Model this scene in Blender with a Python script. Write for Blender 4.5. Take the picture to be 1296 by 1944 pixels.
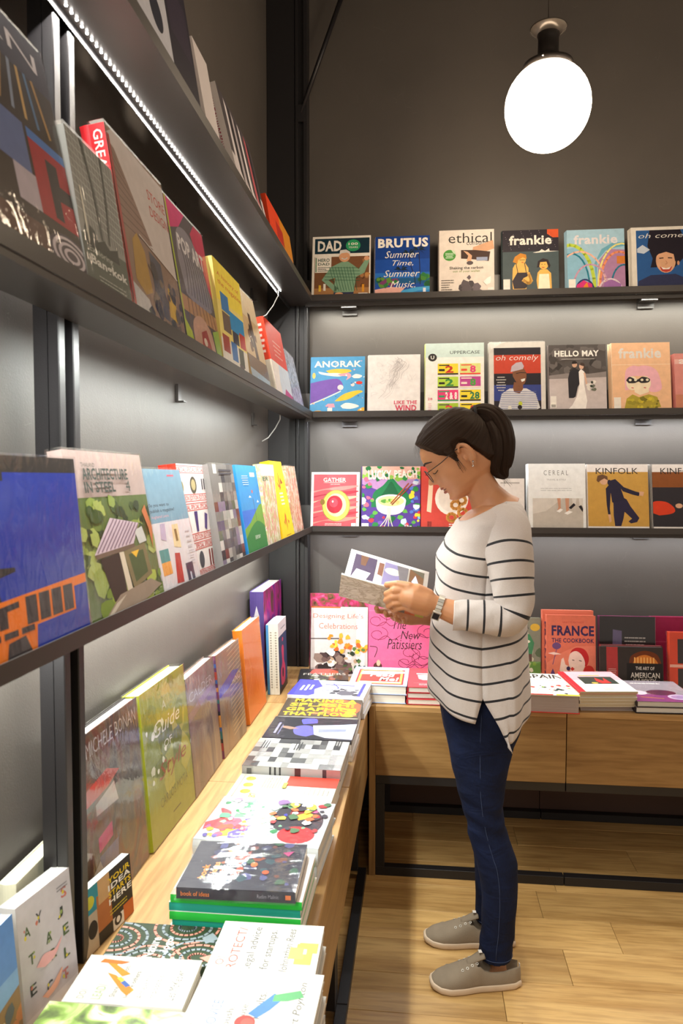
import bpy, bmesh, math, random
from mathutils import Vector, Matrix, Euler, noise
from mathutils.geometry import tessellate_polygon

# ------------------------------------------------------------------ scene, camera, light
scene = bpy.context.scene
for _o in list(bpy.data.objects):
    bpy.data.objects.remove(_o)
COL = scene.collection
R = math.radians
F_PX, CAM = 1390.0, Vector((0.565, -2.965, 1.35))
cam_data = bpy.data.cameras.new('camera')
cam_data.sensor_fit = 'VERTICAL'
cam_data.sensor_height = 36.0
cam_data.sensor_width = 24.0
cam_data.lens = F_PX / 1944.0 * 36.0
cam_data.clip_start = 0.02
cam_data.dof.use_dof = True
cam_data.dof.focus_distance = 2.15
cam_data.dof.aperture_fstop = 8.0
camera = bpy.data.objects.new('camera', cam_data)
camera.location = CAM
camera.rotation_euler = (R(90 - 2.69), 0, R(6.16))
COL.objects.link(camera)
scene.camera = camera
CAM_ROT = Euler((R(90 - 2.69), 0, R(6.16))).to_matrix()

world = bpy.data.worlds.new('world')
scene.world = world
world.use_nodes = True
world.node_tree.nodes['Background'].inputs[0].default_value = (1.0, 0.87, 0.74, 1)
world.node_tree.nodes['Background'].inputs[1].default_value = 0.47

scene.view_settings.view_transform = 'Standard'
scene.view_settings.look = 'None'
scene.view_settings.exposure = 0.35
scene.view_settings.gamma = 1.0
scene.view_settings.use_curve_mapping = False

LED_POWER = 5.4          # watts per metre of strip
LED_COLOR = (1.0, 0.96, 0.89)
GLOBE_STRENGTH = 25.0
GLOBE_COLOR = (1.0, 0.80, 0.58)

# ------------------------------------------------------------------ pixel helpers (photo is 1296 x 1944)
def ray(u, v):
    return CAM_ROT @ Vector(((u - 648) / F_PX, -(v - 972) / F_PX, -1.0))
def onX(u, v, x):
    d = ray(u, v); return CAM + d * ((x - CAM.x) / d.x)
def onY(u, v, y):
    d = ray(u, v); return CAM + d * ((y - CAM.y) / d.y)
def onZ(u, v, z):
    d = ray(u, v); return CAM + d * ((z - CAM.z) / d.z)

# ------------------------------------------------------------------ colour and material helpers
def lin(c):
    return c / 12.92 if c <= 0.04045 else ((c + 0.055) / 1.055) ** 2.4
_named = {'white': 'f4f1ec', 'black': '16151a', 'red': 'd8232a', 'orange': 'f07f1d', 'yellow': 'f3cf2f',
          'green': '2f8f3f', 'blue': '2b5fb8', 'navy': '1c2a55', 'pink': 'f07aa8', 'grey': '8a8a8c',
          'dark': '2a282c', 'cream': 'f3e6cc', 'purple': '5b3a8f', 'gold': 'c9a23c', 'teal': '1f8a84',
          'brown': '6b4a33', 'skin': 'd9a47c', 'lilac': 'b9a3d6', 'sky': '8cc4e8', 'peach': 'f5bf92'}
def col(h):
    h = _named.get(h, h)
    return tuple(lin(int(h[i:i + 2], 16) / 255.0) for i in (0, 2, 4)) + (1.0,)

_mats = {}
def new_mat(name):
    m = bpy.data.materials.new(name); m.use_nodes = True
    nt = m.node_tree
    return m, nt, nt.nodes, nt.links, nt.nodes['Principled BSDF']
def plain(name, c, rough=0.5, metal=0.0, spec=0.5, coat=0.0, bump=0.0, bscale=200.0, var=0.0, vscale=6.0, stretch=(1, 1, 1)):
    """plain paint with light noise in the tone and a fine bump"""
    if name in _mats: return _mats[name]
    m, nt, N, L, P = new_mat(name)
    c = col(c) if isinstance(c, str) else c
    P.inputs['Base Color'].default_value = c
    P.inputs['Roughness'].default_value = rough
    P.inputs['Metallic'].default_value = metal
    P.inputs['Specular IOR Level'].default_value = spec
    P.inputs['Coat Weight'].default_value = coat
    P.inputs['Coat Roughness'].default_value = 0.12
    tc = N.new('ShaderNodeTexCoord'); mp = N.new('ShaderNodeMapping')
    L.new(tc.outputs['Object'], mp.inputs['Vector']); mp.inputs['Scale'].default_value = stretch
    nz = N.new('ShaderNodeTexNoise'); nz.inputs['Scale'].default_value = vscale; nz.inputs['Detail'].default_value = 5
    L.new(mp.outputs[0], nz.inputs['Vector'])
    mix = N.new('ShaderNodeMix'); mix.data_type = 'RGBA'
    mix.inputs[6].default_value = tuple(max(0, x * (1 - var)) for x in c[:3]) + (1,)
    mix.inputs[7].default_value = tuple(min(1, x * (1 + var)) for x in c[:3]) + (1,)
    L.new(nz.outputs['Fac'], mix.inputs[0]); L.new(mix.outputs[2], P.inputs['Base Color'])
    if bump > 0:
        n2 = N.new('ShaderNodeTexNoise'); n2.inputs['Scale'].default_value = bscale; n2.inputs['Detail'].default_value = 3
        L.new(mp.outputs[0], n2.inputs['Vector'])
        b = N.new('ShaderNodeBump'); b.inputs['Strength'].default_value = bump; b.inputs['Distance'].default_value = 0.002
        L.new(n2.outputs['Fac'], b.inputs['Height']); L.new(b.outputs[0], P.inputs['Normal'])
    _mats[name] = m
    return m
def wood(name, light, dark, axis='X', scale=1.0, rough=0.42, per_object=0.12):
    """straight-grained laminate / oak, grain along an object axis, tone varies per piece"""
    if name in _mats: return _mats[name]
    m, nt, N, L, P = new_mat(name)
    tc = N.new('ShaderNodeTexCoord'); mp = N.new('ShaderNodeMapping')
    s = {'X': (1.2, 14, 14), 'Y': (14, 1.2, 14), 'Z': (14, 14, 1.2)}[axis]
    mp.inputs['Scale'].default_value = tuple(v * scale for v in s)
    L.new(tc.outputs['Object'], mp.inputs['Vector'])
    oi = N.new('ShaderNodeObjectInfo')
    vm = N.new('ShaderNodeVectorMath'); vm.operation = 'MULTIPLY'
    cmb = N.new('ShaderNodeCombineXYZ')
    for i in range(3): L.new(oi.outputs['Random'], cmb.inputs[i])
    vm.inputs[1].default_value = (37, 53, 71); L.new(cmb.outputs[0], vm.inputs[0])
    add = N.new('ShaderNodeVectorMath'); add.operation = 'ADD'
    L.new(mp.outputs[0], add.inputs[0]); L.new(vm.outputs[0], add.inputs[1])
    n1 = N.new('ShaderNodeTexNoise'); n1.inputs['Scale'].default_value = 1.0; n1.inputs['Detail'].default_value = 8
    n1.inputs['Roughness'].default_value = 0.62; n1.inputs['Distortion'].default_value = 0.7
    L.new(add.outputs[0], n1.inputs['Vector'])
    n2 = N.new('ShaderNodeTexNoise'); n2.inputs['Scale'].default_value = 7.0; n2.inputs['Detail'].default_value = 4
    L.new(add.outputs[0], n2.inputs['Vector'])
    ramp = N.new('ShaderNodeValToRGB')
    ramp.color_ramp.elements[0].position = 0.33; ramp.color_ramp.elements[0].color = col(dark)
    ramp.color_ramp.elements[1].position = 0.62; ramp.color_ramp.elements[1].color = col(light)
    L.new(n1.outputs['Fac'], ramp.inputs['Fac'])
    mx = N.new('ShaderNodeMix'); mx.data_type = 'RGBA'; mx.blend_type = 'MULTIPLY'; mx.inputs[0].default_value = 0.35
    r2 = N.new('ShaderNodeValToRGB'); r2.color_ramp.elements[0].position = 0.38; r2.color_ramp.elements[0].color = (0.45, 0.36, 0.26, 1)
    r2.color_ramp.elements[1].position = 0.55; r2.color_ramp.elements[1].color = (1, 1, 1, 1)
    L.new(n2.outputs['Fac'], r2.inputs['Fac']); L.new(ramp.outputs[0], mx.inputs[6]); L.new(r2.outputs[0], mx.inputs[7])
    hs = N.new('ShaderNodeHueSaturation')
    mr = N.new('ShaderNodeMapRange'); mr.inputs[3].default_value = 1 - per_object; mr.inputs[4].default_value = 1 + per_object
    L.new(oi.outputs['Random'], mr.inputs[0]); L.new(mr.outputs[0], hs.inputs['Value'])
    L.new(mx.outputs[2], hs.inputs['Color']); L.new(hs.outputs[0], P.inputs['Base Color'])
    P.inputs['Roughness'].default_value = rough
    b = N.new('ShaderNodeBump'); b.inputs['Strength'].default_value = 0.12; b.inputs['Distance'].default_value = 0.001
    L.new(n2.outputs['Fac'], b.inputs['Height']); L.new(b.outputs[0], P.inputs['Normal'])
    _mats[name] = m
    return m
def emit(name, c, strength):
    if name in _mats: return _mats[name]
    m, nt, N, L, P = new_mat(name)
    P.inputs['Base Color'].default_value = (1, 1, 1, 1)
    P.inputs['Emission Color'].default_value = tuple(c) + (1,)
    P.inputs['Emission Strength'].default_value = strength
    _mats[name] = m
    return m

# ------------------------------------------------------------------ object helpers
def tag(o, label=None, cat=None, group=None, kind=None):
    if label: o['label'] = label
    if cat: o['category'] = cat
    if group: o['group'] = group
    if kind: o['kind'] = kind
    return o
def thing(name, label, cat, loc=(0, 0, 0), rot=(0, 0, 0), group=None):
    o = bpy.data.objects.new(name, None); o.empty_display_size = 0.05
    COL.objects.link(o); o.location = loc; o.rotation_euler = rot
    return tag(o, label, cat, group)
def link(name, me, parent=None, loc=None, rot=None):
    o = bpy.data.objects.new(name, me); COL.objects.link(o)
    if parent is not None: o.parent = parent
    if loc is not None: o.location = loc
    if rot is not None: o.rotation_euler = rot
    return o
class MB:
    """collects boxes, prisms, tubes and lathes and builds one mesh"""
    def __init__(s): s.v = []; s.f = []; s.m = []; s.sm = []
    def add(s, vs, fs, mi=0, smooth=False):
        b = len(s.v); s.v += [tuple(p) for p in vs]
        for f in fs: s.f.append(tuple(b + i for i in f)); s.m.append(mi); s.sm.append(smooth)
    def box(s, a, b, mi=0, bev=0.0):
        x0, y0, z0 = a; x1, y1, z1 = b
        if bev > 0:
            e = bev; P = []
            # bevelled box: 24 vertices
            for sx in (0, 1):
                for sy in (0, 1):
                    for sz in (0, 1):
                        X, Y, Z = (x0, x1)[sx], (y0, y1)[sy], (z0, z1)[sz]
                        dx, dy, dz = (e, -e)[sx], (e, -e)[sy], (e, -e)[sz]
                        P += [(X, Y + dy, Z + dz), (X + dx, Y, Z + dz), (X + dx, Y + dy, Z)]
            def i(sx, sy, sz, k): return (sx * 4 + sy * 2 + sz) * 3 + k
            Fs = []
            for k, (A, B) in enumerate((((1), (2)), ((0), (2)), ((0), (1)))):
                for side in (0, 1):
                    q = []
                    for (p, r) in ((0, 0), (1, 0), (1, 1), (0, 1)):
                        idx = [0, 0, 0]; idx[k] = side; idx[A] = p; idx[B] = r
                        q.append(i(*idx, k))
                    flip = (side == 0) if k != 1 else (side == 1)
                    Fs.append(tuple(reversed(q)) if flip else tuple(q))
            for k in range(3):
                A, B = [t for t in range(3) if t != k]
                for p in (0, 1):
                    for r in (0, 1):
                        lo = [0, 0, 0]; hi = [0, 0, 0]; hi[k] = 1
                        lo[A] = hi[A] = p; lo[B] = hi[B] = r
                        Fs.append((i(*lo, A), i(*hi, A), i(*hi, B), i(*lo, B)))
            for sx in (0, 1):
                for sy in (0, 1):
                    for sz in (0, 1): Fs.append((i(sx, sy, sz, 0), i(sx, sy, sz, 1), i(sx, sy, sz, 2)))
            s.add(P, Fs, mi); return s
        s.add([(x0, y0, z0), (x1, y0, z0), (x1, y1, z0), (x0, y1, z0), (x0, y0, z1), (x1, y0, z1), (x1, y1, z1), (x0, y1, z1)],
              [(3, 2, 1, 0), (4, 5, 6, 7), (0, 1, 5, 4), (1, 2, 6, 5), (2, 3, 7, 6), (3, 0, 4, 7)], mi)
        return s
    def prism(s, pts, z0, z1, mi=0):
        n = len(pts)
        s.add([(x, y, z0) for x, y in pts] + [(x, y, z1) for x, y in pts],
              [tuple(reversed(range(n))), tuple(range(n, 2 * n))] + [(i, (i + 1) % n, n + (i + 1) % n, n + i) for i in range(n)], mi)
        return s
    def rings(s, rings, mi=0, caps=True, smooth=True, closed=True):
        n = len(rings[0]); vs = [p for r in rings for p in r]; fs = []
        for k in range(len(rings) - 1):
            for i in range(n if closed else n - 1):
                j = (i + 1) % n
                fs.append((k * n + i, k * n + j, (k + 1) * n + j, (k + 1) * n + i))
        if caps:
            fs.append(tuple(reversed(range(n)))); fs.append(tuple(range((len(rings) - 1) * n, len(rings) * n)))
        s.add(vs, fs, mi, smooth); return s
    def lathe(s, prof, n=32, mi=0, caps=True, center=(0, 0)):
        return s.rings([[(center[0] + r * math.cos(2 * math.pi * i / n), center[1] + r * math.sin(2 * math.pi * i / n), z) for i in range(n)] for r, z in prof], mi, caps)
    def tube(s, pts, r, n=8, mi=0, flat=None):
        pts = [Vector(p) for p in pts]; rr = r if isinstance(r, (list, tuple)) else [r] * len(pts)
        rings = []; up = None
        for k, p in enumerate(pts):
            t = (pts[min(k + 1, len(pts) - 1)] - pts[max(k - 1, 0)]).normalized()
            if up is None:
                up = Vector((0, 0, 1)) if abs(t.z) < 0.9 else Vector((1, 0, 0))
            a = t.cross(up)
            if a.length < 1e-6: a = t.orthogonal()
            a.normalize(); b = a.cross(t).normalized(); up = b
            fb = 1.0 if flat is None else flat
            rings.append([p + a * (rr[k] * math.cos(2 * math.pi * i / n)) + b * (rr[k] * fb * math.sin(2 * math.pi * i / n)) for i in range(n)])
        return s.rings(rings, mi)
    def mesh(s, name, mats):
        me = bpy.data.meshes.new(name); me.from_pydata(s.v, [], s.f)
        for m in (mats if isinstance(mats, (list, tuple)) else [mats]): me.materials.append(m)
        me.polygons.foreach_set('material_index', s.m); me.polygons.foreach_set('use_smooth', s.sm)
        me.update(); return me
    def build(s, name, mats, parent=None, loc=None, rot=None):
        return link(name, s.mesh(name, mats), parent, loc, rot)
def fix_normals(me):
    bm = bmesh.new(); bm.from_mesh(me); bmesh.ops.recalc_face_normals(bm, faces=bm.faces); bm.to_mesh(me); bm.free()
# ------------------------------------------------------------------ the room
WX = -0.045           # left wall plane
WP = 0.042            # front plane of the slotted standards
SF = 0.147            # front edge of the shelves, measured from the wall
Z1, Z2, Z3 = 2.029, 1.584, 1.140     # shelf undersides
ST = 0.022            # shelf thickness
BZ = 0.584            # bench top
BXF = 0.393           # left bench front
BYF = -0.541          # back bench front
BA = 0.347            # underside of the bench aprons
XR, YF, ZC = 5.2, -6.5, 3.7

def wall_mat():
    m, nt, N, L, P = new_mat('wall_paint')
    tc = N.new('ShaderNodeTexCoord')
    n1 = N.new('ShaderNodeTexNoise'); n1.inputs['Scale'].default_value = 1.6; n1.inputs['Detail'].default_value = 6
    n2 = N.new('ShaderNodeTexNoise'); n2.inputs['Scale'].default_value = 9; n2.inputs['Detail'].default_value = 8
    n3 = N.new('ShaderNodeTexNoise'); n3.inputs['Scale'].default_value = 320; n3.inputs['Detail'].default_value = 2
    for n in (n1, n2, n3): L.new(tc.outputs['Object'], n.inputs['Vector'])
    ramp = N.new('ShaderNodeValToRGB')
    ramp.color_ramp.elements[0].position = 0.3; ramp.color_ramp.elements[0].color = col('4a4541')
    ramp.color_ramp.elements[1].position = 0.7; ramp.color_ramp.elements[1].color = col('57514c')
    L.new(n1.outputs['Fac'], ramp.inputs['Fac'])
    # thin scratches
    mp = N.new('ShaderNodeMapping'); mp.inputs['Scale'].default_value = (9, 9, 2.2); mp.inputs['Rotation'].default_value = (0.3, 0.25, 0)
    L.new(tc.outputs['Object'], mp.inputs['Vector'])
    v = N.new('ShaderNodeTexVoronoi'); v.feature = 'DISTANCE_TO_EDGE'; v.inputs['Scale'].default_value = 4
    L.new(mp.outputs[0], v.inputs['Vector'])
    lt = N.new('ShaderNodeMath'); lt.operation = 'LESS_THAN'; lt.inputs[1].default_value = 0.004
    L.new(v.outputs['Distance'], lt.inputs[0])
    g = N.new('ShaderNodeMath'); g.operation = 'GREATER_THAN'; g.inputs[1].default_value = 0.60
    L.new(n2.outputs['Fac'], g.inputs[0])
    mu = N.new('ShaderNodeMath'); mu.operation = 'MULTIPLY'; L.new(lt.outputs[0], mu.inputs[0]); L.new(g.outputs[0], mu.inputs[1])
    m3 = N.new('ShaderNodeMath'); m3.operation = 'MULTIPLY'; m3.inputs[1].default_value = 0.35; L.new(mu.outputs[0], m3.inputs[0])
    mx = N.new('ShaderNodeMix'); mx.data_type = 'RGBA'; mx.inputs[7].default_value = col('77726a')
    L.new(m3.outputs[0], mx.inputs[0]); L.new(ramp.outputs[0], mx.inputs[6]); L.new(mx.outputs[2], P.inputs['Base Color'])
    P.inputs['Roughness'].default_value = 0.5
    add = N.new('ShaderNodeMath'); add.operation = 'MULTIPLY_ADD'; add.inputs[1].default_value = 0.25
    L.new(n3.outputs['Fac'], add.inputs[0]); L.new(n2.outputs['Fac'], add.inputs[2])
    b = N.new('ShaderNodeBump'); b.inputs['Strength'].default_value = 0.25; b.inputs['Distance'].default_value = 0.004
    L.new(add.outputs[0], b.inputs['Height']); L.new(b.outputs[0], P.inputs['Normal'])
    return m
WALL = wall_mat()
BLACK = plain('black_steel', '1d1b1d', rough=0.42, var=0.15, bump=0.12, bscale=500)
SHELFM = plain('shelf_steel', '3a3634', rough=0.38, var=0.1, bump=0.06, bscale=700)
def struct(name, mb, m, parent=None):
    o = mb.build(name, m, parent)
    if parent is None: o['kind'] = 'structure'
    return o
struct('wall_left', MB().box((WX - 0.12, YF, 0), (WX, 0.12, ZC)), WALL)
struct('wall_back', MB().box((WX, 0, 0), (XR, 0.12, ZC)), WALL)
struct('ceiling', MB().box((-0.12, YF - 0.12, ZC), (XR + 0.12, 0.12, ZC + 0.1)), plain('ceiling_paint', '4a4642', rough=0.8, var=0.05))
floor = struct('floor', MB().box((-0.12, YF - 0.12, -0.05), (XR + 0.12, 0.12, -0.008)), plain('floor_bed', '5a3f22', rough=0.8))
PLANK = wood('floor_oak', 'd2ab6e', 'b48a50', 'X', 0.9, 0.38, 0.10)
random.seed(4)
row = 0; y = 0.02; pw = 0.149
plank_cache = {}
while y > YF:
    x = -0.1 - random.random() * 1.1
    while x < XR:
        ln = random.choice((0.9, 1.1, 1.25))
        x1 = min(x + ln, XR + 0.1); x0 = max(x, -0.11)
        if x1 - x0 > 0.03:
            if x1 <= 2.7 and y > -3.4 and y - pw < 0.03:
                key = round(x1 - x0, 3)
                if key not in plank_cache:
                    plank_cache[key] = MB().box((-key / 2 + .0005, -pw / 2 + .0005, -0.008), (key / 2 - .0005, pw / 2 - .0005, 0.0), 0, 0.0008).mesh('plank', PLANK)
                link('plank', plank_cache[key], floor, ((x0 + x1) / 2, y - pw / 2, 0))
            else:
                link('plank', MB().box((-(x1 - x0) / 2 + .0005, -pw / 2 + .0005, -0.008), ((x1 - x0) / 2 - .0005, pw / 2 - .0005, 0.0)).mesh('plank', PLANK), floor, ((x0 + x1) / 2, y - pw / 2, 0))
        x += ln
    y -= pw

# ---- slotted standards and the corner column
def standard(y0, y1, label):
    """U-section standard on the left wall: web against the wall and two flanges with a slot row between"""
    t = thing('shelf_standard', label, 'post', (0, (y0 + y1) / 2, 0))
    w = (y1 - y0) / 2; fl = 0.30 * w
    MB().box((0.003, -w, BZ), (WP - 0.018, w, ZC)).build('web', BLACK, t)
    for s in (-1, 1):
        a, b = sorted((s * w, s * (w - 2 * fl)))
        MB().box((WP - 0.018, a, BZ), (WP, b, ZC), 0, 0.0015).build('flange', BLACK, t)
    mb = MB()
    z = BZ + 0.05
    while z < ZC - 0.1:
        mb.box((WP - 0.018, -0.0035, z), (WP - 0.0145, 0.0035, z + 0.022)); z += 0.04
    tag(mb.build('slot_row', plain('slot_dark', '0a0a0b', rough=0.9), t), kind='stuff')
    return t
pa = onX(116, 900, WP); pb = onX(154.5, 900, WP)
standard(pa.y, pb.y, 'black slotted steel standard on the left wall near the front')
CXR = onY(585.5, 900, -WP).x                  # right edge of the corner column
CYF = -0.062
CXF = onY(561, 850, CYF).x
CXG = onY(577, 850, CYF).x
t = thing('corner_column', 'black steel corner column where the left and back shelves meet', 'column', (WX, 0, 0))
MB().box((0.0005, CYF + 0.012, 0.0), (CXG - WX, -0.0005, ZC)).build('column_core', BLACK, t)
MB().box((0.0005, CYF, 0), (CXF - WX, CYF + 0.012, ZC), 0, 0.001).build('face_plate', BLACK, t)
MB().box((CXF - WX + 0.002, CYF - 0.004, 0), (onY(567, 850, CYF).x - WX, CYF + 0.012, ZC), 0, 0.001).build('flange', BLACK, t)
MB().box((CXG - WX, CYF - 0.002, 0), (CXR - WX, -0.0005, ZC), 0, 0.001).build('flange', BLACK, t)
# diagonal brace high in the corner
a = onY(571, 214, -0.062); b = onY(660, -40, -0.062)
t = thing('diagonal_brace', 'thin black steel brace slanting up from the corner column', 'brace', a)
d = b - a
MB().tube([Vector((0, 0, 0)), d], 0.009, 4).build('brace_bar', BLACK, t)
MB().box((-0.02, -0.005, -0.035), (0.016, 0.006, 0.03), 0, 0.001).build('brace_plate', BLACK, t)

# ---- shelves
LEDM = emit('led_diode', LED_COLOR, 25.0)
ALU = plain('led_channel', '8d8a86', rough=0.35, metal=0.7, var=0.05)
GAP = 0.006
XEND, YEND = 2.6, -3.3
def area(name, loc, rot, sx, sy, power, parent, tint):
    ld = bpy.data.lights.new(name, 'AREA'); ld.shape = 'RECTANGLE'; ld.size = sx; ld.size_y = sy
    ld.energy = power; ld.color = tint
    o = bpy.data.objects.new(name, ld); COL.objects.link(o); o.parent = parent; o.location = loc; o.rotation_euler = rot
    return o
def shelf(side, z, label, led, tint):
    t = thing('wall_shelf', label, 'shelf', (0, 0, z), (0, 0, 0))
    # profile measured from the wall: board, front fascia with a lip, sloping rear upstand, channel for the diodes
    board = [(WP, 0.0), (SF - 0.002, 0.0), (SF - 0.002, 0.004), (WP, 0.004)]
    fascia = [(SF - 0.002, 0.0), (SF, 0.0), (SF, ST), (SF - 0.002, ST)]
    up = [(WP + 0.030, 0.004), (WP + 0.033, 0.004), (WP + 0.022, 0.100), (WP + 0.019, 0.100)]
    chan = [(WP + 0.002, -0.014), (WP + 0.0035, -0.014), (WP + 0.0035, 0.0), (WP + 0.002, 0.0)]
    hidden = not (side == 'L' and z == Z1)          # the other strips sit in a deep channel behind the rear edge
    def ext(name, prof, m):
        mb = MB(); n = len(prof)
        if side == 'L':   # runs along y, mitred into the corner column
            v = [(d, YEND, h) for d, h in prof] + [(d, -d, h) for d, h in prof]
        else:
            v = [(d, -d, h) for d, h in prof] + [(XEND, -d, h) for d, h in prof]
        mb.add(v, [tuple(range(n)), tuple(reversed(range(n, 2 * n)))] + [(i, n + i, n + (i + 1) % n, (i + 1) % n) for i in range(n)])
        o = mb.build(name, m, t); fix_normals(o.data); return o
    ext('shelf_board', board, SHELFM); ext('front_fascia', fascia, SHELFM)
    ext('rear_upstand', up, SHELFM)
    if led:
        if hidden:
            front = side == 'L' and z == Z2
            fl = SF - 0.002 if front else (WP + 0.0015 if side == 'L' else SF - 0.03)
            fh = 0.010 if front else (0.022 if side == 'L' else 0.016)
            ext('channel_front', [(fl - 0.0015, -fh), (fl, -fh), (fl, -0.0002), (fl - 0.0015, -0.0002)], SHELFM)
            dx = fl - 0.009 if front else (0.018 if side == 'L' else 0.080)
            if side == 'L' and not front: ext('channel_top', [(-0.012, -0.001), (WP - 0.0005, -0.001), (WP - 0.0005, 0.0005), (-0.012, 0.0005)], SHELFM)
        else:
            ext('light_channel', chan, BLACK)
            dx = WP + 0.014
        mb = MB(); k = 0
        L0, L1 = (YEND, -0.30) if side == 'L' else (CXR + 0.03, XEND)
        p = L0
        while p < L1:
            if side == 'L': mb.box((dx - .0016, p - .0016, -0.0035), (dx + .0016, p + .0016, -0.001))
            else: mb.box((p - .0016, -dx - .0016, -0.0035), (p + .0016, -dx + .0016, -0.001))
            p += 0.0167
        tag(mb.build('diode_row', LEDM, t), kind='stuff')
        ln = L1 - L0
        if side == 'L': area('strip_light', (dx, (L0 + L1) / 2, -0.005), (0, 0, 0), 0.003, ln, LED_POWER * led * ln, t, tint)
        else: area('strip_light', ((L0 + L1) / 2, -dx, -0.005), (0, 0, 0), ln, 0.003, LED_POWER * led * ln, t, tint)
    # brackets
    for q in ((onX(478, 785, WX).y, onX(335, 720, WX).y) if side == 'L' else (0.28, 1.42)):
        mb = MB()
        if side == 'L': mb.box((WX + 0.001, q - 0.012, -0.045), (WX + 0.008, q + 0.012, -0.0005)); mb.box((WX + 0.008, q - 0.012, -0.045), (WX + 0.022, q + 0.012, -0.042))
        else: mb.box((q - 0.03, -0.012, -0.03), (q + 0.03, -0.001, -0.0005)); mb.box((q - 0.03, -WP - 0.02, -0.010), (q + 0.03, -0.012, -0.0005))
        mb.build('bracket', SHELFM, t)
    return t
shelf('L', Z1, 'topmost dark steel shelf on the left wall with a glowing diode strip beneath', 0.95, LED_COLOR)
shelf('L', Z2, 'middle dark steel shelf on the left wall under the sleeved design books', 1.3, (0.95, 1.0, 0.95))
shelf('L', Z3, 'lowest dark steel shelf on the left wall at waist height', 1.2, (0.96, 1.0, 0.93))
shelf('B', Z1, 'topmost dark steel magazine shelf on the back wall', 0.75, (1.0, 0.97, 0.85))
shelf('B', Z2, 'middle dark steel magazine shelf on the back wall above the head', 0.70, (0.92, 0.96, 1.0))
shelf('B', Z3, 'lowest dark steel magazine shelf on the back wall behind the neck', 0.40, (0.90, 0.94, 1.0))
# loose cable ends hanging under two of the left shelves
CABLE = plain('grey_cable', '8c8a86', rough=0.5)
for z, dy, lab in ((Z1, -0.30, 'thin grey cable hanging under the topmost left shelf'), (Z2, -0.27, 'thin grey cable hanging under the middle left shelf')):
    t = MB().tube([(0.05, dy - 0.03, z - 0.004), (0.045, dy - 0.005, z - 0.018), (0.025, dy + 0.006, z - 0.05), (0.0, dy, z - 0.085), (-0.02, dy - 0.02, z - 0.10)], 0.0022, 6).build('cable', CABLE)
    tag(t, lab, 'cable', 'loose cables under the left shelves')

# ---- benches
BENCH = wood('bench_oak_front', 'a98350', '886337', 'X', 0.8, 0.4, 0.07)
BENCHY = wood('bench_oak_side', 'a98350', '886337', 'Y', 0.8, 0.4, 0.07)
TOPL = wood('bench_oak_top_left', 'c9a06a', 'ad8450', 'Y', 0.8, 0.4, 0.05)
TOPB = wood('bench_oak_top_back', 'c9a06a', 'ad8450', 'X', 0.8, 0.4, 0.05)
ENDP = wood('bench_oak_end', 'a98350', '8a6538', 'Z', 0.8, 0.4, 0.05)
LIP = 0.018
ySeam = onX(662.6, 1505, BXF).y
def left_bench(y0, y1, label):
    t = thing('display_bench', label, 'bench', (0, (y0 + y1) / 2, 0))
    h = (y1 - y0) / 2 - 0.0008
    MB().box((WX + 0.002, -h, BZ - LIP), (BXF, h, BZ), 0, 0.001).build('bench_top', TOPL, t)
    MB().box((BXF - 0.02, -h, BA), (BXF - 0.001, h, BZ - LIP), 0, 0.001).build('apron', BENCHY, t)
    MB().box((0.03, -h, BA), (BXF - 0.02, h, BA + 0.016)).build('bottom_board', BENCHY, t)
    fr = 0.028
    MB().box((BXF - 0.032, -h, 0), (BXF - 0.004, h, fr), 0, 0.001).build('floor_rail', BLACK, t)
    MB().box((0.03, -h, 0), (0.058, h, fr), 0, 0.001).build('floor_rail', BLACK, t)
    for s in (-1, 1):
        yy = s * (h - fr / 2)
        MB().box((BXF - 0.06, yy - fr / 2, fr), (BXF - 0.032, yy + fr / 2, BA), 0, 0.001).build('leg', BLACK, t)
        MB().box((0.03, yy - fr / 2, fr), (0.058, yy + fr / 2, BA), 0, 0.001).build('leg', BLACK, t)
    return t
left_bench(ySeam, BYF - 0.001, 'oak display bench along the left wall, unit nearest the corner')
left_bench(-3.3, ySeam - 0.001, 'oak display bench along the left wall, unit nearest the front')
xEnd = onY(712, 1500, BYF).x; xSeam = onY(1074.5, 1420, BYF).x
def back_bench(x0, x1, label, end):
    t = thing('display_bench', label, 'bench', ((x0 + x1) / 2, 0, 0))
    h = (x1 - x0) / 2 - 0.0008
    fr = 0.03; yb = BYF
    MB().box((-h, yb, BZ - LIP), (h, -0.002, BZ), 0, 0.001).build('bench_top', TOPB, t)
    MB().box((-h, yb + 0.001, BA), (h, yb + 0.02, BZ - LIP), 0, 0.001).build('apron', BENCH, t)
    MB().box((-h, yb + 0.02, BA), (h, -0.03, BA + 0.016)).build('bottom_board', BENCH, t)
    MB().box((-h, yb + 0.004, BA - fr), (h, yb + 0.004 + fr, BA), 0, 0.001).build('top_rail', BLACK, t)
    MB().box((-h, yb + 0.004, 0), (h, yb + 0.004 + fr, fr), 0, 0.001).build('floor_rail', BLACK, t)
    MB().box((-h, -0.062, 0), (h, -0.032, fr), 0, 0.001).build('floor_rail', BLACK, t)
    MB().box((-h, -0.028, 0.0), (h, -0.012, BA), 0).build('back_panel', plain('dark_back_panel', '4a3226', rough=0.6, var=0.1), t)
    for sx in ((-1,) if end else (1,)):
        for yy in (yb + 0.004, -0.062):
            MB().box((sx * (h - fr / 2) - fr / 2, yy, fr), (sx * (h - fr / 2) + fr / 2, yy + fr, BA - fr), 0, 0.001).build('leg', BLACK, t)
    if end:
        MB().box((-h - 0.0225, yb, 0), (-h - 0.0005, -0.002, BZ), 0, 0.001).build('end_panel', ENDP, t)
    return t
back_bench(xEnd, xSeam, 'oak display bench under the back wall, unit with the end panel', True)
back_bench(xSeam + 0.001, XEND, 'oak display bench under the back wall, unit at the right edge', False)
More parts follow.
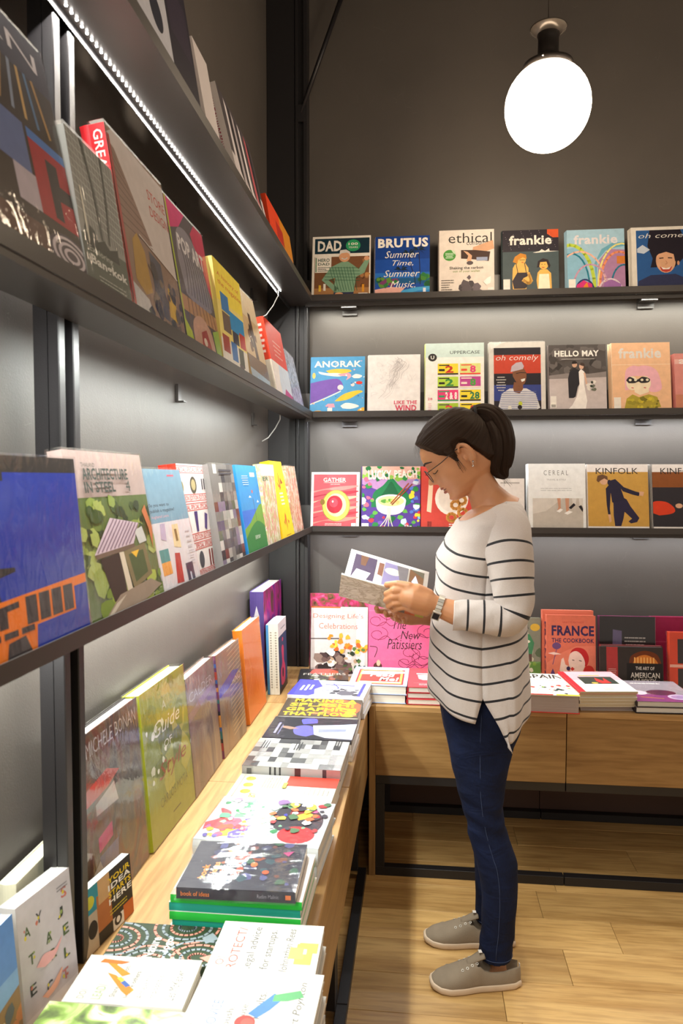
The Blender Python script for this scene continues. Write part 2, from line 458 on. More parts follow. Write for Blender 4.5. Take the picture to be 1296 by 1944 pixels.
MB_ = MB().box((WX + 0.004, BYF, BZ - LIP), (xEnd - 0.0235, CYF - 0.001, BZ)).box((CXR + 0.001, CYF - 0.001, BZ - LIP), (xEnd - 0.0235, -0.002, BZ))
tag(MB_.build('corner_top', TOPL), 'oak corner board joining the left bench to the back bench', 'worktop')

# ---- pendant lamps
GLOBE = emit('opal_globe', GLOBE_COLOR, GLOBE_STRENGTH)
CHROME = plain('chrome_screw', 'd8d6d2', rough=0.2, metal=1.0)
LAMPB = plain('lamp_black', '2a2624', rough=0.28, var=0.1)
RIMG = plain('lamp_smoked_rim', '6a625a', rough=0.25, metal=0.4)
def pendant(loc, label, r=0.121):
    t = thing('pendant_lamp', label, 'lamp', loc, group='opal globe pendant lamps')
    prof = [(r * math.sin(a), -r * math.cos(a)) for a in [math.pi * k / 24 for k in range(1, 21)]]
    MB().lathe([(0.004, -r)] + prof, 40).build('globe', GLOBE, t)
    z0 = prof[-1][1]; rr = prof[-1][0]
    MB().lathe([(rr + 0.006, z0 - 0.008), (rr + 0.012, z0 - 0.004), (rr + 0.010, z0 + 0.012), (rr - 0.006, z0 + 0.022), (0.042, z0 + 0.030), (0.030, z0 + 0.036), (0.029, z0 + 0.085), (0.033, z0 + 0.1), (0.028, z0 + 0.105)], 40).build('lamp_holder', LAMPB, t)
    MB().lathe([(0.031, z0 + 0.096), (0.050, z0 + 0.112), (0.052, z0 + 0.115), (0.032, z0 + 0.104)], 40).build('rim', RIMG, t)
    for k in range(3):
        a = R(250 + 120 * k); p = Vector((math.cos(a) * (rr + 0.011), math.sin(a) * (rr + 0.011), z0 + 0.003))
        MB().tube([p, p + Vector((math.cos(a), math.sin(a), 0)) * 0.008], 0.003, 8).build('screw', CHROME, t)
    MB().tube([(0, 0, z0 + 0.1), (0, 0, ZC - loc[2] - 0.02)], 0.0022, 6).build('cord', plain('lamp_cord', '4a423c', rough=0.6), t)
    MB().lathe([(0.04, ZC - loc[2] - 0.025), (0.045, ZC - loc[2] - 0.02), (0.045, ZC - loc[2] - 0.001)], 24).build('ceiling_rose', LAMPB, t)
    return t
lp = onY(1039, 203, -0.75)
pendant(lp, 'glowing opal globe pendant lamp hanging above the back shelves')
for k, q in enumerate(((1.9, -2.3, lp.z), (0.95, -3.9, lp.z), (2.9, -0.75, lp.z))):  # unseen copies of the pendant, added as fill light for the room
    pendant(q, ('added fill globe lamp out of view on the right', 'added fill globe lamp behind the viewer', 'added fill globe lamp out of view along the back wall')[k])
# ------------------------------------------------------------------ printed matter: flat art, books, stacks
_text_cache = {}
def text_mesh(s, bold=0.0, shear=0.0, space=1.0):
    key = (s, bold, shear, space)
    if key in _text_cache: return _text_cache[key]
    cu = bpy.data.curves.new('lettering', 'FONT'); cu.body = s; cu.size = 1.0
    cu.offset = bold * 0.6; cu.shear = shear; cu.space_character = space + max(0.0, bold) * 1.2; cu.resolution_u = 2; cu.fill_mode = 'BOTH' if hasattr(cu, 'fill_mode') else cu.fill_mode
    cu.dimensions = '2D'
    o = bpy.data.objects.new('lettering', cu); COL.objects.link(o)
    dg = bpy.context.evaluated_depsgraph_get()
    me = o.evaluated_get(dg).to_mesh()
    vs = [(v.co.x, v.co.y) for v in me.vertices]; fs = [tuple(p.vertices) for p in me.polygons]
    o.evaluated_get(dg).to_mesh_clear()
    bpy.data.objects.remove(o); bpy.data.curves.remove(cu)
    if vs:
        x0 = min(v[0] for v in vs); x1 = max(v[0] for v in vs); y0 = min(v[1] for v in vs); y1 = max(v[1] for v in vs)
        vs = [((x - x0) / max(x1 - x0, 1e-6), (y - y0) / max(y1 - y0, 1e-6)) for x, y in vs]
    _text_cache[key] = (vs, fs)
    return vs, fs
def clip_poly(p):
    for ax, lim, sg in ((0, 0, 1), (0, 1, -1), (1, 0, 1), (1, 1, -1)):
        out = []
        for i in range(len(p)):
            a, b = p[i - 1], p[i]
            ia, ib = (a[ax] - lim) * sg >= -1e-9, (b[ax] - lim) * sg >= -1e-9
            if ia != ib:
                k = (lim - a[ax]) / (b[ax] - a[ax])
                out.append((a[0] + (b[0] - a[0]) * k, a[1] + (b[1] - a[1]) * k))
            if ib: out.append(b)
        p = out
        if len(p) < 3: return []
    return p
def art_geometry(art, asp):
    """returns verts (u, v, layer), faces, colours; u and v run 0..1 over the panel, asp = height / width"""
    V = []; Fc = []; C = []; lay = 0
    def poly(p, c, tess=False):
        p = clip_poly(p)
        if len(p) < 3: return
        b = len(V); V.extend((x, y, lay) for x, y in p)
        ar = sum(p[i - 1][0] * p[i][1] - p[i][0] * p[i - 1][1] for i in range(len(p)))
        if tess and len(p) > 4:
            for tr in tessellate_polygon([[Vector((x, y, 0)) for x, y in p]]):
                a, bb, cc = (p[i] for i in tr)
                s = (bb[0] - a[0]) * (cc[1] - a[1]) - (cc[0] - a[0]) * (bb[1] - a[1])
                Fc.append(tuple(b + i for i in (tr if s > 0 else tr[::-1]))); C.append(c)
        else:
            Fc.append(tuple(b + i for i in (range(len(p)) if ar > 0 else reversed(range(len(p)))))); C.append(c)
    for a in art:
        k = a[0]; lay += 1
        if k == 'r': poly([(a[1], a[2]), (a[3], a[2]), (a[3], a[4]), (a[1], a[4])], col(a[5]))
        elif k == 'e':
            n = 22
            poly([(a[1] + a[3] * math.cos(2 * math.pi * i / n), a[2] + a[4] * math.sin(2 * math.pi * i / n)) for i in range(n)], col(a[5]))
        elif k == 'p': poly(list(a[1]), col(a[2]), True)
        elif k == 'l':
            pts = a[1]; w = a[2] / 2; c = col(a[3])
            for i in range(len(pts) - 1):
                (x0, y0), (x1, y1) = pts[i], pts[i + 1]
                dx, dy = x1 - x0, (y1 - y0) * asp; d = math.hypot(dx, dy) or 1e-6
                nx, ny = -dy / d * w, dx / d * w / asp
                ex, ey = dx / d * w * .5, dy / d * w * .5 / asp
                poly([(x0 - ex + nx, y0 - ey + ny), (x0 - ex - nx, y0 - ey - ny), (x1 + ex - nx, y1 + ey - ny), (x1 + ex + nx, y1 + ey + ny)], c)
        elif k in 'tTS':
            s, x0, y0, x1, y1, c = a[1:7]; bold = a[7] if len(a) > 7 else 0.0; sh = a[8] if len(a) > 8 else 0.0
            vs, fs = text_mesh(s, bold, sh); b = len(V); ok = set()
            for i, (x, y) in enumerate(vs):
                if k == 'T': x, y = 1 - y, x                 # reads upwards
                if k == 'S': x, y = y, 1 - x                 # reads downwards, as on spines
                px, py = x0 + x * (x1 - x0), y0 + y * (y1 - y0)
                if -1e-6 <= px <= 1 + 1e-6 and -1e-6 <= py <= 1 + 1e-6: ok.add(i)
                V.append((px, py, lay))
            for f in fs:
                if all(i in ok for i in f): Fc.append(tuple(b + i for i in f)); C.append(col(c))
    return V, Fc, C
def art_mat():
    m, nt, N, L, P = new_mat('print_ink')
    at = N.new('ShaderNodeAttribute'); at.attribute_name = 'ink'
    nz = N.new('ShaderNodeTexNoise'); nz.inputs['Scale'].default_value = 60; nz.inputs['Detail'].default_value = 3
    tc = N.new('ShaderNodeTexCoord'); L.new(tc.outputs['Object'], nz.inputs['Vector'])
    mr = N.new('ShaderNodeMapRange'); mr.inputs[3].default_value = 0.86; mr.inputs[4].default_value = 1.12
    L.new(nz.outputs['Fac'], mr.inputs[0])
    hs = N.new('ShaderNodeHueSaturation'); L.new(at.outputs['Color'], hs.inputs['Color']); L.new(mr.outputs[0], hs.inputs['Value'])
    L.new(hs.outputs[0], P.inputs['Base Color'])
    P.inputs['Roughness'].default_value = 0.5; P.inputs['Specular IOR Level'].default_value = 0.22
    return m
INK = art_mat()
LAYER = 0.000022
def print_obj(name, art, w, h, fn, parent):
    """fn maps (metres right, metres up, metres out of the sheet) to local space"""
    V, Fc, C = art_geometry(art, h / w)
    if not Fc: return None
    me = bpy.data.meshes.new(name)
    me.from_pydata([fn(u * w, v * h, 0.00012 + l * LAYER) for u, v, l in V], [], Fc)
    me.materials.append(INK)
    ca = me.color_attributes.new('ink', 'FLOAT_COLOR', 'CORNER')
    data = []
    for f, c in zip(Fc, C): data += list(c) * len(f)
    ca.data.foreach_set('color', data)
    me.update()
    return link(name, me, parent)
def gloss(name, c, rough=0.5):
    return plain(name, c, rough=rough, spec=0.22, var=0.03, vscale=30)
_pc = {}
def cover_mat(c):
    if not isinstance(c, str): return c
    k = _named.get(c, c)
    if k not in _pc: _pc[k] = gloss('cover_' + k, c)
    return _pc[k]
def photo(name, cols, scale=18.0, dist=1.0, stretch=(1, 1, 1), detail=4, rough=0.3, soft=True):
    """printed picture: clouded patches of a few colours"""
    if name in _mats: return _mats[name]
    m, nt, N, L, P = new_mat(name)
    tc = N.new('ShaderNodeTexCoord'); mp = N.new('ShaderNodeMapping'); mp.inputs['Scale'].default_value = stretch
    L.new(tc.outputs['Object'], mp.inputs['Vector'])
    n = N.new('ShaderNodeTexNoise'); n.inputs['Scale'].default_value = scale; n.inputs['Detail'].default_value = detail; n.inputs['Distortion'].default_value = dist
    L.new(mp.outputs[0], n.inputs['Vector'])
    r = N.new('ShaderNodeValToRGB'); r.color_ramp.interpolation = 'LINEAR' if soft else 'CONSTANT'
    k = len(cols)
    for i, c in enumerate(cols):
        pos = 0.28 + 0.44 * i / max(k - 1, 1)
        if i < 2: e = r.color_ramp.elements[i]; e.position = pos
        else: e = r.color_ramp.elements.new(pos)
        e.color = col(c)
    L.new(n.outputs['Fac'], r.inputs['Fac']); L.new(r.outputs[0], P.inputs['Base Color'])
    P.inputs['Roughness'].default_value = max(rough, 0.45); P.inputs['Specular IOR Level'].default_value = 0.25
    _mats[name] = m
    return m
def pages_mat(name, c, line):
    if name in _mats: return _mats[name]
    m, nt, N, L, P = new_mat(name)
    tc = N.new('ShaderNodeTexCoord'); mp = N.new('ShaderNodeMapping'); mp.inputs['Scale'].default_value = (1, 900, 1)
    L.new(tc.outputs['Object'], mp.inputs['Vector'])
    n = N.new('ShaderNodeTexNoise'); n.inputs['Scale'].default_value = 1.5; n.inputs['Detail'].default_value = 3
    L.new(mp.outputs[0], n.inputs['Vector'])
    r = N.new('ShaderNodeValToRGB'); r.color_ramp.elements[0].position = 0.35; r.color_ramp.elements[0].color = col(line)
    r.color_ramp.elements[1].position = 0.55; r.color_ramp.elements[1].color = col(c)
    L.new(n.outputs['Fac'], r.inputs['Fac']); L.new(r.outputs[0], P.inputs['Base Color'])
    P.inputs['Roughness'].default_value = 0.8
    b = N.new('ShaderNodeBump'); b.inputs['Strength'].default_value = 0.3; b.inputs['Distance'].default_value = 0.0006
    L.new(n.outputs['Fac'], b.inputs['Height']); L.new(b.outputs[0], P.inputs['Normal'])
    _mats[name] = m
    return m
PAGES = pages_mat('page_edges', 'f1ede4', 'cfc8ba')
PAGES_OLD = pages_mat('page_edges_buff', 'd3c3a4', 'a8977a')
def film_mat():
    m, nt, N, L, P = new_mat('clear_film')
    tr = N.new('ShaderNodeBsdfTransparent'); tr.inputs[0].default_value = (0.97, 0.97, 0.97, 1)
    gl = N.new('ShaderNodeBsdfGlossy'); gl.inputs['Roughness'].default_value = 0.06; gl.inputs['Color'].default_value = (1, 1, 1, 1)
    fr = N.new('ShaderNodeFresnel'); fr.inputs['IOR'].default_value = 1.45
    tc = N.new('ShaderNodeTexCoord'); mp = N.new('ShaderNodeMapping'); mp.inputs['Scale'].default_value = (14, 14, 6); mp.inputs['Rotation'].default_value = (0.2, 0.5, 0.3)
    L.new(tc.outputs['Object'], mp.inputs['Vector'])
    n = N.new('ShaderNodeTexNoise'); n.inputs['Scale'].default_value = 2.2; n.inputs['Detail'].default_value = 3; n.inputs['Distortion'].default_value = 2.2
    L.new(mp.outputs[0], n.inputs['Vector'])
    b = N.new('ShaderNodeBump'); b.inputs['Strength'].default_value = 0.22; b.inputs['Distance'].default_value = 0.004
    L.new(n.outputs['Fac'], b.inputs['Height'])
    L.new(b.outputs[0], gl.inputs['Normal']); L.new(b.outputs[0], fr.inputs['Normal'])
    mx = N.new('ShaderNodeMixShader')
    cl = N.new('ShaderNodeMath'); cl.operation = 'MINIMUM'; cl.inputs[1].default_value = 0.13; L.new(fr.outputs[0], cl.inputs[0])
    L.new(cl.outputs[0], mx.inputs[0]); L.new(tr.outputs[0], mx.inputs[1]); L.new(gl.outputs[0], mx.inputs[2])
    L.new(mx.outputs[0], nt.nodes['Material Output'].inputs['Surface'])
    return m
FILM = film_mat()

def book_parts(t, w, h, th, base, spine, art=None, hard=False, spine_art=None, back=None, pages=None, wrap=False):
    """local frame: x right, z up, the front cover faces -y; x 0..w, y -th..0, z 0..h; the spine is at x = 0"""
    ct = 0.0024 if hard else 0.0007
    ins = 0.0035 if hard else 0.0006
    pages = pages or PAGES
    front = cover_mat(base); sp = cover_mat(spine if spine is not None else base)
    mb = MB()
    bv = min(ct * 0.4, 0.0008)
    mb.box((0, -th, 0), (w, -th + ct, h), 0, bv if hard else 0)
    mb.box((0, -ct, 0), (w, 0, h), 1, bv if hard else 0)
    if th > 2.2 * ct:
        n = 6; r = min(0.004, th * 0.2) if hard else 0.0008
        prof = []
        for i in range(n + 1):
            q = i / n; prof.append((-r * math.sin(math.pi * q), -th + ct * .1 + (th - ct * .2) * q))
        rings = [[(x, y, z) for x, y in prof] + [(ct, -ct * .1, z), (ct, -th + ct * .1, z)] for z in (0.0002, h - 0.0002)]
        mb.rings(rings, 1, True, False)
    cov = mb.build('cover', [front, sp], t)
    fix_normals(cov.data)
    if th > 2.2 * ct:
        MB().box((ct, -th + ct, ins), (w - ins, -ct, h - ins)).build('page_block', pages, t)
    if art: print_obj('cover_print', art, w, h, lambda a, b, n: (a, -th - n, b), cov)
    if spine_art: print_obj('spine_print', spine_art, th, h, lambda a, b, n: (-n - (min(0.004, th * 0.2) if hard else 0.0008), -a, b) , cov)
    if wrap:
        e = 0.0012; mb = MB()
        mb.box((-e - 0.004, -th - e - 0.0006, -0.0003), (w + e, e * 0.3, h + e * 2.2))
        mb.build('plastic_sleeve', FILM, t)
def book(name, label, cat, w, h, th, loc, rot, base, art=None, spine=None, hard=False, wrap=False, spine_art=None, group=None, pages=None, back=None):
    t = thing(name, label, cat, loc, rot, group)
    book_parts(t, w, h, th, base, spine, art, hard, spine_art, back, pages, wrap)
    return t
_copy_cache = {}
def plain_copy(name, label, cat, w, h, th, loc, rot, base, spine=None, group=None, pages=None, hard=False):
    """a copy of which the photograph shows only the edges"""
    t = thing(name, label, cat, loc, rot, group)
    book_parts(t, w, h, th, base, spine, None, hard, None, None, pages, False)
    return t

_ord = ('nearest', 'second', 'third', 'fourth', 'fifth', 'sixth')
def copy_name(k, where, label):
    w = label.split()[:11]
    while w[-1] in ('a', 'the', 'in', 'on', 'of', 'with', 'and', 'under', 'an', 'above', 'its', 'by', 'at', 'behind', 'clear', 'red', 'top', 'two', 'pale', 'grey', 'black'): w.pop()
    return '%s copy %s the %s' % (_ord[k], where, ' '.join(w))
LEAN = R(9.5)
def stand_back(z, u0, u1, vt, label, base, art, th=0.006, copies=0, name='magazine', cat='magazine', spine=None, lean=LEAN, front=None, group='magazines on the back wall shelves', copy_label=None, lift=None, wrap=False, hard=False, pages=None, spine_art=None, shift=0.0):
    """front-facing magazine on a back shelf from its left/right bottom pixels and its top edge"""
    yf = -SF + 0.006 if front is None else front
    zb = z + 0.0045
    vb = 905 - (zb - 1.35) * 470
    x0 = onY(u0, vb, yf).x; x1 = onY(u1, vb, yf).x
    h = 0.25
    for _ in range(4):
        zt = onY((u0 + u1) / 2, vt, yf + h * math.sin(lean)).z
        h = (zt - zb) / math.cos(lean)
    w = x1 - x0
    # the thing's own base point is the lower back edge, so shift by the thickness
    o = book(name, label, cat, w, h, th, (x0, yf + th * math.cos(lean), zb + 0.0003), (-lean, 0, 0), base, art, spine, hard, wrap, spine_art, group, pages)
    for k in range(copies):
        off = th * (k + 2) + 0.0006 * (k + 1)
        plain_copy(name, copy_name(k, 'behind', copy_label or label), cat, w, h * (1 - 0.004 * (k % 3)), th, (x0 - 0.0018 * (k + 1), yf + th * math.cos(lean) + (off - th) / math.cos(lean), zb + 0.0003), (-lean, 0, 0), base, spine, 'spare copies behind the front magazines', pages)
    return o
def stand_left(bl, br, tl, label, base, art, th=0.02, spine=None, hard=False, wrap=False, spine_art=None, name='book', cat='book', plane=None, group='books on the left wall shelves', pages=None, lean=None, h=None, ext=0.0):
    """front-facing book on a left shelf: bottom-left, bottom-right and top-left pixels of its cover"""
    xf = SF - 0.006 if plane is None else plane
    a = onX(bl[0], bl[1], xf); b = onX(br[0], br[1], xf)
    tp = onY(tl[0], tl[1], a.y)
    ln = math.atan2(xf - tp.x, tp.z - a.z) if lean is None else lean
    ln = max(R(3), min(R(15), ln))
    hh = (tp.z - a.z) / math.cos(ln) if h is None else h
    zb = a.z
    for Z in (Z1, Z2, Z3):
        if abs(zb - Z) < 0.06: zb = Z + 0.0045
    if h is None: hh = (tp.z - zb) / math.cos(ln)
    # base corner is the lower back edge
    return book(name, label, cat, b.y - a.y + ext, hh, th, (xf - th * math.cos(ln), a.y, zb + 0.0003), (-ln, 0, R(90)), base, art, spine, hard, wrap, spine_art, group, pages)
def stand_bench_left(bl, br, top_v, label, base, art, th=0.025, lean=R(6), spine=None, hard=True, wrap=False, spine_art=None, name='book', cat='book', pages=None, yaw=None):
    a = onZ(bl[0], bl[1], BZ); b = onZ(br[0], br[1], BZ)
    d = b - a; w = d.length
    rz = math.atan2(d.y, d.x) if yaw is None else yaw
    h = 0.28
    nrm = Vector((-math.sin(rz), math.cos(rz), 0))        # points back towards the wall
    for _ in range(4):
        q = a + nrm * (h * math.sin(lean))
        dd = ray(top_v[0], top_v[1]); tt = (q.y - CAM.y) / dd.y
        h = ((CAM + dd * tt).z - BZ) / math.cos(lean)
    loc = a + nrm * (th * math.cos(lean)); loc.z = BZ + 0.0004
    return book(name, label, cat, w, h, th, loc, (-lean, 0, rz), base, art, spine, hard, wrap, spine_art, 'books standing on the left bench', pages)
def flat(nl, nr, fl, ztop, th, label, base, art, turned=True, spine=None, hard=False, wrap=False, spine_art=None, name='book', cat='book', group='books lying on the left bench', copies=0, copy_th=None, copy_label=None, copy_base=None, copy_spine=None, jitter=0.004, pages=None, seed=1):
    """flat book from the near-left, near-right and far-left pixels of its top cover at height ztop above the bench;
    turned: the spine faces the viewer and the title reads away from the viewer"""
    z = BZ + ztop
    a = onZ(nl[0], nl[1], z); b = onZ(nr[0], nr[1], z); c = onZ(fl[0], fl[1], z)
    ex = b - a; rz = math.atan2(ex.y, ex.x)
    n = Vector((-math.sin(rz), math.cos(rz), 0)); depth = (c - a).dot(n); width = ex.length
    rnd = random.Random(seed)
    def place(lab, b0, ar, zt, t_, sp, spa, dx, dy, dr, copy, hardc, wr):
        if turned:       # local x runs away from the viewer, local z runs to the left
            w, h = depth, width
            org = b + ex.normalized() * dx + n * dy
            loc = (org.x, org.y, zt - t_); rot = (R(-90), 0, rz + R(90) + dr)
        else:
            w, h = width, depth
            org = a + ex.normalized() * dx + n * dy
            loc = (org.x, org.y, zt - t_); rot = (R(-90), 0, rz + dr)
        if copy: return plain_copy(name, lab, cat, w, h, t_, loc, rot, b0, sp, group, pages, hardc)
        return book(name, lab, cat, w, h, t_, loc, rot, b0, ar, sp, hardc, wr, spa, group, pages)
    o = place(label, base, art, z, th, spine, spine_art, 0, 0, 0, False, hard, wrap)
    zt = z - th - 0.0004
    ct = copy_th or th
    for k in range(copies):
        cb = copy_base or base
        if isinstance(cb, (list, tuple)): cb = cb[k % len(cb)]
        cs = copy_spine if copy_spine is not None else spine
        if isinstance(cs, (list, tuple)): cs = cs[k % len(cs)]
        place(copy_name(k, 'under', label) if not copy_label else _ord[k].replace('nearest', 'topmost') + ' ' + copy_label, cb, None, zt, ct, cs, None, rnd.uniform(-jitter, jitter), rnd.uniform(-jitter, jitter), R(rnd.uniform(-.6, .6)), True, hard, False)
        zt -= ct + 0.0004
    if zt - BZ > 0.004 and copies == 0: pass
    return o
def lines(x0, y0, x1, y1, n, c, fill=0.45, rag=0.25, seed=1, align='l'):
    """rows of small print too fine to read"""
    r = random.Random(seed); out = []; dh = (y1 - y0) / n
    for i in range(n):
        yy = y1 - (i + 1) * dh; ww = (x1 - x0) * (1 - rag * r.random())
        xs = x0 if align == 'l' else (x0 + (x1 - x0 - ww) / 2 if align == 'c' else x1 - ww)
        x = xs
        while x < xs + ww - 0.005:
            k = min((x1 - x0) * (0.06 + 0.14 * r.random()), xs + ww - x)
            out.append(('r', x, yy, x + k * 0.86, yy + dh * fill, c)); x += k
    return out
def barcode(x, y, w=0.12, h=0.11, bg='white'):
    out = [('r', x, y, x + w, y + h, bg)]; r = random.Random(3); q = x + w * .12
    while q < x + w * .85:
        k = w * (0.02 + 0.05 * r.random()); out.append(('r', q, y + h * .1, q + k, y + h * .6, 'black')); q += k + w * .04
    return out
def blobs(n, cols, seed, x0=0, y0=0, x1=1, y1=1, s0=.03, s1=.12, k=7):
    r = random.Random(seed); out = []
    for i in range(n):
        cx, cy = r.uniform(x0, x1), r.uniform(y0, y1); s = r.uniform(s0, s1); ph = r.random() * 6
        pts = [(cx + s * (0.55 + .6 * r.random()) * math.cos(ph + 2 * math.pi * j / k), cy + s * .75 * (0.55 + .6 * r.random()) * math.sin(ph + 2 * math.pi * j / k)) for j in range(k)]
        out.append(('p', pts, r.choice(cols)))
    return out
def curve(pts, n=8):
    """Catmull-Rom through the points"""
    out = []
    P = [pts[0]] + list(pts) + [pts[-1]]
    for i in range(1, len(P) - 2):
        for j in range(n):
            t = j / n; a, b, c, d = P[i - 1], P[i], P[i + 1], P[i + 2]
            out.append(tuple(0.5 * (2 * b[k] + (c[k] - a[k]) * t + (2 * a[k] - 5 * b[k] + 4 * c[k] - d[k]) * t * t + (3 * b[k] - a[k] - 3 * c[k] + d[k]) * t ** 3) for k in (0, 1)))
    out.append(tuple(pts[-1])); return out
# ------------------------------------------------------------------ back wall: magazines, top shelf
def fig(parts): return parts
DAD = [('r', 0, 0, 1, 1, 'efe9df'), ('r', .04, .72, .98, .965, '16323f'), ('t', 'DAD', .09, .76, .50, .93, 'efe9df', .06),
       ('e', .70, .845, .125, .095, '2e9a63'), ('t', '100', .62, .85, .78, .89, 'efe9df', .03), ('t', 'YEARS', .62, .80, .78, .83, 'efe9df'),
       ('r', .04, .01, .98, .67, '7a5236')] + blobs(26, ['5d3b26', '94653f', 'a8764a', '47301f', 'c08a52'], 3, .3, .18, .95, .64, .02, .06) + \
      [('r', .04, .06, .98, .17, 'a97a4e'), ('r', .12, .12, .16, .22, 'e2b93c'), ('r', .20, .13, .24, .24, 'e6e2da'), ('r', .86, .10, .90, .22, 'd9962e'),
       ('r', .05, .42, .33, .67, 'efe9df'), ('r', .06, .43, .075, .66, '2f7a50'), ('t', 'HERO', .10, .59, .30, .645, '1f4a3c', .03), ('t', 'DAD', .10, .535, .30, .575, '1f4a3c', .03)] + \
      lines(.10, .44, .30, .52, 3, '55524e', .4, .4, 2) + \
      [('p', [(.32, .50), (.50, .58), (.62, .585), (.72, .52), (.80, .46), (.92, .62), (.985, .60), (.90, .40), (.76, .34), (.72, .10), (.38, .10), (.40, .33), (.28, .30), (.46, .16), (.40, .10), (.17, .30)], '7fa487'),
       ('p', [(.38, .10), (.72, .10), (.72, .01), (.38, .01)], '343a56'), ('e', .47, .07, .07, .03, 'd8a079'), ('e', .935, .63, .045, .035, 'd8a079'),
       ('e', .555, .665, .095, .085, 'd8a079'), ('p', [(.46, .68), (.48, .77), (.58, .78), (.65, .74), (.65, .70), (.60, .73), (.50, .72)], 'd9d6d0'),
       ('l', curve([(.51, .64), (.56, .625), (.60, .645)], 4), .02, 'f4efe8')] + \
      [('l', [(.30 + .05 * i, .50), (.42 + .045 * i, .12)], .008, '2f5f46') for i in range(9)] + [('l', [(.22, .30 + .05 * i), (.82, .28 + .05 * i)], .008, '2f5f46') for i in range(5)] + barcode(.80, .012, .16, .07)
stand_back(Z1, 591, 702, 449, 'magazine with a grey-haired man in a green checked shirt on its cover', 'efe9df', DAD, .006, 3)
BRU = [('r', 0, 0, 1, 1, '1e4fa8'), ('r', 0, .62, 1, 1, '17408f'), ('r', 0, .30, 1, .40, '2a6fc2'), ('r', 0, .22, 1, .31, '1c5a8c'),
       ('p', [(0, .0), (0, .13), (.3, .17), (.55, .15), (.45, .05), (.40, 0)], 'e9b3a8'), ('p', [(.40, 0), (.5, .11), (.75, .155), (1, .17), (1, 0)], '49a7dd'), ('p', [(.55, 0), (.62, .06), (.8, .10), (1, .11), (1, 0)], '2f86cc')] + \
      blobs(16, ['2f7a43', '1f5c39', '5e8f3c', '7c3f6c'], 5, 0, .16, .4, .32, .04, .09) + blobs(10, ['2f7a43', '1f5c39', '4c8a3c'], 6, .82, .18, 1, .36, .04, .08) + \
      [('l', curve([(.62, .70), (.66, .5), (.72, .35), (.74, .2)]), .012, '2b2a3a'), ('l', curve([(.80, .74), (.82, .5), (.83, .2)]), .012, '2b2a3a')]
for cx, cy in ((.62, .71), (.80, .76), (.48, .44)):
    BRU += [('p', [(cx, cy), (cx + dx * .5, cy + dy * .6 + .02), (cx + dx, cy + dy - .01), (cx + dx * .5, cy + dy * .4)], '1b2c33') for dx, dy in ((-.14, .02), (-.10, .06), (.12, .05), (.14, .0), (.06, .08), (-.12, -.05), (.11, -.06))]
BRU += [('t', 'BRUTUS', .05, .81, .97, .965, 'f6f2ea', .07), ('t', 'Summer', .18, .64, .80, .755, 'f6f2ea', -.005, .35), ('t', 'Time,', .32, .50, .70, .60, 'f6f2ea', -.005, .35),
        ('t', 'Summer', .16, .33, .82, .44, 'f6f2ea', -.005, .35), ('t', 'Music.', .28, .15, .74, .26, 'f6f2ea', -.005, .35), ('r', .88, .01, .93, .14, 'e6eefa')]
stand_back(Z1, 711, 815, 449, 'blue magazine with palms and a swimming pool under white script', '1e4fa8', BRU, .006, 3, spine='e9e4dc')
ETH = [('r', 0, 0, 1, 1, 'e9dfd6'), ('t', 'ethical', .17, .80, .96, .955, '3a3734', -.004), ('t', 'consumer', .50, .765, .95, .815, '4a4744'),
       ('e', .19, .615, .115, .085, '4f9a45'), ('p', [(.30, .62), (.29, .68), (.22, .70), (.25, .66)], 'cfe3c4')] + lines(.11, .57, .27, .66, 4, 'd6ecd0', .5, .3, 3, 'c') + \
      [('p', [(.62, .73), (.98, .83), (1, .70), (.74, .63), (.60, .65)], 'd9a986'), ('p', [(.40, .69), (.66, .685), (.93, .655), (.90, .51), (.62, .545), (.40, .56)], '47332c'), ('r', .68, .52, .88, .575, '9aa7c6'),
       ('p', [(.44, .68), (.52, .66), (.60, .60), (.58, .50), (.50, .52), (.53, .6)], 'dcae8c'), ('e', .56, .49, .06, .03, '5a5054'),
       ('t', 'Shaking the carbon', .19, .385, .80, .44, '35322f', .02), ('t', 'out of your wallet', .25, .34, .74, .385, '7f9a4a', .0),
       ('p', [(.50, .27), (.55, .31), (.58, .27), (.55, .23)], '6a5f66')] + blobs(14, ['4a4248', '5c5258', '6b6068', '39333a'], 8, .44, .02, .74, .18, .05, .10) + \
      lines(.04, .05, .30, .26, 6, '6c665f', .35, .5, 4) + [('p', [(.80, .2), (.88, .26), (.94, .28), (.93, .18), (.86, .14)], 'fbf8f4')] + barcode(.88, .01, .10, .10)
stand_back(Z1, 833, 938, 437, 'cream magazine showing a hand with a wallet above lumps of coal', 'e9dfd6', ETH, .0055, 2)
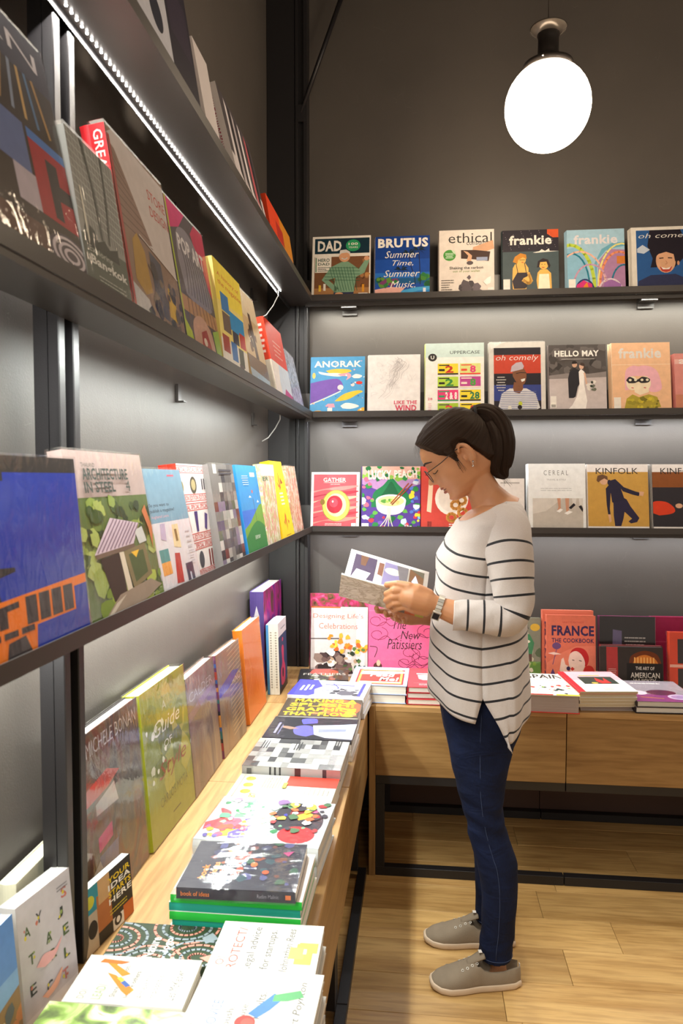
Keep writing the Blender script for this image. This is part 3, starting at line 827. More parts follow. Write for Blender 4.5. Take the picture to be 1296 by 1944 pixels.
FRD = [('r', 0, 0, 1, 1, '46555a'), ('r', 0, .66, 1, 1, '2b2630'), ('p', [(.80, 1), (.80, .93), (.90, .87), (1, .87), (1, 1)], 'd0552c'),
       ('t', 'frankie', .12, .765, .88, .915, 'ece6de', .05), ('p', [(.54, .64), (.66, .66), (.70, .69), (.76, .66), (.83, .70), (.84, .66), (1, .655), (.6, .635)], 'e8e4dc')] + \
      [('r', a, b, a + .008, b + .006, 'b9b3bd') for a, b in [((i * 37 % 97) / 100., .68 + (i * 53 % 31) / 100.) for i in range(40)]] + \
      [('p', [(.18, .40), (.22, .46), (.32, .50), (.40, .48), (.46, .40), (.46, .33), (.54, .20), (.50, .15), (.36, .24), (.42, .10), (.42, .04), (.18, .04), (.17, .2)], 'eab85e'),
       ('p', [(.26, .33), (.46, .33), (.44, .27), (.36, .24), (.44, .12), (.40, .08), (.20, .08), (.17, .2)], '2d2630'), ('e', .33, .53, .085, .075, 'eab85e'),
       ('p', [(.18, .50), (.22, .58), (.32, .635), (.42, .61), (.43, .54), (.36, .57), (.28, .53), (.26, .47)], 'c9862a'), ('l', [(.24, .47), (.27, .33)], .012, '2d2630'), ('l', [(.39, .48), (.42, .33)], .012, '2d2630'),
       ('l', curve([(.46, .32), (.50, .22), (.46, .16), (.36, .21)], 5), .05, 'eab85e'),
       ('p', [(.62, .32), (.67, .37), (.79, .37), (.86, .31), (.87, .06), (.62, .06), (.60, .2)], 'eab85e'), ('p', [(.65, .30), (.82, .30), (.84, .055), (.63, .055)], 'f2ecd2'),
       ('e', .73, .44, .08, .07, 'eab85e'), ('p', [(.61, .40), (.63, .50), (.72, .545), (.81, .52), (.85, .43), (.83, .38), (.80, .44), (.78, .49), (.67, .485), (.65, .41)], '2d2228'),
       ('e', .70, .45, .008, .006, '2d2228'), ('e', .75, .45, .008, .006, '2d2228'), ('l', [(.70, .405), (.74, .40)], .012, 'c0432f'), ('r', .30, .525, .40, .532, '2d2228'), ('l', [(.34, .49), (.37, .488)], .012, 'c0432f')] + \
      barcode(.01, .0, .12, .11) + [('r', .01, .11, .13, .23, 'ece8e2')]
stand_back(Z1, 954, 1061, 437, 'dark grey-green magazine with two painted women in swimwear', '46555a', FRD, .0055, 2)
FRB = [('r', 0, 0, 1, 1, '9ec3d8'), ('p', [(0, 0), (0, .7), (.2, .72), (.34, .5), (.36, 0)], '86b6d0'), ('p', [(.5, 0), (.55, .5), (.72, .68), (1, .66), (1, 0)], 'a97fa6'), ('p', [(.5, .15), (.52, .5), (.68, .66), (.86, .7), (1, .72), (1, .78), (.8, .78), (.6, .68), (.47, .45)], '6aa7bf')]
for k, (cx, rx, ry, y0, c, wd) in enumerate(((.05, .42, .70, .06, 'b9cf4a', .06), (.08, .30, .52, .1, '1f7c94', .03), (.22, .44, .55, .1, 'e9b7a2', .03), (.95, .42, .66, .1, 'e6de8a', .03), (.9, .34, .55, .08, 'e58f6a', .04), (.98, .22, .34, .08, '2f7c9a', .03), (.30, .16, .20, 0, '3a3f7a', .03), (.74, .20, .20, 0, 'e7d3e2', .03), (.40, .3, .38, .06, 'c79bb6', .03))):
    FRB.append(('l', [(cx + rx * math.cos(math.pi * i / 14), y0 + ry * math.sin(math.pi * i / 14)) for i in range(15)], wd, c))
FRB += [('p', [(.14, 0), (.16, .12), (.28, .19), (.42, .13), (.44, 0)], 'd2347c'), ('p', [(.26, 0), (.28, .1), (.34, .16), (.38, 0)], 'e0872f'), ('p', [(.60, 0), (.64, .15), (.76, .19), (.92, .12), (.94, 0)], '9a6aa8'), ('r', .86, .44, 1, .56, 'c97a3a'),
        ('t', 'frankie', .12, .765, .88, .915, 'd9d6dc', .05)] + barcode(.02, .0, .12, .11) + [('r', .02, .11, .14, .21, 'ece8e2')]
stand_back(Z1, 1077, 1187, 436, 'pale blue magazine with overlapping coloured arches', '9ec3d8', FRB, .0055, 3)
OCB = [('r', 0, 0, 1, 1, 'e8e3da'), ('r', .08, 0, 1, .95, '2f5f9e'), ('p', [(.30, .95), (.26, .7), (.34, .5), (.30, .36), (.7, .36), (.84, .5), (.86, .8), (.8, .95)], '241f2a'), ('p', [(.08, 0), (.10, .15), (.3, .24), (.7, .25), (1, .12), (1, 0)], '34395c'),
       ('e', .55, .46, .16, .19, 'e2b08c'), ('p', [(.38, .52), (.42, .64), (.56, .665), (.70, .62), (.74, .5), (.70, .44), (.68, .56), (.56, .60), (.44, .57)], '241f2a'), ('p', [(.45, .37), (.55, .33), (.65, .37), (.62, .30), (.55, .28), (.48, .30)], 'c5483f'), ('p', [(.47, .365), (.55, .338), (.63, .365), (.60, .325), (.5, .325)], 'f6f2ec'),
       ('l', [(.45, .50), (.51, .505)], .018, '2a2020'), ('l', [(.59, .505), (.65, .50)], .018, '2a2020'), ('l', curve([(.55, .46), (.57, .42), (.54, .405)], 4), .012, 'c98f6c'), ('e', .75, .42, .02, .035, 'd59d78'),
       ('t', 'oh comely', .12, .80, .99, .90, 'f2efe9', -.012, .25), ('p', [(.09, .66), (.18, .72), (.3, .64), (.2, .58), (.09, .60)], 'c8d4e4'), ('t', 'change is in the air', .16, .035, .72, .075, 'e9e6e0', .01), ('r', .10, .01, .55, .018, 'd6d3cd')]
stand_back(Z1, 1200, 1318, 431, 'blue magazine with a laughing face under white handwriting in a clear sleeve', 'e8e3da', OCB, .0065, 3, wrap=True)

# ---- middle shelf
ANO = [('r', 0, 0, 1, 1, '58a5d8'), ('t', 'ANORAK', .06, .82, .94, .93, 'f4f1ea', .05)]
ANO += [('p', curve([(0, .55), (.25, .60), (.50, .62), (.60, .52), (.56, .43), (.3, .32), (0, .20)]), '7d5bb5'), ('l', curve([(0, .19), (.3, .30), (.56, .41)]), .02, 'f4f1ea'), ('e', .555, .475, .055, .045, 'f2dfe2'),
        ('p', curve([(.28, .76), (.45, .79), (.7, .78), (.74, .74), (.5, .70), (.36, .71)]), 'efc94a'), ('p', curve([(.14, .75), (.2, .70), (.5, .66), (.62, .69), (.5, .72), (.3, .72)]), 'f2efe8'), ('p', curve([(.5, .70), (.7, .72), (.75, .66), (.66, .60), (.68, .66), (.55, .67)]), 'efa6b4'),
        ('p', curve([(.45, .24), (.62, .36), (.86, .42), (.97, .40), (.88, .36), (.7, .27), (.52, .24)]), 'f1c73e'), ('p', curve([(.56, .16), (.66, .21), (.82, .19), (.9, .15), (.75, .11), (.6, .12)]), 'f4f1ea'), ('p', curve([(.76, .66), (.84, .7), (.95, .67), (.9, .63), (.8, .63)]), 'f4f1ea'),
        ('r', .32, .0, .41, .13, 'f4f1ea'), ('p', [(.28, .16), (.34, .13), (.46, .14), (.44, .20), (.33, .20)], 'e6a4b8'), ('p', curve([(0, 0), (.06, .07), (.2, .08), (.30, 0)]), 'f0b23c'), ('p', curve([(.45, 0), (.55, .06), (.75, .03), (.8, 0)]), 'e8703c'), ('p', curve([(.8, 0), (.9, .10), (1, .13), (1, 0)]), 'f0b23c'),
        ('e', .90, .55, .06, .028, 'd8413a'), ('e', .06, .68, .03, .05, 'f0d070'), ('e', .78, .52, .035, .03, 'f4d9d2')] + blobs(26, ['f4f1ea', 'f3b8c0', 'f0d070', '3f7fc0'], 7, 0, 0, 1, .95, .01, .022)
stand_back(Z2, 588, 691, 678, 'sky blue magazine with a purple whale and small fishes', '58a5d8', ANO, .006, 2)
r_ = random.Random(11)
LTW = [('r', 0, 0, 1, 1, 'ece8e6')]
bodyc = [(.60, .92), (.66, .86), (.62, .80), (.54, .74), (.50, .62), (.40, .52), (.36, .40), (.24, .30), (.14, .24)]
for k in range(30):
    dx = r_.uniform(-.12, .12); dy = r_.uniform(-.05, .05); s0 = r_.randrange(0, 5)
    LTW.append(('l', curve([(x + dx + r_.uniform(-.03, .03), y + dy + r_.uniform(-.02, .02)) for x, y in bodyc[s0:s0 + 4]], 5), .005, r_.choice(['bcb6b6', 'a9a3a4', 'cfc9c8'])))
for k in range(26):
    x, y = r_.uniform(.05, .9), r_.uniform(.25, .85); LTW.append(('l', curve([(x + r_.uniform(-.1, .1), y + r_.uniform(-.06, .06)) for _ in range(4)], 4), .0035, r_.choice(['d3cdcc', 'c4bebe'])))
LTW += [('l', [(.60 + .045 * math.cos(.5 * i), .90 + .03 * math.sin(.5 * i)) for i in range(14)], .006, 'a09a9b'), ('t', 'LIKE THE', .50, .175, .94, .235, 'd7536b', .04), ('t', 'WIND', .52, .06, .93, .16, 'd7536b', .06)]
stand_back(Z2, 698, 797, 674, 'white magazine with a faint pencil sketch and pink capitals', 'ece8e6', LTW, .005, 2)
UPP = [('r', 0, 0, 1, 1, 'f3f1ea'), ('r', 0, .80, 1, 1, 'cfe3de'), ('e', .12, .80, .075, .055, '33302f'), ('t', 'U', .09, .775, .15, .825, 'f3f1ea', .03), ('t', 'UPPERCASE', .42, .845, .93, .89, '2f3a3c', .0, 0), ('t', '28', .04, .20, .12, .235, 'd4506a', .03)] + lines(.05, .06, .11, .17, 4, 'e0a8b0', .4, .2, 5)
grid = [('f0d83a', '2', 'c8352c', '2b2926'), ('dfe08a', '8', 'e0407c', 'e8503c'), ('b8d84a', '2', '3a8a46', '2b2926'), ('c04a94', '8', '4f9a45', 'f0e0d0'), ('e8447c', '2 & 8', 'f3f1ea', '3f9a6a'), ('f0d83a', '28', '2f7a58', '2b2926'), ('a8c83a', '2', 'e0404c', '55504a'), ('f0d83a', '8', 'd8342c', '2b2926')]
for i, (bg, tx, tc_, ac) in enumerate(grid):
    x = .21 + .38 * (i % 2); yt = .71 - .185 * (i // 2); x1 = x + .35; y0 = yt - .155
    UPP += [('r', x, y0, x1, yt, bg), ('r', x, y0, x + .35, y0 + .02, ac), ('r', x + .02, yt - .03, x + .2, yt - .015, ac), ('r', x + .02, y0 + .05, x + .12, y0 + .08, ac),
            ('t', tx, x + (.13 if i % 2 == 0 else .17), y0 + .025, x + (.27 if len(tx) == 1 else .33), yt - .03, tc_, .06)]
stand_back(Z2, 807, 919, 652, 'white magazine with a grid of numbered tickets in yellow and pink', 'f3f1ea', UPP, .006, 2, spine='c9d84a')
OCR = [('r', 0, 0, 1, 1, 'e6e2dc'), ('r', .08, 0, .92, .92, '2c2730'), ('r', .08, .56, .92, .82, 'd04a34'), ('r', .08, .18, .92, .40, '3c4a92'), ('t', 'oh comely', .12, .72, .88, .82, 'f2efe9', -.012, .25),
       ('p', [(.16, .10), (.22, .28), (.36, .35), (.66, .35), (.82, .28), (.90, .08), (.80, .04), (.78, 0), (.26, 0), (.24, .06)], 'e6e4e8'), ('p', [(.42, .36), (.44, .30), (.54, .28), (.60, .34), (.60, .42), (.44, .44)], '8a5a40'),
       ('p', curve([(.42, .52), (.42, .60), (.5, .65), (.6, .64), (.66, .56), (.65, .46), (.60, .40), (.50, .41)]), '8a5a40'), ('p', [(.38, .58), (.40, .66), (.48, .71), (.58, .72), (.62, .66), (.60, .62), (.50, .60)], 'c9bcc8'), ('p', [(.56, .475), (.64, .49), (.63, .455), (.58, .44)], 'f4f0ea'), ('l', [(.48, .56), (.56, .57), (.66, .565)], .012, '2a2228')] + \
      [('l', [(.18 + abs(i - 6) * .005, .02 + .026 * i), (.86 - abs(i - 6) * .005, .02 + .026 * i)], .009, '6a78a8') for i in range(12)] + \
      [('e', .55, .14, .035, .03, 'cfd84a'), ('e', .54, .09, .04, .03, '2a2228'), ('e', .36, .07, .035, .045, 'f0ece2')] + lines(.12, .32, .30, .54, 6, 'e8e4dc', .3, .4, 5, 'c') + [('p', [(.03, .9), (.2, .97), (.3, 1), (.0, 1)], 'f6f3ee')]
stand_back(Z2, 929, 1036, 650, 'sleeved magazine with a smiling person in a striped shirt on red and blue', 'e6e2dc', OCR, .0065, 2, wrap=True)
HEL = [('r', 0, 0, 1, 1, 'c9bfc0'), ('r', 0, .55, 1, 1, '55504f')] + blobs(30, ['474241', '5f5958', '6b6564', '3c3837'], 9, 0, .58, 1, .98, .05, .12) + [('p', [(0, .55), (.3, .58), (.7, .57), (1, .60), (1, .52), (0, .50)], '8d8584'),
       ('t', 'HELLO MAY', .10, .825, .88, .915, 'f4f1ec', .06), ('r', .22, .785, .80, .79, 'd8d3ce'), ('p', [(.34, .22), (.33, .5), (.36, .60), (.44, .655), (.54, .62), (.55, .45), (.50, .38), (.46, .24), (.42, .22)], '2b2930'), ('e', .45, .71, .045, .045, 'd0a890'), ('p', [(.405, .715), (.41, .755), (.46, .765), (.495, .74), (.49, .72)], '2b2422'),
       ('p', [(.52, .60), (.56, .64), (.62, .60), (.61, .42), (.66, .18), (.63, .06), (.5, .02), (.26, .0), (.40, .12), (.48, .24), (.53, .42)], 'f2eeec'), ('e', .57, .68, .04, .042, 'd8b09a'), ('p', [(.54, .70), (.56, .735), (.62, .72), (.64, .64), (.61, .60), (.61, .68)], '4a3a34'),
       ('l', [(.62, .58), (.66, .40)], .03, 'd8b09a')] + blobs(14, ['4a5048', '6a6e60', 'e8e2dc', '3a4038'], 4, .66, .33, .80, .45, .02, .045) + barcode(.02, .08, .10, .08) + [('r', .02, .16, .12, .25, 'ece8e4'), ('r', .5, .03, .9, .036, 'e8e4e0')]
stand_back(Z2, 1043, 1152, 655, 'magazine with a bride and groom on a sandy cover', 'c9bfc0', HEL, .006, 2, spine='3c3837')
FRP = [('r', 0, 0, 1, 1, 'eebf98'), ('r', 0, .68, 1, .69, 'f5d3b6'), ('t', 'frankie', .12, .775, .85, .925, 'ded8d4', .05),
       ('p', curve([(.22, .32), (.22, .5), (.25, .62), (.36, .67), (.46, .66), (.52, .67), (.64, .66), (.76, .60), (.82, .48), (.84, .34), (.74, .29), (.62, .32), (.62, .5), (.46, .52), (.30, .50), (.34, .33)]), 'ecb2c0'), ('p', [(.36, .48), (.38, .29), (.47, .25), (.62, .29), (.64, .48)], 'f2e2c6'),
       ('e', .34, .42, .10, .10, 'f2e2c6'), ('e', .56, .42, .10, .10, 'f2e2c6'), ('p', curve([(.24, .46), (.3, .51), (.42, .47), (.52, .51), (.64, .48), (.62, .43), (.5, .42), (.45, .44), (.38, .42), (.28, .42)]), '2f2a2c'), ('e', .31, .465, .025, .018, 'e6ddc4'), ('e', .40, .465, .025, .018, 'e6ddc4'), ('e', .51, .465, .025, .018, 'e6ddc4'), ('e', .60, .465, .025, .018, 'e6ddc4'),
       ('p', [(.20, .06), (.24, .20), (.34, .26), (.45, .22), (.62, .26), (.76, .22), (.82, .08), (.7, .06), (.6, .05), (.45, .06), (.3, .05)], 'b0a03a')] + blobs(26, ['d6c43c', '7c7426', '9a9030', 'c4b43a'], 12, .25, .07, .77, .21, .02, .05) + [('l', [(.33, .355), (.36, .35)], .016, 'd0605a'), ('l', [(.54, .355), (.57, .35)], .016, 'd0605a')] + barcode(.02, .0, .12, .1) + [('r', .02, .1, .14, .22, 'efe8e0')]
stand_back(Z2, 1163, 1275, 651, 'peach magazine with a pink-haired masked two-faced figure', 'eebf98', FRP, .0055, 4, spine='e6d2b4')
stand_back(Z2, 1283, 1385, 671, 'pink magazine cut off by the right edge on the middle back shelf', 'd88a86', [('r', 0, 0, 1, 1, 'd98f88'), ('r', 0, .82, 1, .9, 'e8b4ac'), ('t', 'a', .08, .82, .22, .9, 'f2e2dc', .03), ('r', 0, 0, 1, .3, 'c9836a')], .006, 3)

# ---- lowest shelf
GAT = [('r', 0, 0, 1, 1, 'f0ece6'), ('r', .05, .05, .94, .96, 'cf5560')] + [('p', curve([(.05, .1 + .09 * i), (.3, .16 + .09 * i + .02 * math.sin(i * 2)), (.6, .14 + .09 * i), (.94, .2 + .09 * i), (.94, .23 + .09 * i), (.5, .2 + .09 * i), (.05, .13 + .09 * i)], 4), c) for i, c in enumerate(['e98f84', 'b93a4a', 'ef9f90', 'dd6a6c', 'f0b09c', 'b03045', 'e88a86'])] + \
      [('e', .52, .42, .29, .27, '8a9a3a'), ('e', .52, .42, .275, .26, 'f0dc62'), ('e', .52, .43, .21, .20, 'f6ecae'), ('e', .49, .44, .165, .155, 'b8283c'), ('e', .47, .47, .09, .08, 'd4485a'), ('e', .45, .49, .02, .02, 'f6d8d8'),
       ('e', .24, .48, .05, .05, '8a6a2c'), ('t', 'GATHER', .25, .83, .72, .90, 'f4efe8', .02), ('r', .26, .815, .70, .82, 'f4efe8'), ('t', 'JOURNAL', .40, .775, .60, .795, 'f4efe8')] + lines(.28, .08, .66, .13, 2, 'f4e4e0', .35, .1, 2, 'c') + [('r', .84, .02, .93, .12, 'f0ece6')]
stand_back(Z3, 589, 681, 897, 'magazine with a halved avocado with a red stone on a red cover', 'f0ece6', GAT, .008, 0, name='magazine')
LUC = [('r', 0, 0, 1, 1, '5a3f9a'), ('r', 0, .72, 1, 1, 'e2b3a4'), ('p', [(0, .72), (.3, .62), (.7, .64), (1, .72), (1, .8), (0, .8)], 'b58ac0'), ('p', curve([(.16, .36), (.2, .58), (.36, .70), (.5, .82), (.64, .70), (.78, .58), (.86, .45), (.7, .36)]), '1f7a4a'), ('p', curve([(.3, .5), (.42, .66), (.5, .76), (.58, .66), (.66, .5)]), '16603a')] + \
      blobs(34, ['2f8a45', '1f6a3a', '64b04a', '8ac0e0', 'e8d23c', 'd83a4a', '7a5ac0', 'c8e0f0'], 15, 0, 0, 1, .30, .03, .07) + blobs(26, ['2f8a45', '1f6a3a', '8ab84a'], 16, 0, .8, 1, 1, .03, .07) + blobs(16, ['2f8a45', 'd8e0f0', 'e06a8a', '64b04a'], 17, 0, .2, .2, .8, .03, .07) + blobs(14, ['2f8a45', 'd8e0f0', 'e8d23c', '5a7ad0'], 18, .84, .2, 1, .8, .03, .07) + \
      [('r', .0, .2, .0, .2, 'white'), ('p', curve([(.24, .46), (.27, .32), (.40, .25), (.60, .25), (.72, .32), (.76, .46)]), 'ded8ee'), ('e', .50, .46, .26, .10, 'efeaf2'), ('e', .50, .455, .225, .08, 'd8dc9a')] + blobs(10, ['5fa046', 'f0ecc0', 'a8c860', 'e8c87a'], 19, .34, .41, .66, .50, .03, .055) + \
      [('l', [(.52, .40), (.86, .72)], .022, '8a3f26'), ('l', [(.50, .42), (.80, .73)], .022, 'a04c2c')] + [('l', curve([(.44 + .02 * i, .36), (.43 + .02 * i, .2), (.3 + .08 * i, .04)], 5), .014, 'efe6d4') for i in range(4)] + \
      [('t', 'LUCKY', .10, .79, .50, .94, 'f6f1e8', .05, -.1), ('t', 'PEACH', .55, .82, .95, .94, 'f6f1e8', .05, -.1), ('t', 'The', .72, .045, .86, .09, 'f6f1e8', .03), ('t', 'Pho Issue', .62, -.005, .94, .04, 'f6f1e8', .03)] + barcode(.0, .0, .12, .11)
stand_back(Z3, 686, 797, 886, 'colourful magazine with a noodle bowl and chopsticks among leaves', '5a3f9a', LUC, .006, 2)
RED = [('r', 0, 0, 1, 1, 'cf4a40'), ('p', [(.10, .3), (.14, .78), (.22, .80), (.20, .5), (.18, .28)], 'f0d2b4'), ('e', .55, .5, .30, .26, 'f3eae0'), ('e', .55, .5, .24, .21, 'e8dcd0')] + [('l', [(.62 + .09 * dx + .075 * math.cos(.7 * i), .40 + .12 * dy + .06 * math.sin(.7 * i)) for i in range(10)], .055, 'd99a4c') for dx, dy in ((0, 0), (1.2, .6), (-.8, -1.6), (1.4, -1), (0, 1.4))] + lines(.5, .06, .85, .13, 2, 'f6f1e8', .4, .2, 3) + barcode(.10, .05, .10, .16, 'cf4a40')
stand_back(Z3, 799, 905, 886, 'red magazine with bread rings on a white plate, partly behind the reading person', 'cf4a40', RED, .006, 2)
stand_back(Z3, 905, 996, 909, 'plain white magazine seen between the neck and the pale grey cover', 'e8e4e0', [('r', 0, 0, 1, 1, 'e6e0dc'), ('r', .5, .9, .9, .93, 'b9b3ae')], .006, 1)
CER = [('r', 0, 0, 1, 1, 'eceeee'), ('r', .07, .0, .95, .49, 'c2bbb2'), ('p', [(.07, .49), (.6, .49), (.3, .3), (.07, .26)], 'd4cec6'), ('t', 'C E R E A L', .27, .83, .70, .90, '66686a', -.012), ('t', 'TRAVEL & STYLE', .32, .75, .66, .775, 'a9acae')] + lines(.2, .60, .78, .66, 2, 'b9bcbe', .25, .2, 3, 'c') + \
      [('p', [(.50, .49), (.56, .49), (.56, .36), (.57, .33), (.50, .31), (.52, .36)], 'c89478'), ('p', [(.64, .49), (.71, .49), (.70, .34), (.71, .29), (.66, .28), (.65, .35)], 'c89478'), ('p', [(.48, .30), (.56, .34), (.60, .32), (.54, .28)], 'f2f0ec'), ('p', [(.62, .27), (.70, .31), (.77, .29), (.68, .25)], 'f2f0ec'), ('p', [(.76, .49), (.84, .49), (.82, .40), (.77, .40)], 'd8d4ce'), ('p', [(.70, .35), (.79, .42), (.82, .39), (.74, .33)], '262228'), ('p', [(.88, .49), (.95, .49), (.95, .37), (.89, .38)], 'd8d4ce'), ('p', [(.87, .37), (.92, .39), (.95, .33), (.94, .29)], '262228')]
stand_back(Z3, 1004, 1113, 881, 'white magazine showing four bare and booted feet on grey floor', 'eceeee', CER, .0075, 3)
KIN = [('r', 0, 0, 1, 1, 'ece6e2'), ('r', 0, .085, 1, .885, 'c99c4a'), ('t', 'KINFOLK', .14, .855, .84, .945, '2c2826', .0),
       ('p', [(.38, .76), (.46, .78), (.60, .66), (.78, .60), (.86, .58), (.84, .53), (.74, .55), (.58, .60), (.55, .64), (.60, .5), (.64, .48), (.44, .42), (.40, .44), (.38, .58), (.36, .34), (.37, .26), (.33, .26), (.31, .40), (.30, .64), (.36, .70), (.34, .73)], '26223a'),
       ('p', [(.42, .43), (.64, .48), (.70, .38), (.84, .21), (.80, .15), (.70, .13), (.66, .16), (.72, .2), (.60, .3), (.58, .2), (.54, .09), (.44, .09), (.42, .25)], '2a2440'), ('e', .27, .75, .065, .055, 'd9ab8a'), ('p', [(.15, .76), (.17, .83), (.25, .85), (.33, .82), (.34, .76), (.28, .79), (.22, .76), (.18, .73)], '6a4a32'), ('e', .36, .73, .03, .04, '26223a'),
       ('p', [(.85, .60), (.93, .59), (.91, .53), (.85, .54)], 'd9ab8a'), ('p', [(.33, .26), (.37, .26), (.385, .16), (.35, .14)], 'd9ab8a')] + lines(.12, .0, .92, .06, 2, '9a938e', .2, .1, 3)
stand_back(Z3, 1117, 1233, 882, 'ochre magazine with a bending figure in dark clothes', 'ece6e2', KIN, .0065, 3)
KI2 = [('r', 0, 0, 1, 1, 'ece6e2'), ('r', 0, .085, 1, .885, '2e2a30'), ('r', 0, .66, 1, .885, '8a4f24'), ('t', 'KINFOLK', .14, .855, .84, .945, '2c2826', .0), ('p', curve([(0, .28), (0, .44), (.2, .45), (.33, .38), (.36, .31), (.28, .27), (.1, .25)]), 'd8401f'), ('e', .43, .39, .06, .035, 'd9ab8a'), ('r', .5, .30, 1, .45, '3a3438')] + lines(.12, .0, .92, .06, 2, '9a938e', .2, .1, 3)
stand_back(Z3, 1241, 1357, 882, 'magazine with a reclining figure in bright orange on black, cut off at the right', 'ece6e2', KI2, .0065, 4, spine='4a443e')

# ------------------------------------------------------------------ back bench
def stand_on_bench(u0, u1, vt, vb_guess, y, label, base, art, th, lean=R(4), copies=0, **kw):
    x0 = onY(u0, vb_guess, y).x; x1 = onY(u1, vb_guess, y).x; h = .25
    for _ in range(4):
        h = (onY((u0 + u1) / 2, vt, y + h * math.sin(lean)).z - BZ) / math.cos(lean)
    o = book('book', label, 'book', x1 - x0, h, th, (x0, y + th * math.cos(lean), BZ + .0004), (-lean, 0, 0), base, art, group='books standing on the back bench', **kw)
    return o
stand_on_bench(588, 700, 1129, 1290, -.150, 'dark book with pink blossoms behind the flower-table book', photo('pink_blossom', ['3a2a22', '7a5a36', 'c0305f', 'e0508a', 'b8a0a8'], 26, 1.5), None, .03, R(5), hard=True, wrap=True)
DES = [('r', 0, 0, 1, 1, 'cdc6c6'), ('r', 0, .98, .52, 1, 'e2622c'), ('r', .8, .1, .95, .98, 'dcd8dc'), ('t', "Designing Life's", .04, .815, .92, .90, 'd9633c', -.012), ('t', 'Celebrations', .14, .68, .82, .76, 'd9633c', -.012), ('p', [(0, .54), (.5, .55), (.5, .53), (0, .525)], '5a5254'), ('r', 0, .0, 1, .12, 'b9aeb0')] + \
      blobs(26, ['4a3638', '2e2426', '6a5250', '8a746c'], 21, .12, .08, .7, .3, .05, .12) + blobs(22, ['efeae6', 'd8c8b8', 'b89a80'], 24, .3, .15, .85, .45, .03, .08) + blobs(30, ['f2a93a', 'ef8a2c', 'f6c84a', 'e2642c'], 22, .3, .36, .98, .58, .03, .07) + blobs(16, ['3f5a34', '5a7a40', '2e3a2a'], 23, .55, .1, .95, .4, .02, .05)
stand_on_bench(589, 697, 1153, 1290, -.195, 'book with orange poppies on a laid table and orange serif title', 'd9d2d0', DES, .018, R(6), hard=True, spine='3a3234')
PAT = [('r', 0, 0, 1, 1, 'ef6b9e'), ('t', 'The', .36, .63, .56, .75, '33202c', .0, .25), ('t', 'New', .48, .50, .78, .61, '33202c', .0, .25), ('t', 'Patissiers', .28, .37, .80, .50, '33202c', .0, .25), ('l', [(.40, .485), (.42, .505), (.44, .485)], .01, '33202c')]
for k, (cx, cy, sx, sy) in enumerate(((.12, .74, 1, 1), (.14, .56, 1, 1), (.88, .60, -1, 1), (.55, .20, 1, 1), (.80, .24, -1, 1), (.50, .82, -1, 1), (.62, .32, 1, -1))):
    PAT.append(('l', [(cx + sx * (.05 + .016 * a) * math.cos(a) * (1 if a < 6 else 1), cy + sy * (.03 + .009 * a) * math.sin(a)) for a in [i * .5 for i in range(16)]], .008, '7a2448'))
    PAT.append(('l', curve([(cx, cy - .08 * sy), (cx + .12 * sx, cy - .02), (cx + .22 * sx, cy - .07), (cx + .34 * sx, cy - .01)], 5), .009, '7a2448'))
PAT += [('e', .14, .14, .065, .055, '5a2a28'), ('e', .15, .185, .03, .04, 'f0c8a8'), ('l', curve([(.02, .4), (.13, .38), (.09, .26)], 4), .01, '33202c'), ('l', curve([(.18, .1), (.26, .06), (.34, .07)], 4), .02, '8a2a44'), ('e', .78, .0, .10, .06, 'f2dcc0'), ('r', 0, .86, 1, .87, 'f283ae')]
stand_on_bench(699, 826, 1142, 1290, -.195, 'bright pink book with black flourishes and script title', 'ef6b9e', PAT, .022, R(6), hard=True, wrap=True)
VIE = [('r', 0, 0, 1, 1, '8a8a78')] + blobs(20, ['5a6a4a', 'b8b4a0', '7a7464', 'd8d0b8'], 31, 0, .3, 1, 1, .08, .2) + [('r', 0, 0, 1, .3, '6a9a4a')] + blobs(16, ['8ab04a', 'b8c88a', '4a7a3a', 'e8e4d0'], 32, 0, 0, 1, .28, .05, .12) + \
      [('p', [(.42, .62), (.5, .74), (.72, .74), (.84, .6), (.78, .4), (.44, .4)], '3f8a5a'), ('e', .6, .82, .08, .055, 'c08a64'), ('p', [(.5, .83), (.56, .89), (.68, .88), (.7, .82), (.6, .86)], '2a2020'), ('p', [(.32, .58), (.42, .72), (.5, .70), (.42, .56)], 'c08a64'), ('e', .62, .62, .12, .03, 'f0ecd8'), ('r', .46, .3, .54, .42, '5a3a30'), ('r', .7, .3, .78, .42, '5a3a30'), ('e', .86, .85, .12, .06, 'e0b83a')]
stand_on_bench(950, 1026, 1174, 1290, -.175, 'cookbook with a person in a green apron, half hidden behind the striped top', '8a8a78', VIE, .025, R(5), hard=True, wrap=True)
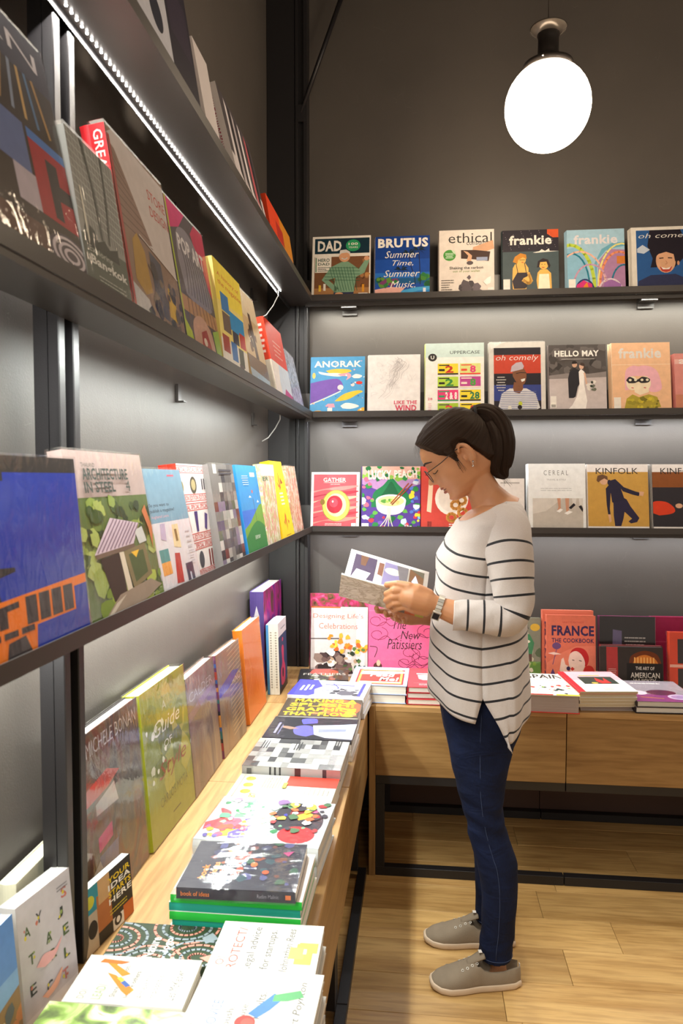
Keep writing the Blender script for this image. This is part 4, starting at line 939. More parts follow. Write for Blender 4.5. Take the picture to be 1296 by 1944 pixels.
FRA = [('r', 0, 0, 1, 1, 'd9745c'), ('t', 'GINETTE MATHIOT', .32, .885, .76, .91, 'b8483c'), ('t', 'FRANCE', .10, .70, .97, .85, '3a2c56', .06), ('t', 'THE COOKBOOK', .10, .60, .97, .665, '3a2c56', .04), ('p', [(0, .30), (.3, .45), (.6, .55), (1, .56), (1, .1), (.5, 0), (0, 0)], 'e4836a'),
       ('p', curve([(.46, .36), (.50, .48), (.62, .53), (.78, .50), (.86, .38), (.80, .26), (.68, .34), (.6, .42)]), 'c22a2c'), ('p', curve([(.44, .34), (.48, .44), (.6, .48), (.72, .42), (.78, .30), (.72, .18), (.58, .12), (.50, .16), (.46, .24)]), 'f2d6cc'), ('e', .86, .19, .11, .085, 'c8342e'), ('p', [(.26, .2), (.3, .36), (.34, .38), (.38, .28), (.44, .26), (.42, .16), (.34, .08)], 'f2d6cc'), ('p', [(.34, 0), (.40, .1), (.6, .12), (.72, .05), (.8, 0)], 'f2d6cc'),
       ('p', [(.48, .22), (.52, .25), (.57, .22), (.52, .19)], 'c8342e'), ('e', .44, .225, .04, .03, '3a2c56'), ('l', [(.52, .35), (.56, .345)], .014, '3a2020'), ('l', [(.66, .345), (.71, .335)], .014, '3a2020'), ('e', .20, .55, .09, .05, '6a4a7a'), ('l', [(.2, .5), (.12, .28)], .014, '6a4a7a'), ('p', [(.06, 0), (.06, .12), (.12, .22), (.18, .12), (.2, 0)], '5a3f78'), ('p', [(.2, 0), (.26, .08), (.34, .06), (.36, 0)], 'c8342e'), ('p', [(.02, .44), (.14, .46), (.3, .43), (.14, .42)], 'f2d6cc')]
stand_on_bench(1038, 1131, 1170, 1295, -.215, 'coral cookbook with a red-haired woman kissing her fingertips', 'd9745c', FRA, .030, R(6), hard=True, spine_art=[('S', 'FRANCE', .15, .08, .85, .9, '3a2c56', .05)])
stand_on_bench(1030, 1127, 1160, 1295, -.178, 'second coral cookbook standing behind the one with the red-haired woman', 'd9745c', None, .026, R(6), hard=True)
OZ = [('r', 0, 0, 1, 1, '2b2628'), ('p', [(.22, 0), (.24, .8), (.40, .78), (.40, 0)], '6a5f82')] + lines(.44, .56, .84, .72, 3, 'b9b2ac', .35, .2, 4, 'c') + [('t', 'Oz', .50, .38, .72, .50, 'c8c2bc', -.01)]
stand_on_bench(1138, 1244, 1172, 1295, -.165, 'black book with a lilac stripe behind the wooden-barrel book', '2b2628', OZ, .03, R(5), hard=True, wrap=True, spine='7a2a5a')
stand_on_bench(1236, 1345, 1173, 1295, -.12, 'wide crimson book at the back right of the bench', '9a2450', [('r', 0, 0, 1, 1, '9a2450'), ('r', .02, .6, .4, .62, 'a83a62')], .03, R(3), hard=True)
WHI = [('r', 0, 0, 1, 1, '37302c'), ('r', .10, 0, .28, 1, 'a83a38'), ('r', .42, 0, .99, .62, '24201e'), ('p', curve([(.46, .62), (.5, .8), (.7, .92), (.9, .84), (.97, .62)]), '6a3418'), ('p', curve([(.52, .62), (.58, .76), (.72, .82), (.86, .74), (.92, .62)]), 'c8742c')] + [('r', .54 + .05 * i, .62, .56 + .05 * i, .76, 'e8b060') for i in range(7)] + \
      [('t', 'THE ART OF', .56, .46, .86, .54, 'd8cfc4', .02), ('t', 'AMERICAN', .48, .27, .94, .40, 'd8cfc4', .02), ('t', 'WHISKEY', .52, .13, .88, .25, 'd8cfc4', .02), ('r', .60, .06, .82, .085, 'a89f94')] + lines(.12, .3, .26, .5, 5, 'e0b0a8', .35, .2, 5, 'c')
stand_on_bench(1140, 1260, 1230, 1300, -.255, 'dark landscape-format book with glowing barrels and a red band', '37302c', WHI, .016, R(8), hard=True)
for k in range(2):
    stand_on_bench(1141 - k, 1259 - k, 1230 - 2 * (k + 1), 1300, -.236 + .019 * k, 'dark copy with a red top edge behind the barrel book' if k == 0 else 'farther dark copy behind the barrel book', '37302c', None, .015, R(8), hard=True, spine='a83a38')
stand_on_bench(1272, 1380, 1203, 1300, -.24, 'orange-red book with black windows cut off at the right edge of the bench', 'd8431f', [('r', 0, 0, 1, 1, 'd8431f'), ('r', .14, .45, .5, .88, '2a2024'), ('r', .14, .02, .5, .36, '2a2024'), ('r', 0, .38, 1, .43, 'e8b0a0')], .03, R(6), hard=True, wrap=True)
# lying flat at the front of the back bench
def flatb(*a, **k):
    k.setdefault('group', 'books lying on the back bench'); k.setdefault('turned', False); return flat(*a, **k)
FEA = [('r', 0, 0, 1, 1, '1f1c1e'), ('p', curve([(.2, .6), (.3, .98), (.6, 1), (.8, .7), (.6, .5), (.4, .55)]), 'b83a30')] + blobs(20, ['6a7a4a', 'c85a44', 'd8d0b8', '2a2a2a'], 41, .25, .05, .7, .5, .03, .1) + [('t', 'FEATHERS', .08, .45, .95, .62, 'c8c2b8', -.01)]
flatb((566, 1292), (661, 1292), (574, 1270), .062, .022, 'black flat book with a red feather and pale capitals', '1f1c1e', FEA, hard=True, wrap=True, copies=1, copy_th=.0392)
FEE = [('r', 0, 0, 1, 1, 'a3b4dc'), ('r', .10, .06, .93, .86, 'c83a3a'), ('r', .13, .10, .90, .82, 'efb75a'), ('r', .17, .14, .86, .80, 'd8433a'), ('p', [(.16, .84), (.2, .98), (.26, .9), (.34, 1), (.4, .9), (.5, 1), (.58, .9), (.66, 1), (.72, .9), (.82, .98), (.88, .84)], 'f0ece4'), ('p', [(.14, .58), (.16, .76), (.94, .78), (.94, .68), (.5, .58)], 'f0ece4'), ('r', .16, .14, .88, .2, 'f0dcc0'),
       ('t', 'Feed', .32, .46, .76, .66, 'f4efe6', .05, .15), ('t', 'Me!', .50, .24, .84, .44, 'f4efe6', .05, .15)]
flatb((661, 1299), (772, 1303), (668, 1265), .064, .031, 'pale blue flat book with a red and yellow badge on top of its stack', 'a3b4dc', FEE, hard=True, copies=1, copy_th=.031)
CUP = [('r', 0, 0, 1, 1, 'd4474e'), ('p', [(.20, .42), (.18, .62), (.52, .62), (.50, .42), (.42, .36), (.28, .36)], 'f4ece6'), ('r', .16, .66, .54, .71, 'f4ece6'), ('r', .1, .2, .7, .205, 'e89a9a')] + lines(.2, .1, .6, .2, 2, 'f0c8c8', .3, .2, 3)
flatb((774, 1304), (880, 1307), (775, 1268), .062, .020, 'red flat book with a white cup on top of its stack', 'd4474e', CUP, hard=True, copies=2, copy_th=.020, spine='a82830')
SPA = [('r', 0, 0, 1, 1, 'efe9da'), ('t', 'SPAIN', .12, .76, .86, .96, '3a342e', .04), ('t', 'THE COOKBOOK', .22, .66, .84, .72, '6a5a4a', .0)] + blobs(16, ['d8433a', 'e8c84a', '8ab04a', 'e8703c', '2a3a3a'], 44, .02, .05, .95, .6, .02, .07) + [('l', curve([(.2, .1), (.4, .4), (.6, .2), (.9, .5)], 6), .006, '6a8a5a'), ('l', curve([(.5, .1), (.7, .45), (.9, .15)], 6), .006, 'c85a4a'), ('r', 0, 0, .5, .04, 'c8342e'), ('r', .56, 0, 1, .05, 'e8d03c')]
flatb((1000, 1318), (1101, 1322), (1003, 1278), .0595, .059, 'thick cream flat cookbook with scattered fruit and black capitals', 'efe9da', SPA, hard=True, spine='c8342e', pages=pages_mat('page_edges_grey', 'b9a9a2', '8f807a'))
SIM = [('r', 0, 0, 1, 1, 'e6e0d6'), ('r', 0, .55, 1, 1, 'e8a8ae'), ('r', 0, 0, .10, 1, 'c8222c'), ('r', .24, .36, .86, .72, '2f3a30'), ('p', [(.46, .70), (.5, .5), (.54, .68), (.64, .5), (.7, .68), (.74, .4), (.56, .38), (.52, .44)], 'b8342c'), ('e', .44, .41, .06, .035, 'd8b04a'), ('r', .3, .77, .68, .80, 'c9a23c')] + lines(.46, .06, .66, .24, 3, 'c8c2b8', .4, .2, 3)
flatb((1101, 1313), (1211, 1313), (1075, 1275), .070, .008, 'flat pink and white book with a red spine strip on top of its stack', 'e6e0d6', SIM, copies=4, copy_th=.0105, spine='c8222c', copy_spine='e6e0d6', pages=PAGES_OLD)
flatb((1102, 1339), (1211, 1340), (1086, 1306), .0176, .0172, 'thick bottom book of the pink and white stack', 'd8d0c4', None, pages=pages_mat('page_edges_grey', 'b9a9a2', '8f807a'))
FOO = [('r', 0, 0, 1, 1, '9a8f96'), ('r', 0, 0, 1, .34, '8a3a76'), ('e', .55, .42, .24, .13, '5a2440'), ('e', .18, .40, .13, .10, 'd8ccd8'), ('e', .76, .22, .18, .12, 'cdb8d4'), ('e', .76, .22, .13, .08, 'a888b4'), ('l', [(.14, .2), (.48, .14)], .03, 'c8843c')] + lines(.2, .84, .72, .9, 1, 'e8e2dc', .6, .1, 3)
flatb((1209, 1331), (1330, 1334), (1195, 1292), .042, .020, 'flat book with purple bowls on top of its stack', '9a8f96', FOO, hard=True, wrap=True, copies=1, copy_th=.020, spine='2a2228')
# ------------------------------------------------------------------ left wall, lowest shelf (nearest first)
BLO = [('r', 0, 0, 1, 1, '2c3fa8'), ('r', 0, .92, 1, 1, '3a3432'), ('p', [(0, .92), (.5, .92), (.5, .88), (.36, .88), (.36, .72), (.42, .72), (.42, .48), (.52, .47), (.52, .45), (.40, .43), (.46, .2), (0, .22)], '3a3434'),
       ('p', [(0, .13), (0, .305), (1, .355), (1, .305), (.90, .30), (.90, .05), (.72, .02), (.72, -.0), (0, 0)], 'ef7d1a'), ('r', .905, 0, 1, .30, '2c3fa8'), ('p', [(.60, 0), (.62, .17), (.905, .175), (.905, 0)], '2c3fa8'),
       ('p', [(.40, .20), (.40, .30), (.52, .31), (.52, .28), (.45, .275), (.45, .20)], '40383a')] + [('r', .56 + .085 * i, .185, .63 + .085 * i, .32, '40383a') for i in range(4)] + \
      [('r', .02 + .10 * i, .15, .10 + .10 * i, .18, '40383a') for i in range(6)] + [('p', [(.42, .03), (.44, .13), (.54, .14), (.58, .04)], '40383a'), ('p', [(.22, .01), (.24, .07), (.34, .08), (.46, .02)], '40383a'), ('r', .05, .2, .14, .24, '40383a'),
       ('t', 'Architecture', -.1, .785, .33, .83, 'e6dcd8', .03), ('t', 'Modern', .0, .845, .17, .88, 'd8a8a0', .03), ('l', [(0, .004), (1, .004)], .02, 'ef7d1a')]
stand_left((-160, 1350), (173, 1195), (-215, 857), 'blue book with orange buildings in a clear sleeve at the near end', '2c3fa8', BLO, .02, wrap=True, name='book')
STE = [('r', 0, 0, 1, 1, 'b39c96'), ('r', 0, 0, 1, .73, '5a6a34')] + blobs(60, ['3f5226', '6a7c38', '8a9a48', '2f3d1e', '55682e', 'a3ad5c'], 51, 0, .3, 1, .70, .04, .09) + blobs(20, ['8a9a40', '6d7d33', 'a0a84e'], 52, 0, 0, 1, .25, .05, .12) + \
      [('p', [(.14, .40), (.40, .60), (.78, .545), (.66, .42)], 'bfa9b4'), ('p', [(.14, .40), (.66, .42), (.68, .395), (.16, .375)], '6b5548'), ('p', [(.20, .37), (.44, .385), (.46, .13), (.28, .11)], '3d2c26'), ('p', [(.44, .385), (.50, .385), (.54, .14), (.47, .13)], 'c9b8a4'), ('p', [(.50, .385), (.82, .41), (.86, .2), (.56, .14)], '7a6a4c'), ('p', [(.56, .36), (.78, .37), (.80, .22), (.60, .18)], '4f5636'), ('p', [(.60, .37), (.72, .375), (.66, .33)], 'd8a83a'),
       ('p', [(.10, .02), (.36, .14), (.82, .17), (.98, .11), (.60, .03)], '8d7a6a'), ('p', [(.30, .10), (.44, .13), (.20, .03), (.12, .02)], 'b8a898'), ('p', [(.70, .50), (.82, .52), (.86, .42), (.74, .41)], 'b9b4b0')] + \
      [('l', [(.18 + .052 * i, .41 + .002 * i), (.44 + .042 * i, .59 - .006 * i)], .008, '7d6474') for i in range(9)] + \
      [('t', 'THAILAND', .16, .905, .32, .93, '3a3f38', .0), ('t', 'ARCHITECTURE', .16, .83, .74, .90, '37403a', .04), ('t', 'IN STEEL', .16, .755, .54, .82, '37403a', .04), ('t', '4', .69, .755, .75, .825, '37403a', .0), ('p', [(.86, .62), (.92, .66), (.98, .5), (.94, .36), (.92, .5)], 'b56a44')]
stand_left((178, 1190), (312, 1133), (118, 858), 'book with a small steel-roofed pavilion in green woods in a sleeve', 'b39c96', STE, .02, wrap=True)
SOY = [('r', 0, 0, 1, 1, 'd8cfd4'), ('r', 0, .57, 1, 1, '7d9db2'), ('t', 'So you want to', .04, .69, .52, .725, '26303a', .015), ('t', 'publish a magazine?', .04, .645, .64, .68, '26303a', .015), ('t', 'Angharad Lewis', .04, .60, .46, .63, 'd8a8b4', .01), ('r', .62, .94, .8, .955, 'c85a70'),
       ('r', .06, .22, .28, .36, '3f8a8c'), ('r', .06, .16, .28, .26, 'e39a44'), ('p', [(.34, .07), (.42, .31), (.55, .30), (.52, .06)], 'b5322f'), ('r', .64, .02, .84, .20, '3a3850'), ('r', .72, .03, .76, .12, 'c8c8d8'), ('p', [(.44, .36), (.48, .54), (.64, .54), (.62, .34)], 'dfc79c'), ('p', [(.52, .40), (.52, .5), (.58, .5), (.58, .40)], '8a6a3a'), ('p', [(.16, .44), (.2, .56), (.32, .56), (.28, .42)], 'b8a8c0')] + lines(.80, .2, .96, .5, 7, 'b8aeb4', .25, .3, 6)
stand_left((315, 1131), (383, 1098), (265.6, 893), 'pale book with a grey-blue upper half and small printed covers in a sleeve', 'd8cfd4', SOY, .014, wrap=True)
SPE = [('r', 0, 0, 1, 1, 'e9dfdf')]
for i, y in enumerate((.93, .68, .60, .335, .255, .01)):
    SPE += [('r', 0, y - .012, 1, y - .006, 'c93a36'), ('r', 0, y + .048, 1, y + .054, 'c93a36'), ('t', 'SPECIAL SPECIAL SPECIAL' if i % 2 == 0 else 'EDITION EDITION EDITION', .0, y, .99, y + .042, 'c93a36', .015)]
SPE += [('e', .52, .815, .12, .075, '5a5348'), ('e', .52, .815, .08, .05, 'b5a67c'), ('r', .84, .77, .88, .87, '4a4550'), ('r', .92, .77, .96, .87, '4a4550'), ('e', .1, .80, .06, .05, '9a8a4a'), ('p', [(.14, .40), (.2, .56), (.26, .40)], 'b0483e'), ('p', [(.45, .40), (.42, .58), (.54, .58), (.52, .40)], '4a3570'), ('p', [(.76, .42), (.82, .56), (.92, .54), (.84, .40)], '54407a'), ('e', .5, .15, .09, .075, '4a4a52'), ('r', .80, .07, .85, .22, '7a2c28'), ('r', .90, .07, .95, .22, '7a2c28'), ('r', .12, .07, .18, .2, '8a8a44')]
stand_left((362, 1108), (410, 1086), (333, 882), 'white book with rows of red capitals and small product pictures', 'e9dfdf', SPE, .018, spine='d9301f', plane=SF - .026)
stand_left((345, 1116), (405, 1088), (313, 884), 'copy with a red spine behind the book of red capitals', 'd9301f', None, .016, plane=SF - .047)
PIX = [('r', 0, 0, 1, 1, '8b8684')]
r_ = random.Random(5)
for i in range(7):
    for j in range(11):
        c = r_.choice(['8b8684', '8b8684', 'b8b2ae', '5b5656', '3d3a40', 'dcd6d2', '6f6a6a', '7a3f3a', '5a4a78', '8a7a94', '5f6a4a'] if j < 7 else ['8b8684', '8b8684', '6f6a6a', 'dcd6d2', '46434a'])
        PIX.append(('r', i / 7, j / 11, (i + 1) / 7, (j + 1) / 11, c))
PIX += [('r', .35 + .0, .93, .9, .95, '46434a'), ('r', .35, .90, .9, .915, '46434a')]
stand_left((426, 1079), (467, 1059), (395, 883), 'grey book covered in small pixel squares in a sleeve', '8b8684', PIX, .02, wrap=True)
HIL = [('r', 0, 0, 1, 1, '3f8fd0'), ('r', 0, .3, 1, .5, '3a6fd0'), ('p', [(0, 0), (0, .30), (.3, .36), (.6, .46), (.85, .54), (1, .55), (1, 0)], '6f9c3c'), ('p', curve([(0, .2), (.3, .30), (.62, .36), (.85, .33), (1, .28)]) + [(1, 0), (0, 0)], '2f7a3c'), ('l', [(.62, .36), (.60, .62)], .014, '40342f'), ('e', .61, .70, .03, .02, 'd8604a'), ('p', [(.40, .635), (.46, .66), (.54, .635)], 'eef2f2'), ('p', [(.76, .57), (.82, .60), (.88, .57)], 'eef2f2'), ('r', .62, .87, .86, .92, 'cfe0ee')] + lines(.2, .78, .52, .90, 5, 'cfe0ee', .3, .4, 7, 'c') + [('t', 'EVERYDAY', .40, .165, .66, .205, 'e6eee2', .0), ('r', .18, .012, .36, .026, 'e6eee2')]
stand_left((474, 1055), (510, 1040), (446, 886), 'blue book with green hills and a kite', '3f8fd0', HIL, .03, spine='2f86cc', spine_art=[('S', 'KITE', .3, .82, .7, .95, 'e6eef2')][:0], plane=SF - .006)
FL1 = photo('pink_flowers', ['e8d6d2', 'd98a8a', 'b8c07a', 'f0e6e0', 'c05a6a'], 55, 1.2, (1, 1, .5))
stand_left((510, 1040), (534, 1029), (493, 882), 'pale floral book between the hill book and the yellow book', FL1, [('r', 0, .86, 1, 1, 'd8d8d4'), ('t', 'ER', .1, .80, .5, .85, '2f6a5a', .02)], .02, plane=SF - .008)
YEL = [('r', 0, 0, 1, 1, 'eec019'), ('p', [(.45, .62), (.52, .94), (.58, .66)], 'b8501c'), ('p', [(.30, .75), (.48, .68), (.4, .66)], 'b8501c'), ('p', [(.62, .80), (.8, .72), (.6, .70)], '8a3a1c'), ('t', 'THE', .40, .58, .62, .615, 'f6ecc8', .02), ('t', 'ART', .42, .51, .62, .545, '5a3a10', .02), ('t', 'OF', .36, .44, .66, .48, 'f6ecc8', .02), ('p', [(.42, .28), (.5, .10), (.56, .3), (.5, .34)], 'b8601c'), ('p', [(.3, .22), (.46, .28), (.38, .18)], 'b8601c'), ('p', [(.62, .25), (.76, .22), (.66, .18)], 'b8601c'), ('r', .3, .05, .7, .06, '9a7a10')]
YEL = [a for a in YEL if a[0] != 't' ] + lines(.36, .44, .66, .62, 4, 'f6ecc8', .5, .2, 3, 'c')
stand_left((539, 1027), (560, 1018), (510, 878), 'tall yellow book with thin rust-coloured flames', 'eec019', YEL, .03, spine='e2b417', plane=SF - .006)
FL2 = photo('rose_flowers', ['d8b8b0', 'c0605a', 'b0a078', 'e6d4cc', '8a5a50'], 60, 1.2, (1, 1, .5))
stand_left((560, 1018), (577, 1010), (540.5, 886), 'rose-patterned book in a sleeve at the far end of the lowest shelf', FL2, None, .025, wrap=True, plane=SF - .012)

# ---- middle shelf
MOD = [('r', 0, 0, 1, 1, '3c3028'), ('r', 0, .80, 1, 1, '3a3442'), ('t', 'MODERN', -.32, .87, .93, .945, 'd8d2d8', -.005), ('p', [(0, .45), (0, .78), (.45, .76), (.5, .5)], '5f4433'), ('r', .0, .62, .12, .8, 'b8906a'), ('p', [(.0, .2), (.0, .40), (.3, .46), (.5, .36), (.30, .22)], 'c0803f'),
       ('r', .52, .36, .72, .56, '5f6fa0'), ('r', .60, .22, .74, .36, 'b9aebb'), ('r', .74, .22, 1, .56, 'a8232b'), ('r', .74, .52, 1, .56, '4a78c0'), ('p', [(.84, .24), (.84, .48), (.92, .48), (.92, .40), (1, .40), (1, .34), (.90, .33), (.90, .24)], '342a2c'),
       ('p', [(0, .02), (.05, .26), (.4, .14), (.55, .05)], 'b06a2c'), ('p', [(.0, .34), (.4, .20), (.42, .17), (.0, .28)], 'f2dfb4'), ('p', [(.0, .16), (.32, .03), (.3, .01), (0, .11)], 'f2dfb4'), ('e', .26, .74, .03, .02, 'f4e8d8'), ('e', .38, .72, .02, .015, 'f4e8d8')] + \
      [('l', [(.60 + .08 * i, .60), (.66 + .05 * i, .80)], .018, c) for i, c in enumerate(('b08a56', '8a94a8', 'c8a468', '5a7aa0', 'b08a56'))] + \
      [('e', .90, .10, .16 - .02 * i, .085 - .011 * i, ('4a4048', 'cfc4cc')[i % 2]) for i in range(7)] + [('r', .35, .0, .74, .16, '5b3a2a')]
stand_left((-190, 360), (170, 537), (-270, -10), 'dark book of furniture and interiors at the near end of the middle shelf', '3c3028', MOD, .02, wrap=True, h=.30)
BKK = [('r', 0, 0, 1, 1, '9a9c98'), ('r', 0, 0, 1, .36, '5a6258')] + [('l', [(.0 + .07 * i, 1), (.06 * i + .16, .40)], .012, '6f716f') for i in range(14)] + [('l', [(0, .96 - .05 * i), (1, .90 - .05 * i)], .008, 'c6c8c8') for i in range(10)] + [('l', curve([(.3, 1), (.42, .7), (.46, .4)], 5), .05, '4f544e'), ('l', curve([(.72, 1), (.70, .7), (.62, .4)], 5), .04, '4f544e'),
       ('p', [(.08, .4), (.12, .44), (.16, .36), (.2, .44), (.3, .42), (.34, .36), (.5, .4), (.6, .36), (.8, .40), (.8, .3), (.08, .3)], '2f342e'), ('t', 'Exploring', .12, .255, .62, .305, 'c8ccc4', -.005), ('t', 'Bangkok', .12, .175, .94, .25, 'e8e9e4', .05), ('p', [(.1, .66), (.13, .66), (.16, .34), (.13, .3)], 'e8e6d8')] + lines(.24, .05, .9, .15, 4, 'b4b8b0', .3, .3, 4)
stand_left((172, 537), (255, 586), (123, 238), 'grey book with a curved glass roof in a sleeve', '9a9c98', BKK, .018, wrap=True)
STO = [('r', 0, 0, 1, 1, '8d7260'), ('p', [(0, .95), (0, .55), (.5, .48), (1, .40), (1, .98), (.1, 1)], 'cfc6c4'), ('p', [(0, .92), (0, .5), (.35, .46), (.55, .5), (.1, .9)], '8f7365')] + [('l', [(0, .50 + .05 * i), (.1 + .05 * (9 - i), .48 + .042 * i)], .008, '6b5348') for i in range(9)] + \
      [('t', 'STORE', .62, .80, .97, .86, 'c2483e', .0), ('t', 'DESIGN', .62, .70, .99, .76, 'c2483e', .0), ('p', [(.12, .22), (.16, .44), (.26, .5), (.36, .42), (.40, .2), (.26, .16)], 'b08a34'), ('p', [(.70, .12), (.74, .3), (.86, .3), (.88, .1)], 'd8b020'), ('p', [(.45, .1), (.45, .45), (.66, .42), (.68, .08)], '4a4a5a'), ('p', [(.0, .0), (.0, .2), (.3, .14), (.4, 0)], 'bfc0c4')] + blobs(30, ['3a3236', '5a4a44', '7a6a5a', '46424c', '2c282c'], 61, .3, .0, 1, .36, .03, .08) + [('l', [(.3, .5), (1, .40)], .01, 'd8d0cc'), ('r', .0, .0, .04, .95, 'a83a34')]
stand_left((258, 588), (355, 640), (199, 236), 'tall pale book of shop interiors with a hanging mustard coat', 'c8c0bc', STO, .024, spine='c8222a', wrap=True, spine_art=[('S', 'GREAT', .2, .72, .8, .97, 'f0e6e0', .02)])
stand_left((248, 583), (335, 629), (176, 240), 'red-spined book behind the pale book of shop interiors', 'c8222a', None, .016, plane=SF - .040)
POP = [('r', 0, 0, 1, 1, '5a5258'), ('p', [(0, .78), (.0, 1), (.5, 1), (.28, .86)], 'd8347c'), ('p', [(.6, .9), (.75, 1), (1, 1), (1, .5), (.8, .62)], 'c8345c'), ('p', curve([(.12, .62), (.2, .82), (.45, .88), (.7, .80), (.9, .58), (.92, .40), (.6, .34), (.2, .38)]), '8c8894')] + [('l', curve([(.2 + .07 * i, .80 - .01 * i), (.3 + .07 * i, .6), (.26 + .08 * i, .40)], 4), .016, '3f3a42') for i in range(9)] + \
      [('t', 'POP ART', .18, .68, .88, .80, 'e6e2e6', .06), ('r', .0, .25, 1, .36, 'b98d5e')] + [('l', [(.2 + .1 * i, .36), (.18 + .11 * i, .22)], .02, '7a5434') for i in range(8)] + [('p', curve([(.2, .0), (.24, .2), (.5, .28), (.75, .2), (.8, .05)]), 'c9a08c'), ('p', [(.40, .0), (.44, .16), (.6, .2), (.7, .05)], 'a8403c'), ('p', [(0, .0), (.0, .20), (.16, .12), (.2, 0)], 'b8cc3c'), ('p', [(.84, .0), (.8, .22), (1, .26), (1, 0)], '9cc04a'), ('e', .52, .10, .05, .03, 'e8d8cc'), ('l', [(.02, .0), (.02, 1)], .03, 'b8cc3c')]
stand_left((358, 643), (424, 685), (311, 370), 'book with grey engraved artwork and a magenta corner in a sleeve', '5a5258', POP, .022, wrap=True)
HIS = [('r', 0, 0, 1, 1, 'e3d27a'), ('p', [(0, .62), (0, 1), (1, 1), (1, .66)], 'e9d64a'), ('t', 'A history of', .10, .85, .9, .90, 'c8642c', .01), ('t', 'the magazine', .10, .77, .98, .83, 'c8642c', .01), ('r', .14, .55, .42, .72, '3a78b8'), ('r', .42, .42, .98, .60, '2c8ac8'), ('r', .14, .36, .42, .54, '6a5a50'), ('r', .46, .3, .7, .42, '3a3a4a'), ('r', .74, .3, .98, .45, 'b8342c'), ('r', 0, 0, 1, .28, 'dcd8d0'), ('r', .06, .16, .3, .32, 'a0463c'), ('r', .36, .12, .58, .30, '2f68b0'), ('r', .64, .10, .84, .28, '4a4a3a'), ('r', .62, .03, .80, .12, '5a4a4a')]
stand_left((426, 685), (474.5, 715), (403, 486), 'yellow book with a mosaic of blue and red panels', 'e3d27a', HIS, .014)
TAN = [('r', 0, 0, 1, 1, 'd8bb8e'), ('r', 0, .72, 1, 1, 'e6d4b4')] + blobs(8, ['5a3f2a', '7a5436', '3a2a20'], 71, .3, .3, .7, .8, .06, .12) + [('p', [(.46, .3), (.48, .78), (.6, .78), (.62, .3)], '5a3f30'), ('r', 0, .0, 1, .3, '7a5a3c'), ('p', [(.0, .0), (.0, .16), (1, .12), (1, 0)], 'a8b8c8')]
stand_left((481.5, 720), (516, 738), (442, 535), 'sand-coloured book with a lone dark figure in a sleeve', 'd8bb8e', TAN, .018, wrap=True)
RDW = [('r', 0, 0, 1, 1, 'c7d4e8'), ('r', 0, .46, 1, 1, 'd6391f'), ('p', [(.0, .0), (.0, .46), (.4, .46), (.3, .2), (.35, 0)], 'e8e2e2'), ('p', [(.4, 0), (.6, .16), (1, .1), (1, 0)], 'b8488a')] + lines(.3, .56, .8, .8, 4, 'e8b0a4', .3, .3, 3)
stand_left((528, 748), (558, 764), (500, 604), 'thick red book with a pale lower half on the middle left shelf', 'd6391f', RDW, .038, spine='e2462a', spine_art=[('r', 0, 0, 1, .46, 'e6ddcc'), ('r', .1, 0, .9, .06, 'd6391f'), ('S', 'ART', .2, .5, .8, .95, 'f0dcd4')][:2] + lines(.2, .55, .8, .95, 6, 'f0dcd4', .5, .3, 4), plane=SF - .006)
stand_left((560, 765), (579, 780), (537, 662), 'pale blue book in a loose sleeve at the far end of the middle shelf', photo('pale_blue_print', ['8a8a9a', 'b8c0d4', '6a6a78', 'd8dce6'], 40), None, .022, wrap=True, plane=SF - .012)

# ---- topmost shelf
WHB = [('r', 0, 0, 1, 1, 'c9cbd6'), ('e', .55, .66, .16, .10, '2a2c3c'), ('e', .75, .3, .12, .12, '2a2c3c'), ('e', .3, .35, .08, .06, '2a2c3c'), ('r', .3, .04, .7, .1, '6a6c7c')]
stand_left((215, -62), (336, 134), (190, -420), 'pale lavender book with black spots on the topmost left shelf', 'c9cbd6', WHB, .02, h=.27, lean=R(9))
stand_left((337, 138), (386, 222), (300, -20), 'black book beside the pale spotted one on the topmost shelf', '2a2634', [('r', 0, 0, 1, 1, '2a2634'), ('r', .1, .4, .9, .8, '383042')], .018, h=.26, lean=R(9))
stand_left((398, 235), (424, 280), (376, 172), 'thin white book squeezed beside the thick white infographic book', 'd8d0d0', None, .030, spine='d9d0d0', spine_art=[('S', 'INFORMATION IS BEAUTIFUL', .3, .3, .7, .95, 'a8485a')], plane=SF - .012, lean=R(10), h=.21)
INF = [('r', 0, 0, 1, 1, '4a4448'), ('r', 0, 0, 1, .3, 'cfc8ca')] + [('p', [(.1 + .1 * i, .2), (.16 + .1 * i, .95), (.22 + .1 * i, .9), (.2 + .1 * i, .1)], c) for i, c in enumerate(('d8d2d4', '2a262a', 'b8b0b4', '38343a', 'e2dcde', '4a4448', 'c05a64', '2a262a'))]
stand_left((453, 331), (509, 428), (412, 162), 'thick white-spined book of infographics on the topmost left shelf', '4a4448', INF, .045, spine='dcd4d2', spine_art=[('S', 'INFORMATION MADE BEAUTIFUL', .25, .22, .68, .96, 'a03a52', .01)])
stand_left((516, 440), (560, 518), (499, 368), 'orange-red book at the far end of the topmost left shelf', 'd5421c', [('r', 0, 0, 1, 1, 'd5421c'), ('r', .5, .0, 1, 1, 'c8801c'), ('r', .3, .3, .6, .7, 'a82a1c')], .018, lean=R(9))

